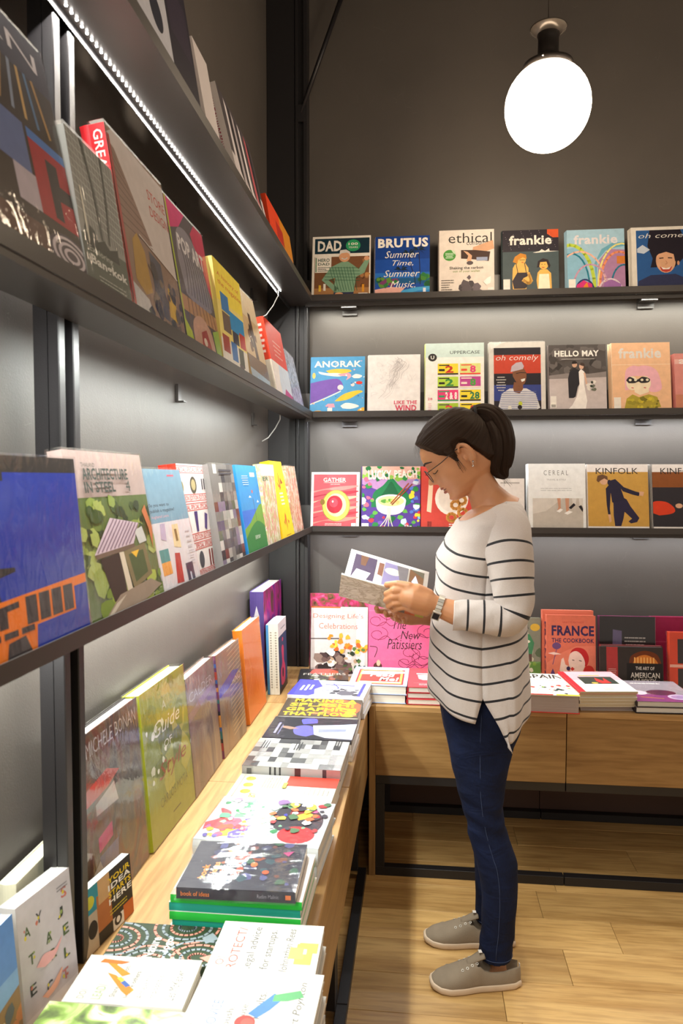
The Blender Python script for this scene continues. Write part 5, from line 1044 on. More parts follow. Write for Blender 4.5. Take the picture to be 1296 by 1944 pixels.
# ------------------------------------------------------------------ standing along the left bench (nearest first)
BPH = [('r', 0, 0, 1, 1, '7aa0d0'), ('r', 0, .62, 1, 1, '5a86c8'), ('p', [(0, .3), (.4, .42), (1, .5), (1, 0), (0, 0)], '8a6a4a')] + blobs(20, ['b8744a', '6a4a36', '9a8a7a', '5a5a60', 'c8b8a0'], 81, 0, 0, 1, .4, .06, .14)
stand_bench_left((-95, 2203), (50, 2003), (-95, 1893), 'book with a blue sky above brown rooftops at the near left corner', '7aa0d0', BPH, .016, R(5), hard=False)
ABC = [('r', 0, 0, 1, 1, 'b9b2b8'), ('r', 0, .0, 1, .12, 'c8c2c6')]
rr = random.Random(8)
for k, (ch, x, y) in enumerate((('A', .10, .72), ('Y', .32, .76), ('S', .80, .80), ('T', .14, .50), ('A', .46, .55), ('J', .70, .66), ('E', .12, .27), ('R', .52, .40), ('E', .78, .50), ('L', .76, .32), ('T', .70, .16), ('C', .40, .18))):
    ABC += [('t', ch, x, y, x + .11, y + .085, rr.choice(['3a3c3a', '4a5a3a', '3f3f46', 'b06a64']), .03)] + blobs(2, ['c8b83a', '8a9a5a', 'b86a5a'], 90 + k, x, y, x + .1, y + .08, .015, .03)
ABC += [('p', curve([(.25, .45), (.4, .5), (.6, .47), (.75, .52), (.6, .42), (.4, .40)]), 'd8a0a0'), ('p', curve([(.3, .2), (.5, .22), (.7, .28), (.6, .18), (.4, .15)]), 'd8a088')] + lines(.72, .88, .94, .93, 2, '6a666a', .3, .2, 3)
stand_bench_left((52, 1978), (151, 1874), (47, 1731), 'pale grey book with scattered botanical letters by the black post', 'b9b2b8', ABC, .028, R(5), hard=False, spine='c3c0c0')
book('book', 'cream book leaning behind the botanical letter book', 'book', .165, .185, .027, (-.031, -2.0, BZ + .0004), (R(-1), 0, R(90)), 'd8d4bc', None, None, True, False, None, 'books standing on the left bench')
YOU = [('r', 0, 0, 1, 1, '2b2724'), ('r', 0, .54, .44, 1, '2f8a9a'), ('r', 0, 0, .26, .6, 'b8a894'), ('r', .26, .2, .55, .78, 'b06a3a'), ('r', .30, .62, .54, 1, 'c8a070'), ('e', .13, .78, .09, .10, 'c8c23a'), ('e', .16, .34, .09, .14, '2b2724'), ('r', .55, .0, .78, .2, 'd8d2cc'), ('r', .78, .0, 1, .26, 'b8602c'), ('e', .66, .13, .08, .09, '2b2724'), ('e', .66, .13, .04, .05, 'd8d2cc')] + \
      [('t', s, .50, y, .98, y + .095, c, .04) for s, y, c in (('YOUR', .80, 'e3c22a'), ('IDEA', .69, 'efece6'), ('STARTS', .575, 'e3c22a'), ('HERE', .46, 'efece6'))] + lines(.5, .3, .9, .4, 2, 'c8b83a', .35, .3, 3)
stand_bench_left((164, 1824), (254, 1731), (167, 1703), 'book with yellow and white block capitals beside the black post', '2b2724', YOU, .016, R(4), hard=False, spine='2b2724', spine_art=[('S', 'YOUR', .25, .68, .75, .93, 'e3c22a', .03), ('S', 'IDEA', .25, .46, .75, .66, 'efece6', .03), ('S', 'STARTS HERE', .25, .08, .75, .44, 'e3c22a', .02)])
MIC = [('t', 'MICHELE BONAN', .12, .87, .95, .95, 'a89e9e', -.008)]
MICM = photo('dark_interior_print', ['140e10', '33282a', '4a3e40', '5f4836', '5f2c28', '2c2838', '84787a'], 13, 1.4, (1, 1, .6))
MIC += [('p', [(.0, .62), (.0, .70), (.4, .74), (.6, .68), (.4, .64)], 'a83a34'), ('p', [(.2, .54), (.2, .6), (.5, .64), (.55, .52)], 'a89c98'), ('p', [(.2, .34), (.2, .42), (.42, .44), (.42, .36)], 'b83a6a'), ('p', [(.2, .0), (.2, .32), (.5, .32), (.45, 0)], '6a6484'), ('r', .05, .0, .2, .24, '1f1719'), ('p', [(.02, .24), (.2, .30), (.24, .24)], 'b8b0ae'), ('e', .62, .3, .06, .1, '5a5048')]
stand_bench_left((174, 1776), (283, 1628), (173, 1412), 'large dark book with a salon interior in crinkled film', MICM, MIC, .025, R(4), wrap=True, spine='231c1e')
STY = [('r', 0, 0, 1, 1, '8f9430')] + blobs(18, ['7a8428', 'a09a34', '6a7426', 'b0a83e'], 95, 0, .3, 1, .95, .08, .2) + [('t', 'A', .42, .80, .52, .86, 'c8c49a', -.005), ('t', 'Guide', .2, .66, .8, .76, 'd6d4c0', .0, .3), ('t', 'OF', .40, .55, .58, .60, 'dcdacb', .01), ('t', 'Style', .24, .34, .88, .48, '9a4a20', -.005, .3), ('t', 'CARLOS MOTA', .22, .20, .86, .26, '6a6a20', -.005), ('r', .46, .09, .64, .10, '5a5a20')] + blobs(10, ['e2e2d4', 'd0d0b8'], 96, .05, .4, .6, .75, .02, .06)
STY[3] = ('t', 'Guide', .2, .66, .8, .76, '9aa04a', .0, .3)
stand_bench_left((292, 1622), (371, 1518), (297, 1326), 'tall lime green book in glossy film', '8f9430', STY, .036, R(5), wrap=True, spine='a8b02a')
CAL = [('t', 'CALDER', .06, .78, .9, .86, 'a89ea0', -.006), ('p', [(0, .62), (1, .75), (1, .80), (0, .70)], '8a6a78')]
stand_bench_left((373, 1517), (422, 1446), (371, 1293), 'brown-grey book in film between the lime and the striped spine', photo('brown_film_print', ['4a3c36', '6a5a50', '7a5f5a', '8f7a6a', '5a4a56'], 9, .8, (1, 1, .5)), CAL, .026, R(5), wrap=True)
STR = [('t', 'MILANO', .3, .60, .95, .68, 'c8bcb8', .02)] + [('l', [(.45, .96 - .045 * i), (1, 1 - .045 * i)], .012, 'b89a78') for i in range(20)] + [('p', [(0, .58), (0, .66), (.6, .74), (.9, .70), (.4, .6)], '5a4f9a')]
stand_bench_left((427, 1441), (468, 1389), (427, 1247), 'grey-brown book with a many-coloured striped spine', photo('taupe_film_print', ['6a5040', '8a6a52', '7a6a62', '5a4640'], 9, .8, (1, 1, .5)), STR, .020, R(5), wrap=True,
                 spine_art=[('r', 0, i / 26, 1, (i + 1) / 26, c) for i, c in enumerate(random.Random(2).choices(['a83a34', '2a2430', '3a5a9a', '5a2a5a', 'c8843c', '2f6a6a', '1c1a20', '7a3a5a'], k=26))])
stand_bench_left((475, 1378), (506, 1334), (471, 1199), 'plain orange book in film near the far end of the bench', 'de741c', [('l', curve([(.1, .3), (.3, .5), (.2, .7)], 5), .01, 'e89a50')], .030, R(5), wrap=True, spine='e07a20')
GIR = [('r', 0, 0, 1, 1, '23345a'), ('r', 0, .80, 1, 1, 'c9c4c6'), ('t', 'Girard', .2, .86, .9, .93, '7a7a80', -.006, .2), ('p', curve([(.25, .1), (.2, .3), (.4, .4), (.35, .6), (.5, .64), (.62, .58), (.6, .42), (.75, .3), (.7, .12), (.5, .06)]), 'b8305a'), ('e', .46, .25, .09, .07, '2a2030'), ('e', .5, .72, .08, .03, 'b8305a'), ('p', [(.0, 0), (.0, .06), (1, .10), (1, 0)], '3a2a24')]
GIR[2] = ('r', .3, .88, .85, .90, '8a8a90')
def corner_book(xf, th, w, h, label, base, art, spine, sa):
    return book('book', label, 'book', w, h, th, (xf - th, -0.455, BZ + .0004), (R(-1.5), 0, R(90)), base, art, spine, False, False, sa, 'books standing on the left bench')
hh = onX(530, 1183, 0.072).z - BZ
corner_book(0.076, .0175, .15, hh, 'white-spined book with a dark blue cover and a pink shape', 'd6d2ca', GIR, 'd9d4c8', lines(.3, .1, .7, .9, 22, '9a9488', .5, .1, 3))
corner_book(0.058, .0165, .15, hh, 'second white-spined book behind the one with the dark blue cover', 'd6d2ca', None, 'd9d4c8', lines(.3, .1, .7, .9, 22, '9a9488', .5, .1, 4))
corner_book(0.041, .009, .15, hh - .005, 'thin blue book wedged behind the two white spines', '4a86b8', None, '4a86b8', None)
PUR = photo('purple_print', ['3a2a52', '6a2a7a', 'a82a7a', '4a3a30', '7a4a3a'], 16, 1.2, (1, 1, .4))
pq = onX(503, 1124, 0.02); pr = onX(536, 1103, 0.02)
book('book', 'thick purple book rising behind the orange book in the corner', 'book', pr.y - pq.y, pq.z - BZ, .05, (0.02 - .05, pq.y, BZ + .0004), (R(-1), 0, R(90)), PUR, None, '4a3a72', True, False, [('p', [(.3, .75), (.5, .86), (.7, .75), (.6, .62), (.4, .62)], 'b8b0b8'), ('r', .3, .42, .7, .5, 'c8b43a')], 'books standing on the left bench')

# ------------------------------------------------------------------ lying on the left bench (nearest first)
GPH = photo('garden_photo', ['3a3c34', '5a6a3a', '7f9a4a', 'b9c48a', 'd8dcc8', '6a4a36'], 22, 1.0)
flat((15, 2010), (318, 2040), (74, 1898), .048, .02, 'book with a sunlit garden photograph at the bottom edge', GPH, None, copies=1, copy_th=.026)
IMP = [('r', 0, 0, 1, 1, 'bdb9b2'), ('t', 'DO/', .08, .86, .30, .93, '5a5a60', .0), ('t', 'IMPROVISE/', .08, .74, .62, .82, '6a7690', .0), ('t', 'Less push.', .10, .62, .52, .69, '56524f', .0), ('t', 'More pause.', .10, .52, .58, .59, '56524f', .0), ('t', 'Better results.', .10, .42, .72, .49, '56524f', .0), ('t', 'A new', .10, .32, .36, .38, '56524f', .0), ('t', 'Robert Poynton', .12, .10, .88, .18, '504c4a', .0, .2),
       ('e', .36, .52, .08, .08, 'c8352f'), ('p', [(.42, .44), (.46, .52), (.72, .36), (.66, .28), (.52, .36)], '3f6ab0'), ('p', [(.62, .36), (.70, .36), (.78, .16), (.70, .12), (.64, .24)], '4f8a5a'), ('e', .36, .5, .05, .05, 'd84a40')]
flat((318, 1995), (577, 2022), (392, 1832), .066, .010, 'white paperback with red, blue and green leaves at the front edge', 'bdb9b2', IMP, copies=5, copy_th=.0106)
LEA = [('r', 0, 0, 1, 1, 'bfbbb4'), ('t', 'DO/', .08, .84, .26, .90, '8a8a80', .0), ('t', 'LEAD/', .08, .70, .38, .78, '8a9a76', .0), ('t', 'Share your vision.', .14, .58, .80, .64, '5f5b59', .0), ('t', 'Inspire others.', .14, .46, .70, .52, '5f5b59', .0), ('t', 'Achieve the', .14, .36, .62, .42, '5f5b59', .0), ('t', 'impossible.', .14, .25, .66, .32, '5f5b59', .0), ('t', 'Les McKeown', .14, .10, .76, .18, '5f5b59', .0, .2),
       ('p', [(.18, .50), (.26, .56), (.62, .76), (.58, .68), (.30, .46)], 'd8741c'), ('p', [(.34, .54), (.44, .61), (.48, .58), (.38, .51)], '3a5a9a'), ('p', [(.44, .60), (.52, .655), (.55, .63), (.48, .58)], 'd8b83a'), ('p', [(.56, .62), (.88, .84), (.90, .70), (.80, .72), (.62, .56)], 'e07a1c'), ('p', [(.84, .88), (.92, .86), (.88, .62), (.82, .68)], 'd8601c')]
flat((116, 1901), (346, 1915), (171, 1812), .040, .009, 'white paperback with an orange arrow', 'bfbbb4', LEA, copies=2, copy_th=.0148)
NAT = [('r', 0, 0, 1, 1, '34412f')]
for (cx, cy, c0) in ((.0, .55, 0), (.55, 1.0, 1), (.95, .35, 0), (.2, .12, 1)):
    for k in range(4): NAT.append(('l', [(cx + (.10 + .11 * k) * math.cos(a), cy + (.08 + .08 * k) * math.sin(a)) for a in [i * math.pi / 10 for i in range(21)]], .045, ('8a949c', 'd08a7a')[(k + c0) % 2]))
NAT += [('p', [(.55, .10), (.7, .0), (.85, .08), (.7, .16)], '8a949c'), ('p', [(.1, .0), (.2, .1), (.3, .0)], 'd08a7a'), ('t', 'Nature', .12, .54, .64, .64, 'efece6', .03), ('t', 'logo', .30, .40, .64, .50, 'efece6', .03)]
flat((190, 1822), (392, 1836), (232, 1750), .022, .021, 'dark green book with pink and grey looping lines', '34412f', NAT)
PRO = [('r', 0, 0, 1, 1, 'bdbab3'), ('t', 'DO/', .20, .86, .42, .94, '8a524c', .0), ('t', 'PROTECT/', .16, .74, .90, .83, 'b0443a', .0), ('t', 'Legal advice', .22, .58, .92, .68, '504c4a', .0), ('t', 'for startups.', .26, .42, .88, .52, '504c4a', .0), ('t', 'Johnathan Rees', .22, .24, .92, .34, '504c4a', .0, .2), ('r', .36, .06, .68, .22, 'c3bf4c'), ('r', .54, .02, .70, .2, 'c3bf4c'), ('r', .44, .14, .62, .28, 'cdc95a'), ('r', .52, .12, .60, .15, 'bdbab3')]
flat((378, 1868), (592, 1882), (425, 1748), .058, .010, 'white paperback with a yellow block behind the coloured-leaf paperback', 'bdbab3', PRO, copies=4, copy_th=.0114)
IDE = [('r', 0, 0, 1, 1, '221e2e')] + blobs(40, ['2b2a48', '3a2a3a', '5a2a2a', '1f3a44', '3a3a6a', '7a3a24', '2a4a3a'], 101, .1, .05, 1, .8, .03, .09) + [('p', curve([(.2, .6), (.4, .5), (.6, .62), (.8, .48)]), '8a2f24'), ('e', .5, .42, .05, .03, 'c85a24'), ('e', .72, .6, .03, .02, '3f8a6a'), ('e', .35, .3, .04, .03, 'b84a24'), ('p', [(.7, .14), (.82, .1), (.78, .2)], '9a2a6a'), ('t', 'book', .18, .80, .46, .86, 'e07a2c', .02), ('t', 'of ideas', .16, .72, .52, .78, 'e07a2c', .02), ('p', curve([(.72, .66), (.8, .70), (.86, .64), (.78, .62)]), 'c8602c')] + lines(.16, .62, .5, .70, 3, '8a8490', .3, .3, 3)
flat((334, 1684), (561, 1694), (383, 1596), .094, .019, 'glossy dark navy book with orange lettering in film on the green stack', '221e2e', IDE, wrap=True, spine='26222e', spine_art=[('S', 'book of ideas', .3, .72, .7, .96, 'd8742c', .0), ('r', .3, .04, .7, .085, 'c86a3c')] + [('S', 'Radim Malinic', .35, .14, .68, .32, '7a7480')])
flat((323, 1697), (573, 1713), (380, 1610), .0735, .0142, 'bright green edged book on top of the green and teal stack', 'e6ddd8', [('p', [(0, .9), (.2, .95), (.1, 1), (0, 1)], 'd89a8a')], spine='27a53a', copies=4, copy_th=.0142, copy_spine=['1f8a78', '27a53a', '1f8a78', '27a53a'], copy_label='green or teal edged book inside the stack under the navy book')
SPL = [('r', 0, 0, 1, 1, 'b0b6ba'), ('p', curve([(.2, .98), (.42, .86), (.62, .84), (.7, .95), (.5, .9), (.36, 1.0)]), 'd83a44'), ('p', curve([(.06, .9), (.3, .78), (.5, .66), (.56, .5), (.3, .58), (.12, .72)]), 'e8a02c'), ('p', curve([(.22, .84), (.34, .7), (.5, .74), (.44, .86)]), 'e0506a'), ('p', curve([(.06, .74), (.12, .6), (.3, .5), (.4, .56), (.3, .68), (.18, .76)]), '5a4a9a'), ('p', curve([(.5, .80), (.7, .78), (.86, .68), (.7, .58), (.56, .66)]), '6aa87a'), ('p', curve([(.3, .38), (.3, .1), (.6, .05), (.9, .2), (.92, .4), (.6, .48), (.4, .46)]), '2a2430'), ('e', .24, .22, .18, .15, 'b8242c'), ('e', .72, .26, .12, .09, '7a1f24'), ('p', curve([(.55, .25), (.66, .14), (.74, .2), (.64, .3)]), 'e0b83a'), ('p', [(.02, .5), (.2, .46), (.12, .34), (.02, .3)], 'e6e6ea')] + blobs(24, ['d84a2c', '2f7a4a', 'e8c03a', 'e6e2e6', '3a3aa0', '7ab08a', 'd85a8a'], 105, .1, .05, .95, .95, .02, .06) + [('T', 'METALLIC', .16, .60, .24, .80, 'e6ddd0', -.005)]
SPL[-1] = ('t', 'MEMPHIS', .12, .60, .42, .65, 'e6ddd0', -.005)
SPL = SPL[:-1] + blobs(20, ['d83a44', 'e8a02c', 'e0506a', 'd84a2c', '5a4a9a'], 121, .08, .62, .6, .98, .03, .09) + blobs(26, ['7ab08a', '4f8a6a', 'a8c8b0', 'cfd8d4', '8a6a9a'], 122, .45, .45, .95, .9, .03, .09) + blobs(30, ['2a2430', 'b8242c', '8a1f24', 'e8c03a', '3a5a3a', 'e6e2e6', 'd85a2c'], 123, .3, .04, .95, .5, .03, .08)
flat((366, 1592), (604, 1612), (413, 1510), .072, .032, 'white book splashed with many coloured paints in film', 'b0b6ba', SPL, wrap=True, hard=True, spine='c9ccce', copies=1, copy_th=.0385)
GOL = [('r', 0, 0, 1, 1, 'bfbbb1'), ('p', [(.30, 0), (.30, .46), (.88, .50), (.88, 0)], 'bfbbb1'), ('r', .62, .0, 1, .50, 'cb3a2c')] + [('e', x, y, .08, .05, 'c09a30') for x, y in ((.82, .87), (.58, .86), (.34, .85), (.2, .84))][0:3] + lines(.34, .06, .6, .46, 9, 'b9b4aa', .25, .2, 9) + lines(.5, .56, .95, .74, 7, 'cbbf96', .25, .2, 10) + [('l', [(.1, .95), (.95, .95)], .006, 'b8b0a0'), ('r', .0, .0, .06, .5, '2f3a8a'), ('t', '87', .10, .72, .26, .79, 'c09a30', .02), ('r', .5, .48, .7, .52, 'd8c24a')]
flat((424, 1518), (626, 1531), (454, 1468), .042, .041, 'white book with a red block and gold discs', 'bfbbb1', GOL, spine='d8d4c8')
CHK = [('r', 0, 0, 1, 1, '9b9997')]
r_ = random.Random(21)
for i in range(6):
    for j in range(13):
        c = r_.choice(['9b9997', '9b9997', '8a8886', 'e2e0dc', 'f0eeea', '3c3b3e', '5a595a', 'b0aeac'])
        CHK.append(('r', i / 6, j / 13, (i + 1) / 6, (j + 1) / 13, c))
for (x, y) in ((.62, .86), (.70, .08), (.6, .5)): CHK += [('r', x + .0, y + .028 * k, x + .3, y + .012 + .028 * k, '2f2e31') for k in range(3)]
flat((459, 1453), (646, 1463), (499, 1402), .060, .026, 'grey book checkered in white and black blocks in film', '9b9997', CHK, wrap=True, hard=False, spine='a5a3a1', spine_art=[('r', 0, .60 + .05 * k, 1, .62 + .05 * k, '2f2e31') for k in range(3)] + [('r', 0, .40, 1, .46, '3a2a2a'), ('r', 0, .0, 1, .14, 'a87a78'), ('r', 0, .14, 1, .18, '3a3236'), ('r', .2, .9, .8, .95, '5a5858')], copies=1, copy_th=.033)
FAS = [('r', 0, 0, 1, 1, '24222c'), ('p', curve([(.10, .52), (.2, .66), (.5, .70), (.62, .58), (.5, .46), (.24, .42)]), '6460a8'), ('p', curve([(.66, .62), (.9, .66), (.95, .5), (.74, .46)]), '5a58c0'), ('p', curve([(.46, .64), (.55, .80), (.5, .86), (.4, .74)]), '9a7a6a'), ('p', [(.2, .44), (.62, .5), (.7, .2), (.78, 0), (.05, 0), (.08, .3)], 'b8bcd6'), ('p', [(.3, .40), (.4, .1), (.5, .1), (.46, .42)], '8a90b8'), ('r', .2, .88, .7, .905, '8a88b0'), ('r', .15, .84, .6, .855, '6a6888')]
flat((497, 1399), (667, 1407), (529, 1360), .058, .010, 'black fashion magazine with a violet and silver garment in film', '24222c', FAS, wrap=True, copies=3, copy_th=.0155, copy_base='e6ded6', copy_label='white-edged book stacked under the fashion magazine')
MAK = [('r', 0, 0, 1, 1, '4a3f34'), ('p', curve([(.5, .9), (.75, .98), (1, .7), (.95, .2), (.7, .05), (.5, .4)]), 'cf5a3a')] + blobs(16, ['e0a43a', 'c8c03a', 'd8704a', '7a6a4a'], 111, .4, .0, 1, .9, .04, .1) + [('t', s, x0, y, x1, y + .2, 'd2a82c', .07) for s, x0, y, x1 in (('MAKING A', .12, .78, .94), ('SPLASH:', .08, .53, .92), ('GRAPHICS', .06, .28, .96), ('THAT FLOW', .04, .03, .92))]
flat((527, 1358), (679, 1363), (549, 1325), .062, .022, 'book with fat golden capitals over orange flames', '4a3f34', MAK, turned=False, hard=False, copies=1, copy_th=.0388)
STT = [('r', 0, 0, 1, 1, 'cacad2'), ('p', [(0, .72), (.1, .66), (.4, .70), (.6, .62), (1, .74), (1, 1), (0, 1)], '4a48b4')] + blobs(14, ['8a888e', '55545c', '3a3a42', 'b4b2b8'], 115, .05, .05, .5, .5, .04, .1) + [('p', curve([(.1, .3), (.2, .38), (.36, .30), (.3, .16), (.14, .18)]), '5a5862'), ('r', .1, .06, .9, .1, '4a4a9a'), ('r', .7, .2, .75, .6, '6a6ab8'), ('l', curve([(.3, .6), (.5, .4), (.8, .5)], 5), .02, '4a48b4')] + [('t', s, .28 + .0, y, .72, y + .055, 'efeef2', .04) for s, y in (('THE', .88), ('CITIES', .82), ('I SEE', .76))]
STT = [a for a in STT if a[0] != 't'] + [('r', .3, .80, .66, .83, 'efeef2'), ('r', .3, .86, .6, .89, 'efeef2'), ('r', .36, .74, .66, .77, 'efeef2')]
flat((545, 1318), (690, 1326), (562, 1289), .068, .0155, 'white and blue drawn paperback on top of its stack in the corner', 'cacad2', STT, copies=3, copy_th=.0168, spine='d8d8dc')
# ------------------------------------------------------------------ the reading woman
YP = -0.925                                   # her mid-plane; she faces -x, her left side is towards the viewer
def Q(u, v, dy=0.0): return onY(u, v, YP + dy)
person = thing('person', 'person in a striped top, jeans and canvas shoes reading a magazine', 'person', (0.70, YP, 0))
PO = Vector((0.70, YP, 0))
def rel(p): return Vector(p) - PO
def skin_mat(name, c, c2):
    m, nt, N, L, P = new_mat(name)
    tc = N.new('ShaderNodeTexCoord'); n = N.new('ShaderNodeTexNoise'); n.inputs['Scale'].default_value = 22; n.inputs['Detail'].default_value = 5
    L.new(tc.outputs['Object'], n.inputs['Vector'])
    mx = N.new('ShaderNodeMix'); mx.data_type = 'RGBA'; mx.inputs[6].default_value = col(c2); mx.inputs[7].default_value = col(c)
    L.new(n.outputs['Fac'], mx.inputs[0]); L.new(mx.outputs[2], P.inputs['Base Color'])
    P.inputs['Roughness'].default_value = 0.48; P.inputs['Subsurface Weight'].default_value = 0.12
    P.inputs['Subsurface Radius'].default_value = (0.012, 0.005, 0.003); P.inputs['Subsurface Scale'].default_value = 0.5
    n2 = N.new('ShaderNodeTexNoise'); n2.inputs['Scale'].default_value = 420
    L.new(tc.outputs['Object'], n2.inputs['Vector'])
    b = N.new('ShaderNodeBump'); b.inputs['Strength'].default_value = 0.08; b.inputs['Distance'].default_value = 0.001
    L.new(n2.outputs['Fac'], b.inputs['Height']); L.new(b.outputs[0], P.inputs['Normal'])
    return m
SKIN = skin_mat('skin', 'cb9269', 'b87e57')
def interp(tab, x):
    if x <= tab[0][0]: return tab[0][1:]
    for a, b in zip(tab, tab[1:]):
        if x <= b[0]:
            k = (x - a[0]) / (b[0] - a[0]); k = k * k * (3 - 2 * k) * .4 + k * .6
            return tuple(p + (q - p) * k for p, q in zip(a[1:], b[1:]))
    return tab[-1][1:]
def remesh(mb, voxel, name, mat, parent, smooth_it=3):
    me = mb.mesh(name + '_raw', mat); fix_normals(me)
    o = bpy.data.objects.new(name, me); COL.objects.link(o)
    md = o.modifiers.new('r', 'REMESH'); md.mode = 'VOXEL'; md.voxel_size = voxel; md.use_smooth_shade = True
    if smooth_it:
        sm = o.modifiers.new('s', 'SMOOTH'); sm.factor = 0.5; sm.iterations = smooth_it
    dg = bpy.context.evaluated_depsgraph_get()
    new = bpy.data.meshes.new_from_object(o.evaluated_get(dg))
    bpy.data.objects.remove(o); bpy.data.meshes.remove(me)
    new.name = name
    new.materials.clear(); new.materials.append(mat)
    for p in new.polygons: p.use_smooth = True
    return link(name, new, parent)
def limb(mb, pts, radii, n=16, flat=None):
    """tapered tube with rounded ends through world points"""
    pts = [rel(p) for p in pts]; P = []; Rr = []
    a = pts[0] + (pts[0] - pts[1]).normalized() * radii[0] * .7; b = pts[-1] + (pts[-1] - pts[-2]).normalized() * radii[-1] * .75
    P = [a] + pts + [b]; Rr = [radii[0] * .45] + list(radii) + [radii[-1] * .42]
    mb.tube(P, Rr, n, flat=flat)
def ring_xy(cx, cz, hx, hy, yoff=0.0, n=28, e=2.3):
    out = []
    for i in range(n):
        a = 2 * math.pi * i / n; c, s = math.cos(a), math.sin(a)
        out.append((cx + hx * math.copysign(abs(c) ** (2 / e), c) - PO.x, yoff + hy * math.copysign(abs(s) ** (2 / e), s), cz))
    return out
# silhouettes read from the photograph: row, front column, back column, half width in metres
TORSO = [(952, 925, 985, .070), (960, 905, 990, .115), (972, 884, 996, .150), (990, 864, 1000, .172), (1020, 845, 1003, .180), (1054, 828, 1003, .178), (1100, 825, 1000, .165), (1150, 820, 998, .158), (1200, 814, 998, .165), (1250, 812, 999, .178), (1290, 811, 1001, .192), (1330, 818, 1000, .200), (1380, 824, 990, .202)]
# ---- head
TILT = R(38)
E0 = rel(Q(880, 868))
HF = Vector((-math.cos(TILT), 0, -math.sin(TILT))); HU = Vector((-math.sin(TILT), 0, math.cos(TILT))); HY = Vector((0, -1, 0))
def H(f, u, y): return E0 + HF * f + HU * u + HY * y
# u: base front (without nose), back, half width
HEADT = [(-.088, .062, -.010, .022), (-.082, .086, -.028, .034), (-.070, .093, -.046, .046), (-.055, .0905, -.062, .055), (-.038, .0925, -.074, .060), (-.020, .0935, -.082, .064), (.000, .0945, -.088, .067), (.020, .0945, -.092, .069), (.035, .0945, -.093, .0705), (.048, .0985, -.092, .071), (.065, .0965, -.089, .071), (.080, .090, -.083, .069), (.095, .077, -.072, .063), (.107, .055, -.056, .052), (.116, .028, -.034, .036), (.121, .006, -.012, .014)]
NOSE = [(-.030, 0), (-.018, .006), (-.012, .015), (-.005, .028), (.002, .0265), (.014, .016), (.026, .009), (.038, .003), (.048, 0)]
LIPS = [(-.058, 0), (-.052, .002), (-.046, .0085), (-.0405, .0045), (-.038, .004), (-.034, .0085), (-.028, .0095), (-.022, .004), (-.016, 0)]
CHIN = [(-.085, 0), (-.075, .006), (-.068, .008), (-.060, .004), (-.052, 0)]
def head_pt(th, u, off=0.0):
    f0, b0, w = interp(HEADT, u)
    c, s = math.cos(th), math.sin(th)                       # th = 0 faces forward
    mid = (f0 + b0) / 2; hx = (f0 - b0) / 2
    e = 2.35
    f = mid + hx * math.copysign(abs(c) ** (2 / e), c); y = w * math.copysign(abs(s) ** (2 / e), s)
    if c > 0:
        f += interp(NOSE, u)[0] * math.exp(-(y / (.0085 if u > .008 else .012)) ** 2)
        f += interp(LIPS, u)[0] * math.exp(-(y / .017) ** 2)
        f += interp(CHIN, u)[0] * math.exp(-(y / .016) ** 2)
        ex = math.exp(-((abs(y) - .032) / .015) ** 2 - ((u - .027) / .014) ** 2); f -= .0085 * ex
        ly = math.exp(-((abs(y) - .032) / .012) ** 2 - ((u - .020) / .009) ** 2); f += .0055 * ly
        br = math.exp(-((abs(y) - .028) / .02) ** 2 - ((u - .047) / .008) ** 2); f += .002 * br
        ck = math.exp(-((abs(y) - .045) / .016) ** 2 - ((u + .008) / .02) ** 2); f += .003 * ck; y += math.copysign(.002 * ck, y)
    if off:
        nx, ny = c / max(hx, .01), s / max(w, .01); l = math.hypot(nx, ny); f += off * nx / l; y += off * ny / l
        u += off * max(0, (u - .06) / .06)
    return f, u, y
US = [HEADT[0][0] + (HEADT[-1][0] - HEADT[0][0]) * k / 84 for k in range(85)]
def head_rings(mb):
    rings = []
    for u in US:
        rings.append([H(*head_pt(2 * math.pi * i / 72, u)) for i in range(72)])
    mb.rings(rings, 0, True, True)
def ear(mb, side):
    y = .0685
    pts = []
    for k in range(15):
        a = R(-118 + 262 * k / 14)          # helix from the root over the top to the lobe
        pts.append(H(-.004 - .017 * math.cos(a) * 1.0 if False else -.006 - .0155 * math.cos(a + R(8)), .004 + .029 * math.sin(a + R(8)), side * (y + .006 + .010 * max(0, math.cos(a)))))
    mb.tube(pts, [.0042 + .0012 * math.sin(k / 14 * math.pi) for k in range(15)], 10)
    mb.tube([H(-.004, -.027, side * (y + .004)), H(-.005, -.031, side * (y + .007)), H(-.009, -.027, side * (y + .009))], [.005, .0062, .005], 10)     # lobe
    mb.tube([H(.004, .004, side * (y + .002)), H(.0045, -.003, side * (y + .006)), H(.002, -.010, side * (y + .004))], [.004, .0046, .004], 8)          # tragus
    mb.tube([H(-.010, .022, side * (y + .004)), H(-.013, .008, side * (y + .010)), H(-.011, -.012, side * (y + .009)), H(-.004, -.018, side * (y + .006))], [.0035, .0042, .004, .0035], 8)
    mb.tube([H(-.008, .026, side * (y - .004)), H(-.010, .004, side * (y + .001)), H(-.008, -.020, side * (y - .002))], [.007, .0085, .007], 10)
bm_ = MB()
head_rings(bm_)
for sd in (-1, 1): ear(bm_, sd)
# neck
nk = [(905, 905, .045, .046), (913, 925, .044, .045), (922, 945, .049, .049), (934, 966, .062, .066), (940, 985, .085, .10)]
bm_.rings([[tuple(rel(Q(u, v)) + HF * (hx * math.cos(a) * .96) + Vector((0, 0, 1)) * (-.28 * hx * math.cos(a) * .3) + Vector((0, hy * math.sin(a), 0))) for a in [2 * math.pi * i / 24 for i in range(24)]] for u, v, hx, hy in nk])
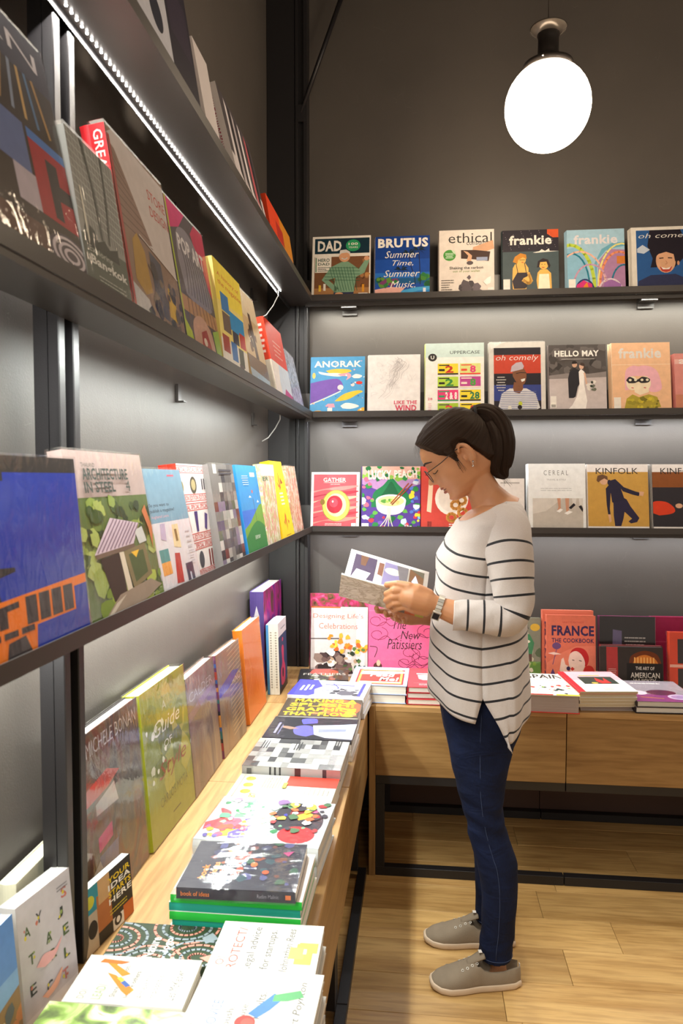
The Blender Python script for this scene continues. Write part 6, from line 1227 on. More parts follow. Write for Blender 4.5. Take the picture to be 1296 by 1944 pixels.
# trunk, a little inside the clothes
rings = []
for v, f, b, hw in TORSO[1:-2]:
    zf = Q((f + b) / 2, v).z; xf, xb = Q(f, v).x, Q(b, v).x
    rings.append(ring_xy((xf + xb) / 2, zf, (xb - xf) / 2 * (.93 if v < 1000 else .85), hw * (.90 if v < 980 else .80)))
bm_.rings(list(reversed(rings)))
# arms
ARM_N = [Q(957, 1004, -.115), Q(972, 1050, -.170), Q(978, 1115, -.190), Q(976, 1168, -.198)]
limb(bm_, ARM_N, [.034, .042, .038, .036])
FORE_N = [Q(974, 1170, -.198), Q(920, 1170, -.198), Q(862, 1163, -.196), Q(832, 1152, -.195)]
limb(bm_, FORE_N, [.037, .036, .031, .0255])
ARM_F = [Q(950, 1004, .115), Q(968, 1050, .165), Q(968, 1115, .180), Q(960, 1165, .175)]
limb(bm_, ARM_F, [.034, .041, .037, .035])
WF = Q(800, 1170, .075)
FORE_F = [Q(960, 1166, .175), Q(900, 1172, .145), Q(840, 1172, .105), WF]
limb(bm_, FORE_F, [.036, .034, .029, .0245])
def finger(mb, pts, r):
    n = len(pts); limb(mb, pts, [r * (1 - .26 * k / (n - 1)) for k in range(n)], 12)
# left hand: thumb on the inside of the page, fingers folded on the outside of the cover
limb(bm_, [Q(828, 1150, -.196), Q(806, 1141, -.203), Q(782, 1134, -.206), Q(767, 1132, -.204)], [.0245, .029, .031, .024], 18, flat=None)
limb(bm_, [Q(815, 1133, -.200), Q(790, 1122, -.208), Q(770, 1117, -.208)], [.019, .020, .014])
limb(bm_, [Q(812, 1158, -.197), Q(786, 1152, -.200), Q(770, 1149, -.198)], [.018, .0185, .014])
finger(bm_, [Q(800, 1124, -.205), Q(776, 1112, -.212), Q(754, 1108, -.205), Q(733, 1110, -.186)], .0112)
finger(bm_, [Q(772, 1120, -.208), Q(746, 1121, -.212), Q(733, 1127, -.196), Q(733, 1131, -.172)], .0096)
finger(bm_, [Q(770, 1131, -.208), Q(744, 1133, -.212), Q(732, 1140, -.194), Q(735, 1144, -.166)], .0098)
finger(bm_, [Q(770, 1142, -.206), Q(747, 1145, -.208), Q(737, 1151, -.190), Q(741, 1156, -.160)], .0094)
finger(bm_, [Q(773, 1151, -.202), Q(755, 1155, -.202), Q(747, 1160, -.184), Q(752, 1164, -.158)], .0084)
# right hand: flat under the spine, fingertips reach out towards the viewer
limb(bm_, [WF, Q(780, 1170, .055), Q(762, 1166, .035), Q(748, 1163, .02)], [.024, .026, .027, .022], 18)
limb(bm_, [Q(790, 1160, .07), Q(768, 1155, .065), Q(748, 1152, .05)], [.018, .018, .013])
for k, (u0, v0, u1, v1) in enumerate(((735, 1152, 716, 1151), (742, 1158, 733, 1159), (752, 1164, 752, 1166), (764, 1170, 768, 1172))):
    finger(bm_, [Q(u0 + 8, v0 + 2, .03), Q(u0, v0 + 8, -.005), Q(u1, v1 + 9, -.040), Q(u1 - 2, v1 + 3, -.066)], .0094 - .0004 * k)
finger(bm_, [Q(782, 1158, .075), Q(762, 1140, .082), Q(745, 1125, .080), Q(730, 1115, .072)], .0108)
# legs: row, front, back columns and half width
LEG_N = [(1330, 846, 980, .070), (1400, 856, 966, .070), (1487, 868, 955, .066), (1543, 885, 951, .055), (1603, 899, 965, .053), (1650, 911, 972, .050), (1705, 919, 972, .044), (1760, 922, 966, .036), (1810, 926, 962, .030), (1838, 926, 966, .029), (1858, 915, 972, .030)]
LEG_F = [(1330, 856, 970, .070), (1400, 862, 962, .070), (1487, 872, 953, .064), (1543, 888, 950, .053), (1603, 900, 958, .050), (1650, 906, 960, .046), (1705, 909, 955, .038), (1742, 910, 948, .031), (1765, 909, 950, .029), (1785, 900, 956, .030)]
DN, DF = -.095, .078
def leg_rings(tab, dy, grow, top=None):
    out = []
    for v, f, b, hw in tab:
        A, B = Q(f, v, dy), Q(b, v, dy)
        out.append(ring_xy((A.x + B.x) / 2, A.z, (B.x - A.x) / 2 + grow, hw + grow, dy, 24, 2.1))
    return out
bm_.rings(leg_rings(LEG_N, DN, -.006)); bm_.rings(leg_rings(LEG_F, DF, -.006))
body = remesh(bm_, 0.0029, 'body', SKIN, person, 2)

# ---- features of the face
LIPM = plain('lip', '9a5648', rough=0.4, var=0.05); BROWM = plain('brow_hair', '2a1d17', rough=0.8)
def on_face(u, y, off=0.0006):
    # find the angle whose lateral position is y on the front half
    lo, hi = 0.0, math.pi / 2
    for _ in range(30):
        m = (lo + hi) / 2
        if head_pt(m, u)[2] < abs(y): lo = m
        else: hi = m
    f = head_pt(lo, u)[0]
    return H(f + off, u, y)
MB().tube([on_face(-.0385, y, .0002) for y in [-.021 + .042 * k / 14 for k in range(15)]], [.0008 + .0016 * math.sin(math.pi * k / 14) for k in range(15)], 8).build('mouth_line', plain('mouth_dark', '6a3832', rough=0.5), body)
MB().tube([on_face(-.0315, y, -.0018) for y in [-.019 + .038 * k / 14 for k in range(15)]], [.0008 + .0034 * math.sin(math.pi * k / 14) for k in range(15)], 8).build('upper_lip', LIPM, body)
MB().tube([on_face(-.0455, y, -.0018) for y in [-.017 + .034 * k / 14 for k in range(15)]], [.0008 + .0038 * math.sin(math.pi * k / 14) for k in range(15)], 8).build('lower_lip', LIPM, body)
for sd in (-1, 1):
    MB().tube([on_face(.047 + .004 * math.sin(math.pi * k / 10) - .004 * (k / 10) ** 2, sd * (.013 + .036 * k / 10), .0006) for k in range(11)], [.0012 + .0016 * math.sin(math.pi * (.25 + .75 * k / 10)) for k in range(11)], 6).build('eyebrow', BROWM, body)
    MB().tube([on_face(.0155 - .003 * math.sin(math.pi * k / 10), sd * (.019 + .027 * k / 10), .0012) for k in range(11)], .0011, 6).build('eyelashes', BROWM, body)
    # earring: a stud and a small drop
    mb = MB()
    c0 = H(-.0075, -.022, sd * .0835)
    for c_, r in ((c0, .0026), (c0 - Vector((0, 0, .012)), .0032)):
        mb.rings([[c_ + Vector((r * math.sin(p) * math.cos(a), r * math.sin(p) * math.sin(a), r * math.cos(p))) for a in [2 * math.pi * i / 10 for i in range(10)]] for p in [.25 + 2.6 * k / 5 for k in range(6)]])
    mb.tube([c0, c0 - Vector((0, 0, .011))], .0006, 5)
    mb.build('earring', plain('silver', 'dcdad6', rough=0.15, metal=1.0), person)
# ---- hair
def hair_mat():
    m, nt, N, L, P = new_mat('dark_hair')
    at = N.new('ShaderNodeAttribute'); at.attribute_name = 'strand'
    mp = N.new('ShaderNodeMapping'); mp.inputs['Scale'].default_value = (150, 4, 1); L.new(at.outputs['Vector'], mp.inputs['Vector'])
    n = N.new('ShaderNodeTexNoise'); n.inputs['Scale'].default_value = 1.0; n.inputs['Detail'].default_value = 4
    L.new(mp.outputs[0], n.inputs['Vector'])
    r = N.new('ShaderNodeValToRGB'); r.color_ramp.elements[0].position = .32; r.color_ramp.elements[0].color = col('0d0806'); r.color_ramp.elements[1].position = .72; r.color_ramp.elements[1].color = col('33211a')
    L.new(n.outputs['Fac'], r.inputs['Fac']); L.new(r.outputs[0], P.inputs['Base Color'])
    P.inputs['Roughness'].default_value = 0.5; P.inputs['Specular IOR Level'].default_value = 0.28; P.inputs['Specular Tint'].default_value = (1, .8, .62, 1); P.inputs['Anisotropic'].default_value = 0.5
    b = N.new('ShaderNodeBump'); b.inputs['Strength'].default_value = 0.6; b.inputs['Distance'].default_value = 0.0025
    L.new(n.outputs['Fac'], b.inputs['Height']); L.new(b.outputs[0], P.inputs['Normal'])
    return m
HAIR = hair_mat()
TIE = H(-.098, .079, 0)
HLINE = [(-.10, -.078), (-.062, -.070), (-.046, -.050), (-.030, -.004), (-.022, .024), (-.008, .036), (.010, .034), (.018, .002), (.026, .004), (.036, .030), (.052, .046), (.066, .070), (.080, .094), (.11, .098)]
def set_strand(me, data):
    a = me.attributes.new('strand', 'FLOAT_VECTOR', 'POINT')
    flat_ = []
    for d in data: flat_ += list(d)
    a.data.foreach_set('vector', flat_)
NT, NU = 260, 200
V = []; S = []; FC = []; ok = []
for k in range(NU + 1):
    u = -.080 + (.1209 + .080) * k / NU
    for i in range(NT):
        th = 2 * math.pi * i / NT
        f, uu, y = head_pt(th, u)
        d = u - interp(HLINE, f)[0]
        swell = max(0.0, min(1.0, d / .022)); swell = swell * swell * (3 - 2 * swell)
        f, uu, y = head_pt(th, u, .0012 + .0105 * swell)
        p = H(f, uu + .0055 * swell * max(0, u / .12), y)
        q = p - TIE; ang = math.atan2(q.dot(HY), q.dot(HU) if abs(q.dot(HU)) > 1e-6 else 1e-6)
        g = math.sin(ang * 46 + 3 * math.sin(ang * 9)) * .0005 * swell
        p = p + (p - H(0, .02, 0)).normalized() * g
        V.append(tuple(p)); S.append((ang, q.length, 0)); ok.append(d > -.002)
for k in range(NU):
    for i in range(NT):
        j = (i + 1) % NT; ids = (k * NT + i, k * NT + j, (k + 1) * NT + j, (k + 1) * NT + i)
        if all(ok[q] for q in ids): FC.append(ids)
FC.append(tuple(NU * NT + i for i in range(NT)))
me = bpy.data.meshes.new('hair'); me.from_pydata(V, [], FC); me.materials.append(HAIR); set_strand(me, S)
for p in me.polygons: p.use_smooth = True
hair = link('hair', me, person)
# ponytail: lofted locks hanging from the tie
rg = random.Random(17)
PT = [rel(Q(893, 792)), rel(Q(908, 781)), rel(Q(928, 787)), rel(Q(944, 808)), rel(Q(951, 838)), rel(Q(952, 868)), rel(Q(952, 892)), rel(Q(962, 907))]
PR = [.016, .019, .028, .035, .036, .032, .024, .005]
def lock(path, rad, n, nm, phase):
    V = []; S = []; F_ = []; up = Vector((0, 1, 0)); m_ = 34
    # resample
    pts = []; rr = []
    for k in range(m_):
        q = k / (m_ - 1) * (len(path) - 1); i = min(int(q), len(path) - 2); t = q - i
        g = lambda j: path[max(0, min(len(path) - 1, j))]
        a, b, c, d = g(i - 1), g(i), g(i + 1), g(i + 2)
        pts.append(.5 * (2 * b + (c - a) * t + (2 * a - 5 * b + 4 * c - d) * t * t + (3 * b - a - 3 * c + d) * t ** 3)); rr.append(rad[i] + (rad[i + 1] - rad[i]) * t)
    for k in range(m_):
        tn = (pts[min(k + 1, m_ - 1)] - pts[max(k - 1, 0)]).normalized(); a = tn.cross(up).normalized()
        for i in range(n):
            an = 2 * math.pi * i / n
            r = rr[k] * (1 + .05 * math.sin(an * 13 + phase + k * .10) + .03 * math.sin(an * 29 + k * .05))
            V.append(tuple(pts[k] + a * (r * math.cos(an)) + up * (r * .92 * math.sin(an)))); S.append((an * .5 + phase, k * .012, 0))
    for k in range(m_ - 1):
        for i in range(n):
            j = (i + 1) % n; F_.append((k * n + i, k * n + j, (k + 1) * n + j, (k + 1) * n + i))
    F_.append(tuple(range(n))); F_.append(tuple((m_ - 1) * n + i for i in range(n)))
    me = bpy.data.meshes.new(nm); me.from_pydata(V, [], F_); me.materials.append(HAIR); set_strand(me, S)
    for p in me.polygons: p.use_smooth = True
    return link(nm, me, hair)
lock(PT, PR, 72, 'ponytail', 0)
lock([rel(Q(925, 800, -.02)), rel(Q(938, 830, -.03)), rel(Q(940, 862, -.03)), rel(Q(938, 888, -.026)), rel(Q(944, 902, -.02)), rel(Q(958, 909, -.018))], [.016, .02, .019, .014, .008, .002], 40, 'ponytail_lock', 1.3)
mb = MB()                                   # loose strands at the brow, temple and neck
for k in range(14):
    u0, v0 = rg.uniform(790, 800), rg.uniform(826, 848); dy = rg.uniform(-.04, .03)
    a = rel(Q(u0 + 8, v0 - 6, dy)); b = rel(Q(u0 - rg.uniform(1, 6), v0 + 5, dy)); c = rel(Q(u0 + rg.uniform(-3, 4), v0 + rg.uniform(10, 26), dy))
    mb.tube([a, (a + b) / 2 + Vector((-.001, 0, .001)), b, c], .00024, 4)
for k in range(12):
    u0 = rg.uniform(858, 866); a = H(.022 + rg.uniform(-.006, .006), .02, .0705); b = H(.026 + rg.uniform(-.01, .008), -.012 + rg.uniform(-.02, .006), .0695)
    mb.tube([a, (a + b) / 2 + HY * .002, b], .00026, 4)
for k in range(16):
    a = rel(Q(rg.uniform(944, 958), rg.uniform(885, 900), rg.uniform(-.02, .02))); b = rel(Q(rg.uniform(955, 972), rg.uniform(905, 925), rg.uniform(-.02, .02)))
    mb.tube([a, (a + b) / 2 + Vector((0, 0, -.004)), b], .00028, 4)
tag(mb.build('loose_strands', plain('strand_brown', '241813', rough=0.5), hair), kind='stuff')
mb = MB()
tc_ = rel(Q(902, 786)); ax = (PT[2] - PT[0]).normalized(); a1 = ax.cross(Vector((0, 1, 0))).normalized()
mb.tube([tc_ + a1 * (.021 * math.cos(t)) + Vector((0, 1, 0)) * (.021 * math.sin(t)) for t in [2 * math.pi * k / 24 for k in range(25)]], .0042, 8)
mb.build('hair_tie', plain('tie_black', '1a1416', rough=0.7), hair)
mb = MB(); c_ = rel(Q(905, 792, -.024))
for dz in (-.003, .003): mb.rings([[c_ + Vector((.0035 * math.sin(p) * math.cos(a), .0035 * math.sin(p) * math.sin(a), dz + .0035 * math.cos(p))) for a in [2 * math.pi * i / 10 for i in range(10)]] for p in [.25 + 2.6 * k / 5 for k in range(6)]])
mb.build('tie_bead', plain('pink_bead', 'e0789a', rough=0.25), hair)

# ---- glasses
gl = MB(); WIRE = plain('glasses_wire', '2a2220', rough=0.35, metal=0.3)
lens = MB()
for sd in (-1, 1):
    cen = (.1085, .016, sd * .033)
    pts = [H(cen[0] - .004 * abs(math.cos(t)) * (1 if math.cos(t) > 0 else 0), cen[1] + .0195 * math.sin(t), cen[2] + sd * .024 * math.cos(t)) for t in [2 * math.pi * k / 28 for k in range(29)]]
    gl.tube(pts, .0011, 6)
    lens.add([H(cen[0] - .0005, cen[1], cen[2])] + pts[:-1], [(0, 1 + k, 1 + (k + 1) % 28) for k in range(28)])
    gl.tube([H(.104, .026, sd * .057), H(.101, .027, sd * .066), H(.06, .026, sd * .0735), H(.012, .030, sd * .0775), H(-.008, .026, sd * .0765), H(-.016, .012, sd * .074)], .0012, 6)
gl.tube([H(.108, .022, -.010), H(.112, .026, 0), H(.108, .022, .010)], .0011, 6)
G = gl.build('glasses', WIRE, person)
lens.build('lens', FILM, G)

# ---- striped top
def knit(name):
    m, nt, N, L, P = new_mat(name)
    at = N.new('ShaderNodeAttribute'); at.attribute_name = 'stripe'
    fr = N.new('ShaderNodeMath'); fr.operation = 'FRACT'; L.new(at.outputs['Fac'], fr.inputs[0])
    lt = N.new('ShaderNodeMath'); lt.operation = 'LESS_THAN'; lt.inputs[1].default_value = 0.135; L.new(fr.outputs[0], lt.inputs[0])
    ge = N.new('ShaderNodeMath'); ge.operation = 'GREATER_THAN'; ge.inputs[1].default_value = -0.01; L.new(at.outputs['Fac'], ge.inputs[0])
    mu = N.new('ShaderNodeMath'); mu.operation = 'MULTIPLY'; L.new(lt.outputs[0], mu.inputs[0]); L.new(ge.outputs[0], mu.inputs[1])
    tc = N.new('ShaderNodeTexCoord'); n = N.new('ShaderNodeTexNoise'); n.inputs['Scale'].default_value = 500; n.inputs['Detail'].default_value = 2
    L.new(tc.outputs['Object'], n.inputs['Vector'])
    mx0 = N.new('ShaderNodeMix'); mx0.data_type = 'RGBA'; mx0.inputs[6].default_value = col('b9aea8'); mx0.inputs[7].default_value = col('cdc2bc'); L.new(n.outputs['Fac'], mx0.inputs[0])
    mx = N.new('ShaderNodeMix'); mx.data_type = 'RGBA'; mx.inputs[7].default_value = col('17151a')
    L.new(mu.outputs[0], mx.inputs[0]); L.new(mx0.outputs[2], mx.inputs[6]); L.new(mx.outputs[2], P.inputs['Base Color'])
    P.inputs['Roughness'].default_value = 0.85; P.inputs['Sheen Weight'].default_value = 0.15
    mp = N.new('ShaderNodeMapping'); mp.inputs['Scale'].default_value = (1, 1, .45); mp.inputs['Rotation'].default_value = (0, .5, 0); L.new(tc.outputs['Object'], mp.inputs['Vector'])
    nf = N.new('ShaderNodeTexNoise'); nf.inputs['Scale'].default_value = 14; nf.inputs['Detail'].default_value = 2; nf.inputs['Distortion'].default_value = 1.2; L.new(mp.outputs[0], nf.inputs['Vector'])
    b0 = N.new('ShaderNodeBump'); b0.inputs['Strength'].default_value = 0.35; b0.inputs['Distance'].default_value = 0.012; L.new(nf.outputs['Fac'], b0.inputs['Height'])
    b = N.new('ShaderNodeBump'); b.inputs['Strength'].default_value = 0.25; b.inputs['Distance'].default_value = 0.001
    L.new(b0.outputs[0], b.inputs['Normal'])
    L.new(n.outputs['Fac'], b.inputs['Height']); L.new(b.outputs[0], P.inputs['Normal'])
    return m
KNIT = knit('striped_knit')
def set_float(me, name, data):
    a = me.attributes.new(name, 'FLOAT', 'POINT'); a.data.foreach_set('value', data)
NC, NR = 96, 84
# columns run round the body from the near side seam through the front, the far side and the back
def lerp_tab(tab, x):
    for a, b in zip(tab, tab[1:]):
        if x <= b[0]: k = (x - a[0]) / (b[0] - a[0]); return a[1] + (b[1] - a[1]) * k
    return tab[-1][1]
V = []; ST_ = []; FC = []
TOPV = [(0, 950), (.05, 957), (.10, 972), (.15, 983), (.20, 986), (.25, 984), (.30, 986), (.35, 983), (.40, 972), (.45, 957), (.5, 950), (.62, 951), (.75, 955), (.88, 951), (1, 950)]
HEMV = [(0, 1328), (.06, 1322), (.16, 1305), (.25, 1292), (.34, 1305), (.45, 1326), (.5, 1330), (.502, 1376), (.60, 1352), (.75, 1322), (.88, 1345), (.95, 1366), (1, 1376)]
SAG = [(0, 1), (.10, .72), (.25, 0), (.40, .72), (.5, 1), (.65, .72), (.75, .5), (.85, .62), (1, 1)]
for c in range(NC + 1):
    q = c / NC; th = -math.pi / 2 - 2 * math.pi * q       # q = 0 near side, .25 front, .5 far side, .75 back
    tv, hv = lerp_tab(TOPV, q), lerp_tab(HEMV, q)
    for r in range(NR + 1):
        v = tv + (hv - tv) * r / NR
        f, b, hw = interp(TORSO, v)
        cx, sy = math.cos(th), math.sin(th)
        # th = -pi/2 -> near (-y); front (-x) at q = .25
        A, B = Q(f, v), Q(b, v)
        mx, hx = (A.x + B.x) / 2, (B.x - A.x) / 2
        e = 2.5
        X = mx + hx * math.copysign(abs(cx) ** (2 / e), cx); Y = hw * math.copysign(abs(sy) ** (2 / e), sy)
        # slit at the sides
        slit = max(0.0, (v - 1286) / 80.0)
        if q < .06: X -= slit * .045 * (1 - q / .06)
        if q > .94: X += slit * .062 * ((q - .94) / .06)
        # soft folds, stronger to the hem and under the arm
        fold = .0045 * math.sin(th * 7 + v * .012) * max(0, (v - 1120) / 200) + .003 * math.sin(th * 4 + v * .05) * max(0, 1 - abs(v - 1080) / 60)
        if v > 1180: fold += .006 * max(0, math.sin((q - .62) * 26)) * min(1, (v - 1180) / 90) * (1 if .66 < q < .93 else 0)
        X += fold * cx; Y += fold * sy
        V.append((X - PO.x, Y, A.z))
        sg = (23 + (40 - 23) * max(0, min(1, (v - 1047) / 180))) * lerp_tab(SAG, q)
        s = (v - sg - 1023) / 28.3
        ST_.append(s if s > -.3 and s < 10.3 else (-5.5 if s < 0 else 10.5))
for c in range(NC):
    for r in range(NR):
        a = c * (NR + 1) + r; FC.append((a, a + 1, a + NR + 2, a + NR + 1))
def sleeve(path, rad, s0, sp, n=40):
    base = len(V); m_ = 60; pts = []; rr = []; up = None
    for k in range(m_):
        q = k / (m_ - 1) * (len(path) - 1); i = min(int(q), len(path) - 2); t = q - i
        g = lambda j: path[max(0, min(len(path) - 1, j))]
        a, b, c, d = g(i - 1), g(i), g(i + 1), g(i + 2)
        pts.append(.5 * (2 * b + (c - a) * t + (2 * a - 5 * b + 4 * c - d) * t * t + (3 * b - a - 3 * c + d) * t ** 3)); rr.append(rad[i] + (rad[i + 1] - rad[i]) * t)
    arc = 0; side = Vector((0, 1, 0))
    for k in range(m_):
        if k: arc += (pts[k] - pts[k - 1]).length
        tn = (pts[min(k + 1, m_ - 1)] - pts[max(k - 1, 0)]).normalized()
        a = tn.cross(side).normalized(); bb = a.cross(tn).normalized()
        for i in range(n):
            an = 2 * math.pi * i / n
            r = rr[k] * (1 + .035 * math.sin(an * 3 + k * .35) + .02 * math.sin(an * 5 - k * .6))
            V.append(tuple(pts[k] + a * (r * math.cos(an)) + bb * (r * .93 * math.sin(an))))
            s = (arc - s0) / sp; ST_.append(s if s > -.3 else -5.5)
    for k in range(m_ - 1):
        for i in range(n):
            j = (i + 1) % n; FC.append((base + k * n + i, base + k * n + j, base + (k + 1) * n + j, base + (k + 1) * n + i))
SN = [rel(p) for p in (Q(947, 978, -.085), Q(962, 1004, -.125), Q(966, 1050, -.165), Q(972, 1110, -.186), Q(975, 1150, -.195), Q(962, 1172, -.198), Q(925, 1171, -.198), Q(888, 1169, -.197), Q(860, 1167, -.196))]
sleeve(SN, [.040, .057, .062, .052, .048, .047, .042, .039, .0375], .112, .0395)
SFp = [rel(p) for p in (Q(945, 978, .085), Q(958, 1004, .125), Q(962, 1050, .160), Q(966, 1110, .178), Q(966, 1150, .178), Q(940, 1170, .165), Q(895, 1172, .142), Q(845, 1168, .110), Q(822, 1164, .092))]
sleeve(SFp, [.040, .055, .060, .052, .047, .045, .040, .036, .034], .112, .0395)
me = bpy.data.meshes.new('top'); me.from_pydata(V, [], FC); me.materials.append(KNIT); set_float(me, 'stripe', ST_)
for p in me.polygons: p.use_smooth = True
top = link('striped_top', me, person)
tag(top, 'off-white knit top with thin black stripes')
sol = top.modifiers.new('thickness', 'SOLIDIFY'); sol.thickness = .0014; sol.offset = 1
# ---- jeans
def denim():
    m, nt, N, L, P = new_mat('denim')
    tc = N.new('ShaderNodeTexCoord')
    n1 = N.new('ShaderNodeTexNoise'); n1.inputs['Scale'].default_value = 9; n1.inputs['Detail'].default_value = 6
    mp = N.new('ShaderNodeMapping'); mp.inputs['Scale'].default_value = (500, 500, 90); L.new(tc.outputs['Object'], mp.inputs['Vector'])
    n2 = N.new('ShaderNodeTexNoise'); n2.inputs['Scale'].default_value = 1; n2.inputs['Detail'].default_value = 2
    L.new(tc.outputs['Object'], n1.inputs['Vector']); L.new(mp.outputs[0], n2.inputs['Vector'])
    r = N.new('ShaderNodeValToRGB'); r.color_ramp.elements[0].position = .3; r.color_ramp.elements[0].color = col('070b1b'); r.color_ramp.elements[1].position = .75; r.color_ramp.elements[1].color = col('121d3c')
    ad = N.new('ShaderNodeMath'); ad.operation = 'MULTIPLY_ADD'; ad.inputs[1].default_value = .35; L.new(n2.outputs['Fac'], ad.inputs[0])
    m2 = N.new('ShaderNodeMath'); m2.operation = 'MULTIPLY'; m2.inputs[1].default_value = .68; L.new(n1.outputs['Fac'], m2.inputs[0]); L.new(m2.outputs[0], ad.inputs[2])
    L.new(ad.outputs[0], r.inputs['Fac']); L.new(r.outputs[0], P.inputs['Base Color'])
    P.inputs['Roughness'].default_value = .85; P.inputs['Specular IOR Level'].default_value = .2
    mf = N.new('ShaderNodeMapping'); mf.inputs['Scale'].default_value = (1, 1, 2.6); L.new(tc.outputs['Object'], mf.inputs['Vector'])
    nf = N.new('ShaderNodeTexNoise'); nf.inputs['Scale'].default_value = 13; nf.inputs['Detail'].default_value = 2; nf.inputs['Distortion'].default_value = .8; L.new(mf.outputs[0], nf.inputs['Vector'])
    b0 = N.new('ShaderNodeBump'); b0.inputs['Strength'].default_value = .4; b0.inputs['Distance'].default_value = .012; L.new(nf.outputs['Fac'], b0.inputs['Height'])
    b = N.new('ShaderNodeBump'); b.inputs['Strength'].default_value = .3; b.inputs['Distance'].default_value = .001
    L.new(b0.outputs[0], b.inputs['Normal'])
    L.new(n2.outputs['Fac'], b.inputs['Height']); L.new(b.outputs[0], P.inputs['Normal'])
    return m
DENIM = denim()
JN = [(1300, 838, 992, .072), (1345, 838, 992, .076), (1400, 847, 976, .077), (1450, 857, 966, .073), (1487, 865, 958, .068), (1520, 874, 955, .062), (1543, 881, 954, .058), (1560, 885, 958, .057), (1580, 888, 964, .056), (1603, 894, 972, .056), (1634, 904, 982, .056), (1670, 911, 983, .053), (1705, 914, 981, .049), (1760, 913, 977, .043), (1790, 909, 973, .042), (1813, 910, 971, .042)]
JF = [(1300, 842, 985, .074), (1345, 846, 980, .078), (1400, 852, 970, .078), (1487, 868, 955, .066), (1543, 885, 951, .055), (1603, 897, 960, .052), (1650, 901, 962, .049), (1700, 902, 958, .043), (1744, 902, 953, .040)]
def jean_rings(tab, dy):
    out = []
    t0, t1 = tab[0][0], tab[-1][0]; n = 60
    for k in range(n + 1):
        v = t0 + (t1 - t0) * k / n; f, b, hw = interp(tab, v)
        A, B = Q(f, v, dy), Q(b, v, dy); rr = ring_xy(0, A.z, 1, 1, 0, 40, 2.15)
        cx, hx = (A.x + B.x) / 2 - PO.x, (B.x - A.x) / 2; ring = []
        for i, (x, y, z) in enumerate(rr):
            x += PO.x; a = math.atan2(y, x)
            wr = .0016 * math.sin(v * .16 + 2 * math.sin(a * 2)) * math.exp(-((v - 1548) / 38) ** 2) * 2.0
            wr += .0018 * math.sin(v * .21 + 3 * math.sin(a + .5)) * max(0, min(1, (v - 1745) / 45)) + .0012 * math.sin(v * .09 + a * 3) * (1 if v < 1500 else .5)
            ring.append((cx + (hx + wr) * x, dy + (hw + wr) * y, z))
        out.append(ring)
    return out
jm = MB()
jm.rings(jean_rings(JN, DN)); jm.rings(jean_rings(JF, DF))
pel = []
for v, f, b, hw in ((1262, 838, 985, .150), (1290, 832, 994, .160), (1330, 833, 995, .170), (1370, 840, 985, .168), (1405, 850, 970, .150)):
    A, B = Q(f, v), Q(b, v); pel.append(ring_xy((A.x + B.x) / 2, A.z, (B.x - A.x) / 2, hw, 0, 40, 2.4))
jm.rings(pel)
jeans = remesh(jm, 0.0046, 'jeans', DENIM, person, 4)
tag(jeans, 'slim dark blue jeans')
SEAM = plain('seam_thread', '6a5f52', rough=.8)
pts = []
for k in range(40):
    v = 1335 + (1805 - 1335) * k / 39; f, b, hw = interp(JN, v); a = Q((f * .54 + b * .46), v, DN); pts.append(rel(a) + Vector((0, -hw * .985 - .0008, 0)))
MB().tube(pts, .0007, 5).build('side_seam', plain('seam_blue', '33405f', rough=.8), jeans)
pk = []
for (u, v) in ((948, 1350), (950, 1378), (962, 1386), (974, 1388), (985, 1362), (986, 1345)):
    f, b, hw = interp(JN, v); A, B = Q(f, v, DN), Q(b, v, DN); x = Q(u, v, DN).x; cx = (A.x + B.x) / 2; hx = (B.x - A.x) / 2
    k = max(0.0, 1 - abs((x - cx) / hx) ** 2.15) ** (1 / 2.15); pk.append(rel((x, YP + DN - hw * k - .0035, A.z)))
MB().tube(pk, .0007, 5).build('pocket_stitch', plain('seam_blue', '33405f', rough=.8), jeans)
cuffv = [(1806, 910, 971, .0425), (1813.5, 910, 971, .0425)]
for tab, dy, v in ((JN, DN, 1806), (JF, DF, 1738)):
    f, b, hw = interp(tab, v); A, B = Q(f, v, dy), Q(b, v, dy)
    ring = ring_xy((A.x + B.x) / 2, A.z, (B.x - A.x) / 2 + .0008, hw + .0008, dy, 40, 2.15)
    MB().tube(ring + ring[:1], .0009, 5).build('cuff_stitch', plain('seam_blue', '33405f', rough=.8), jeans)
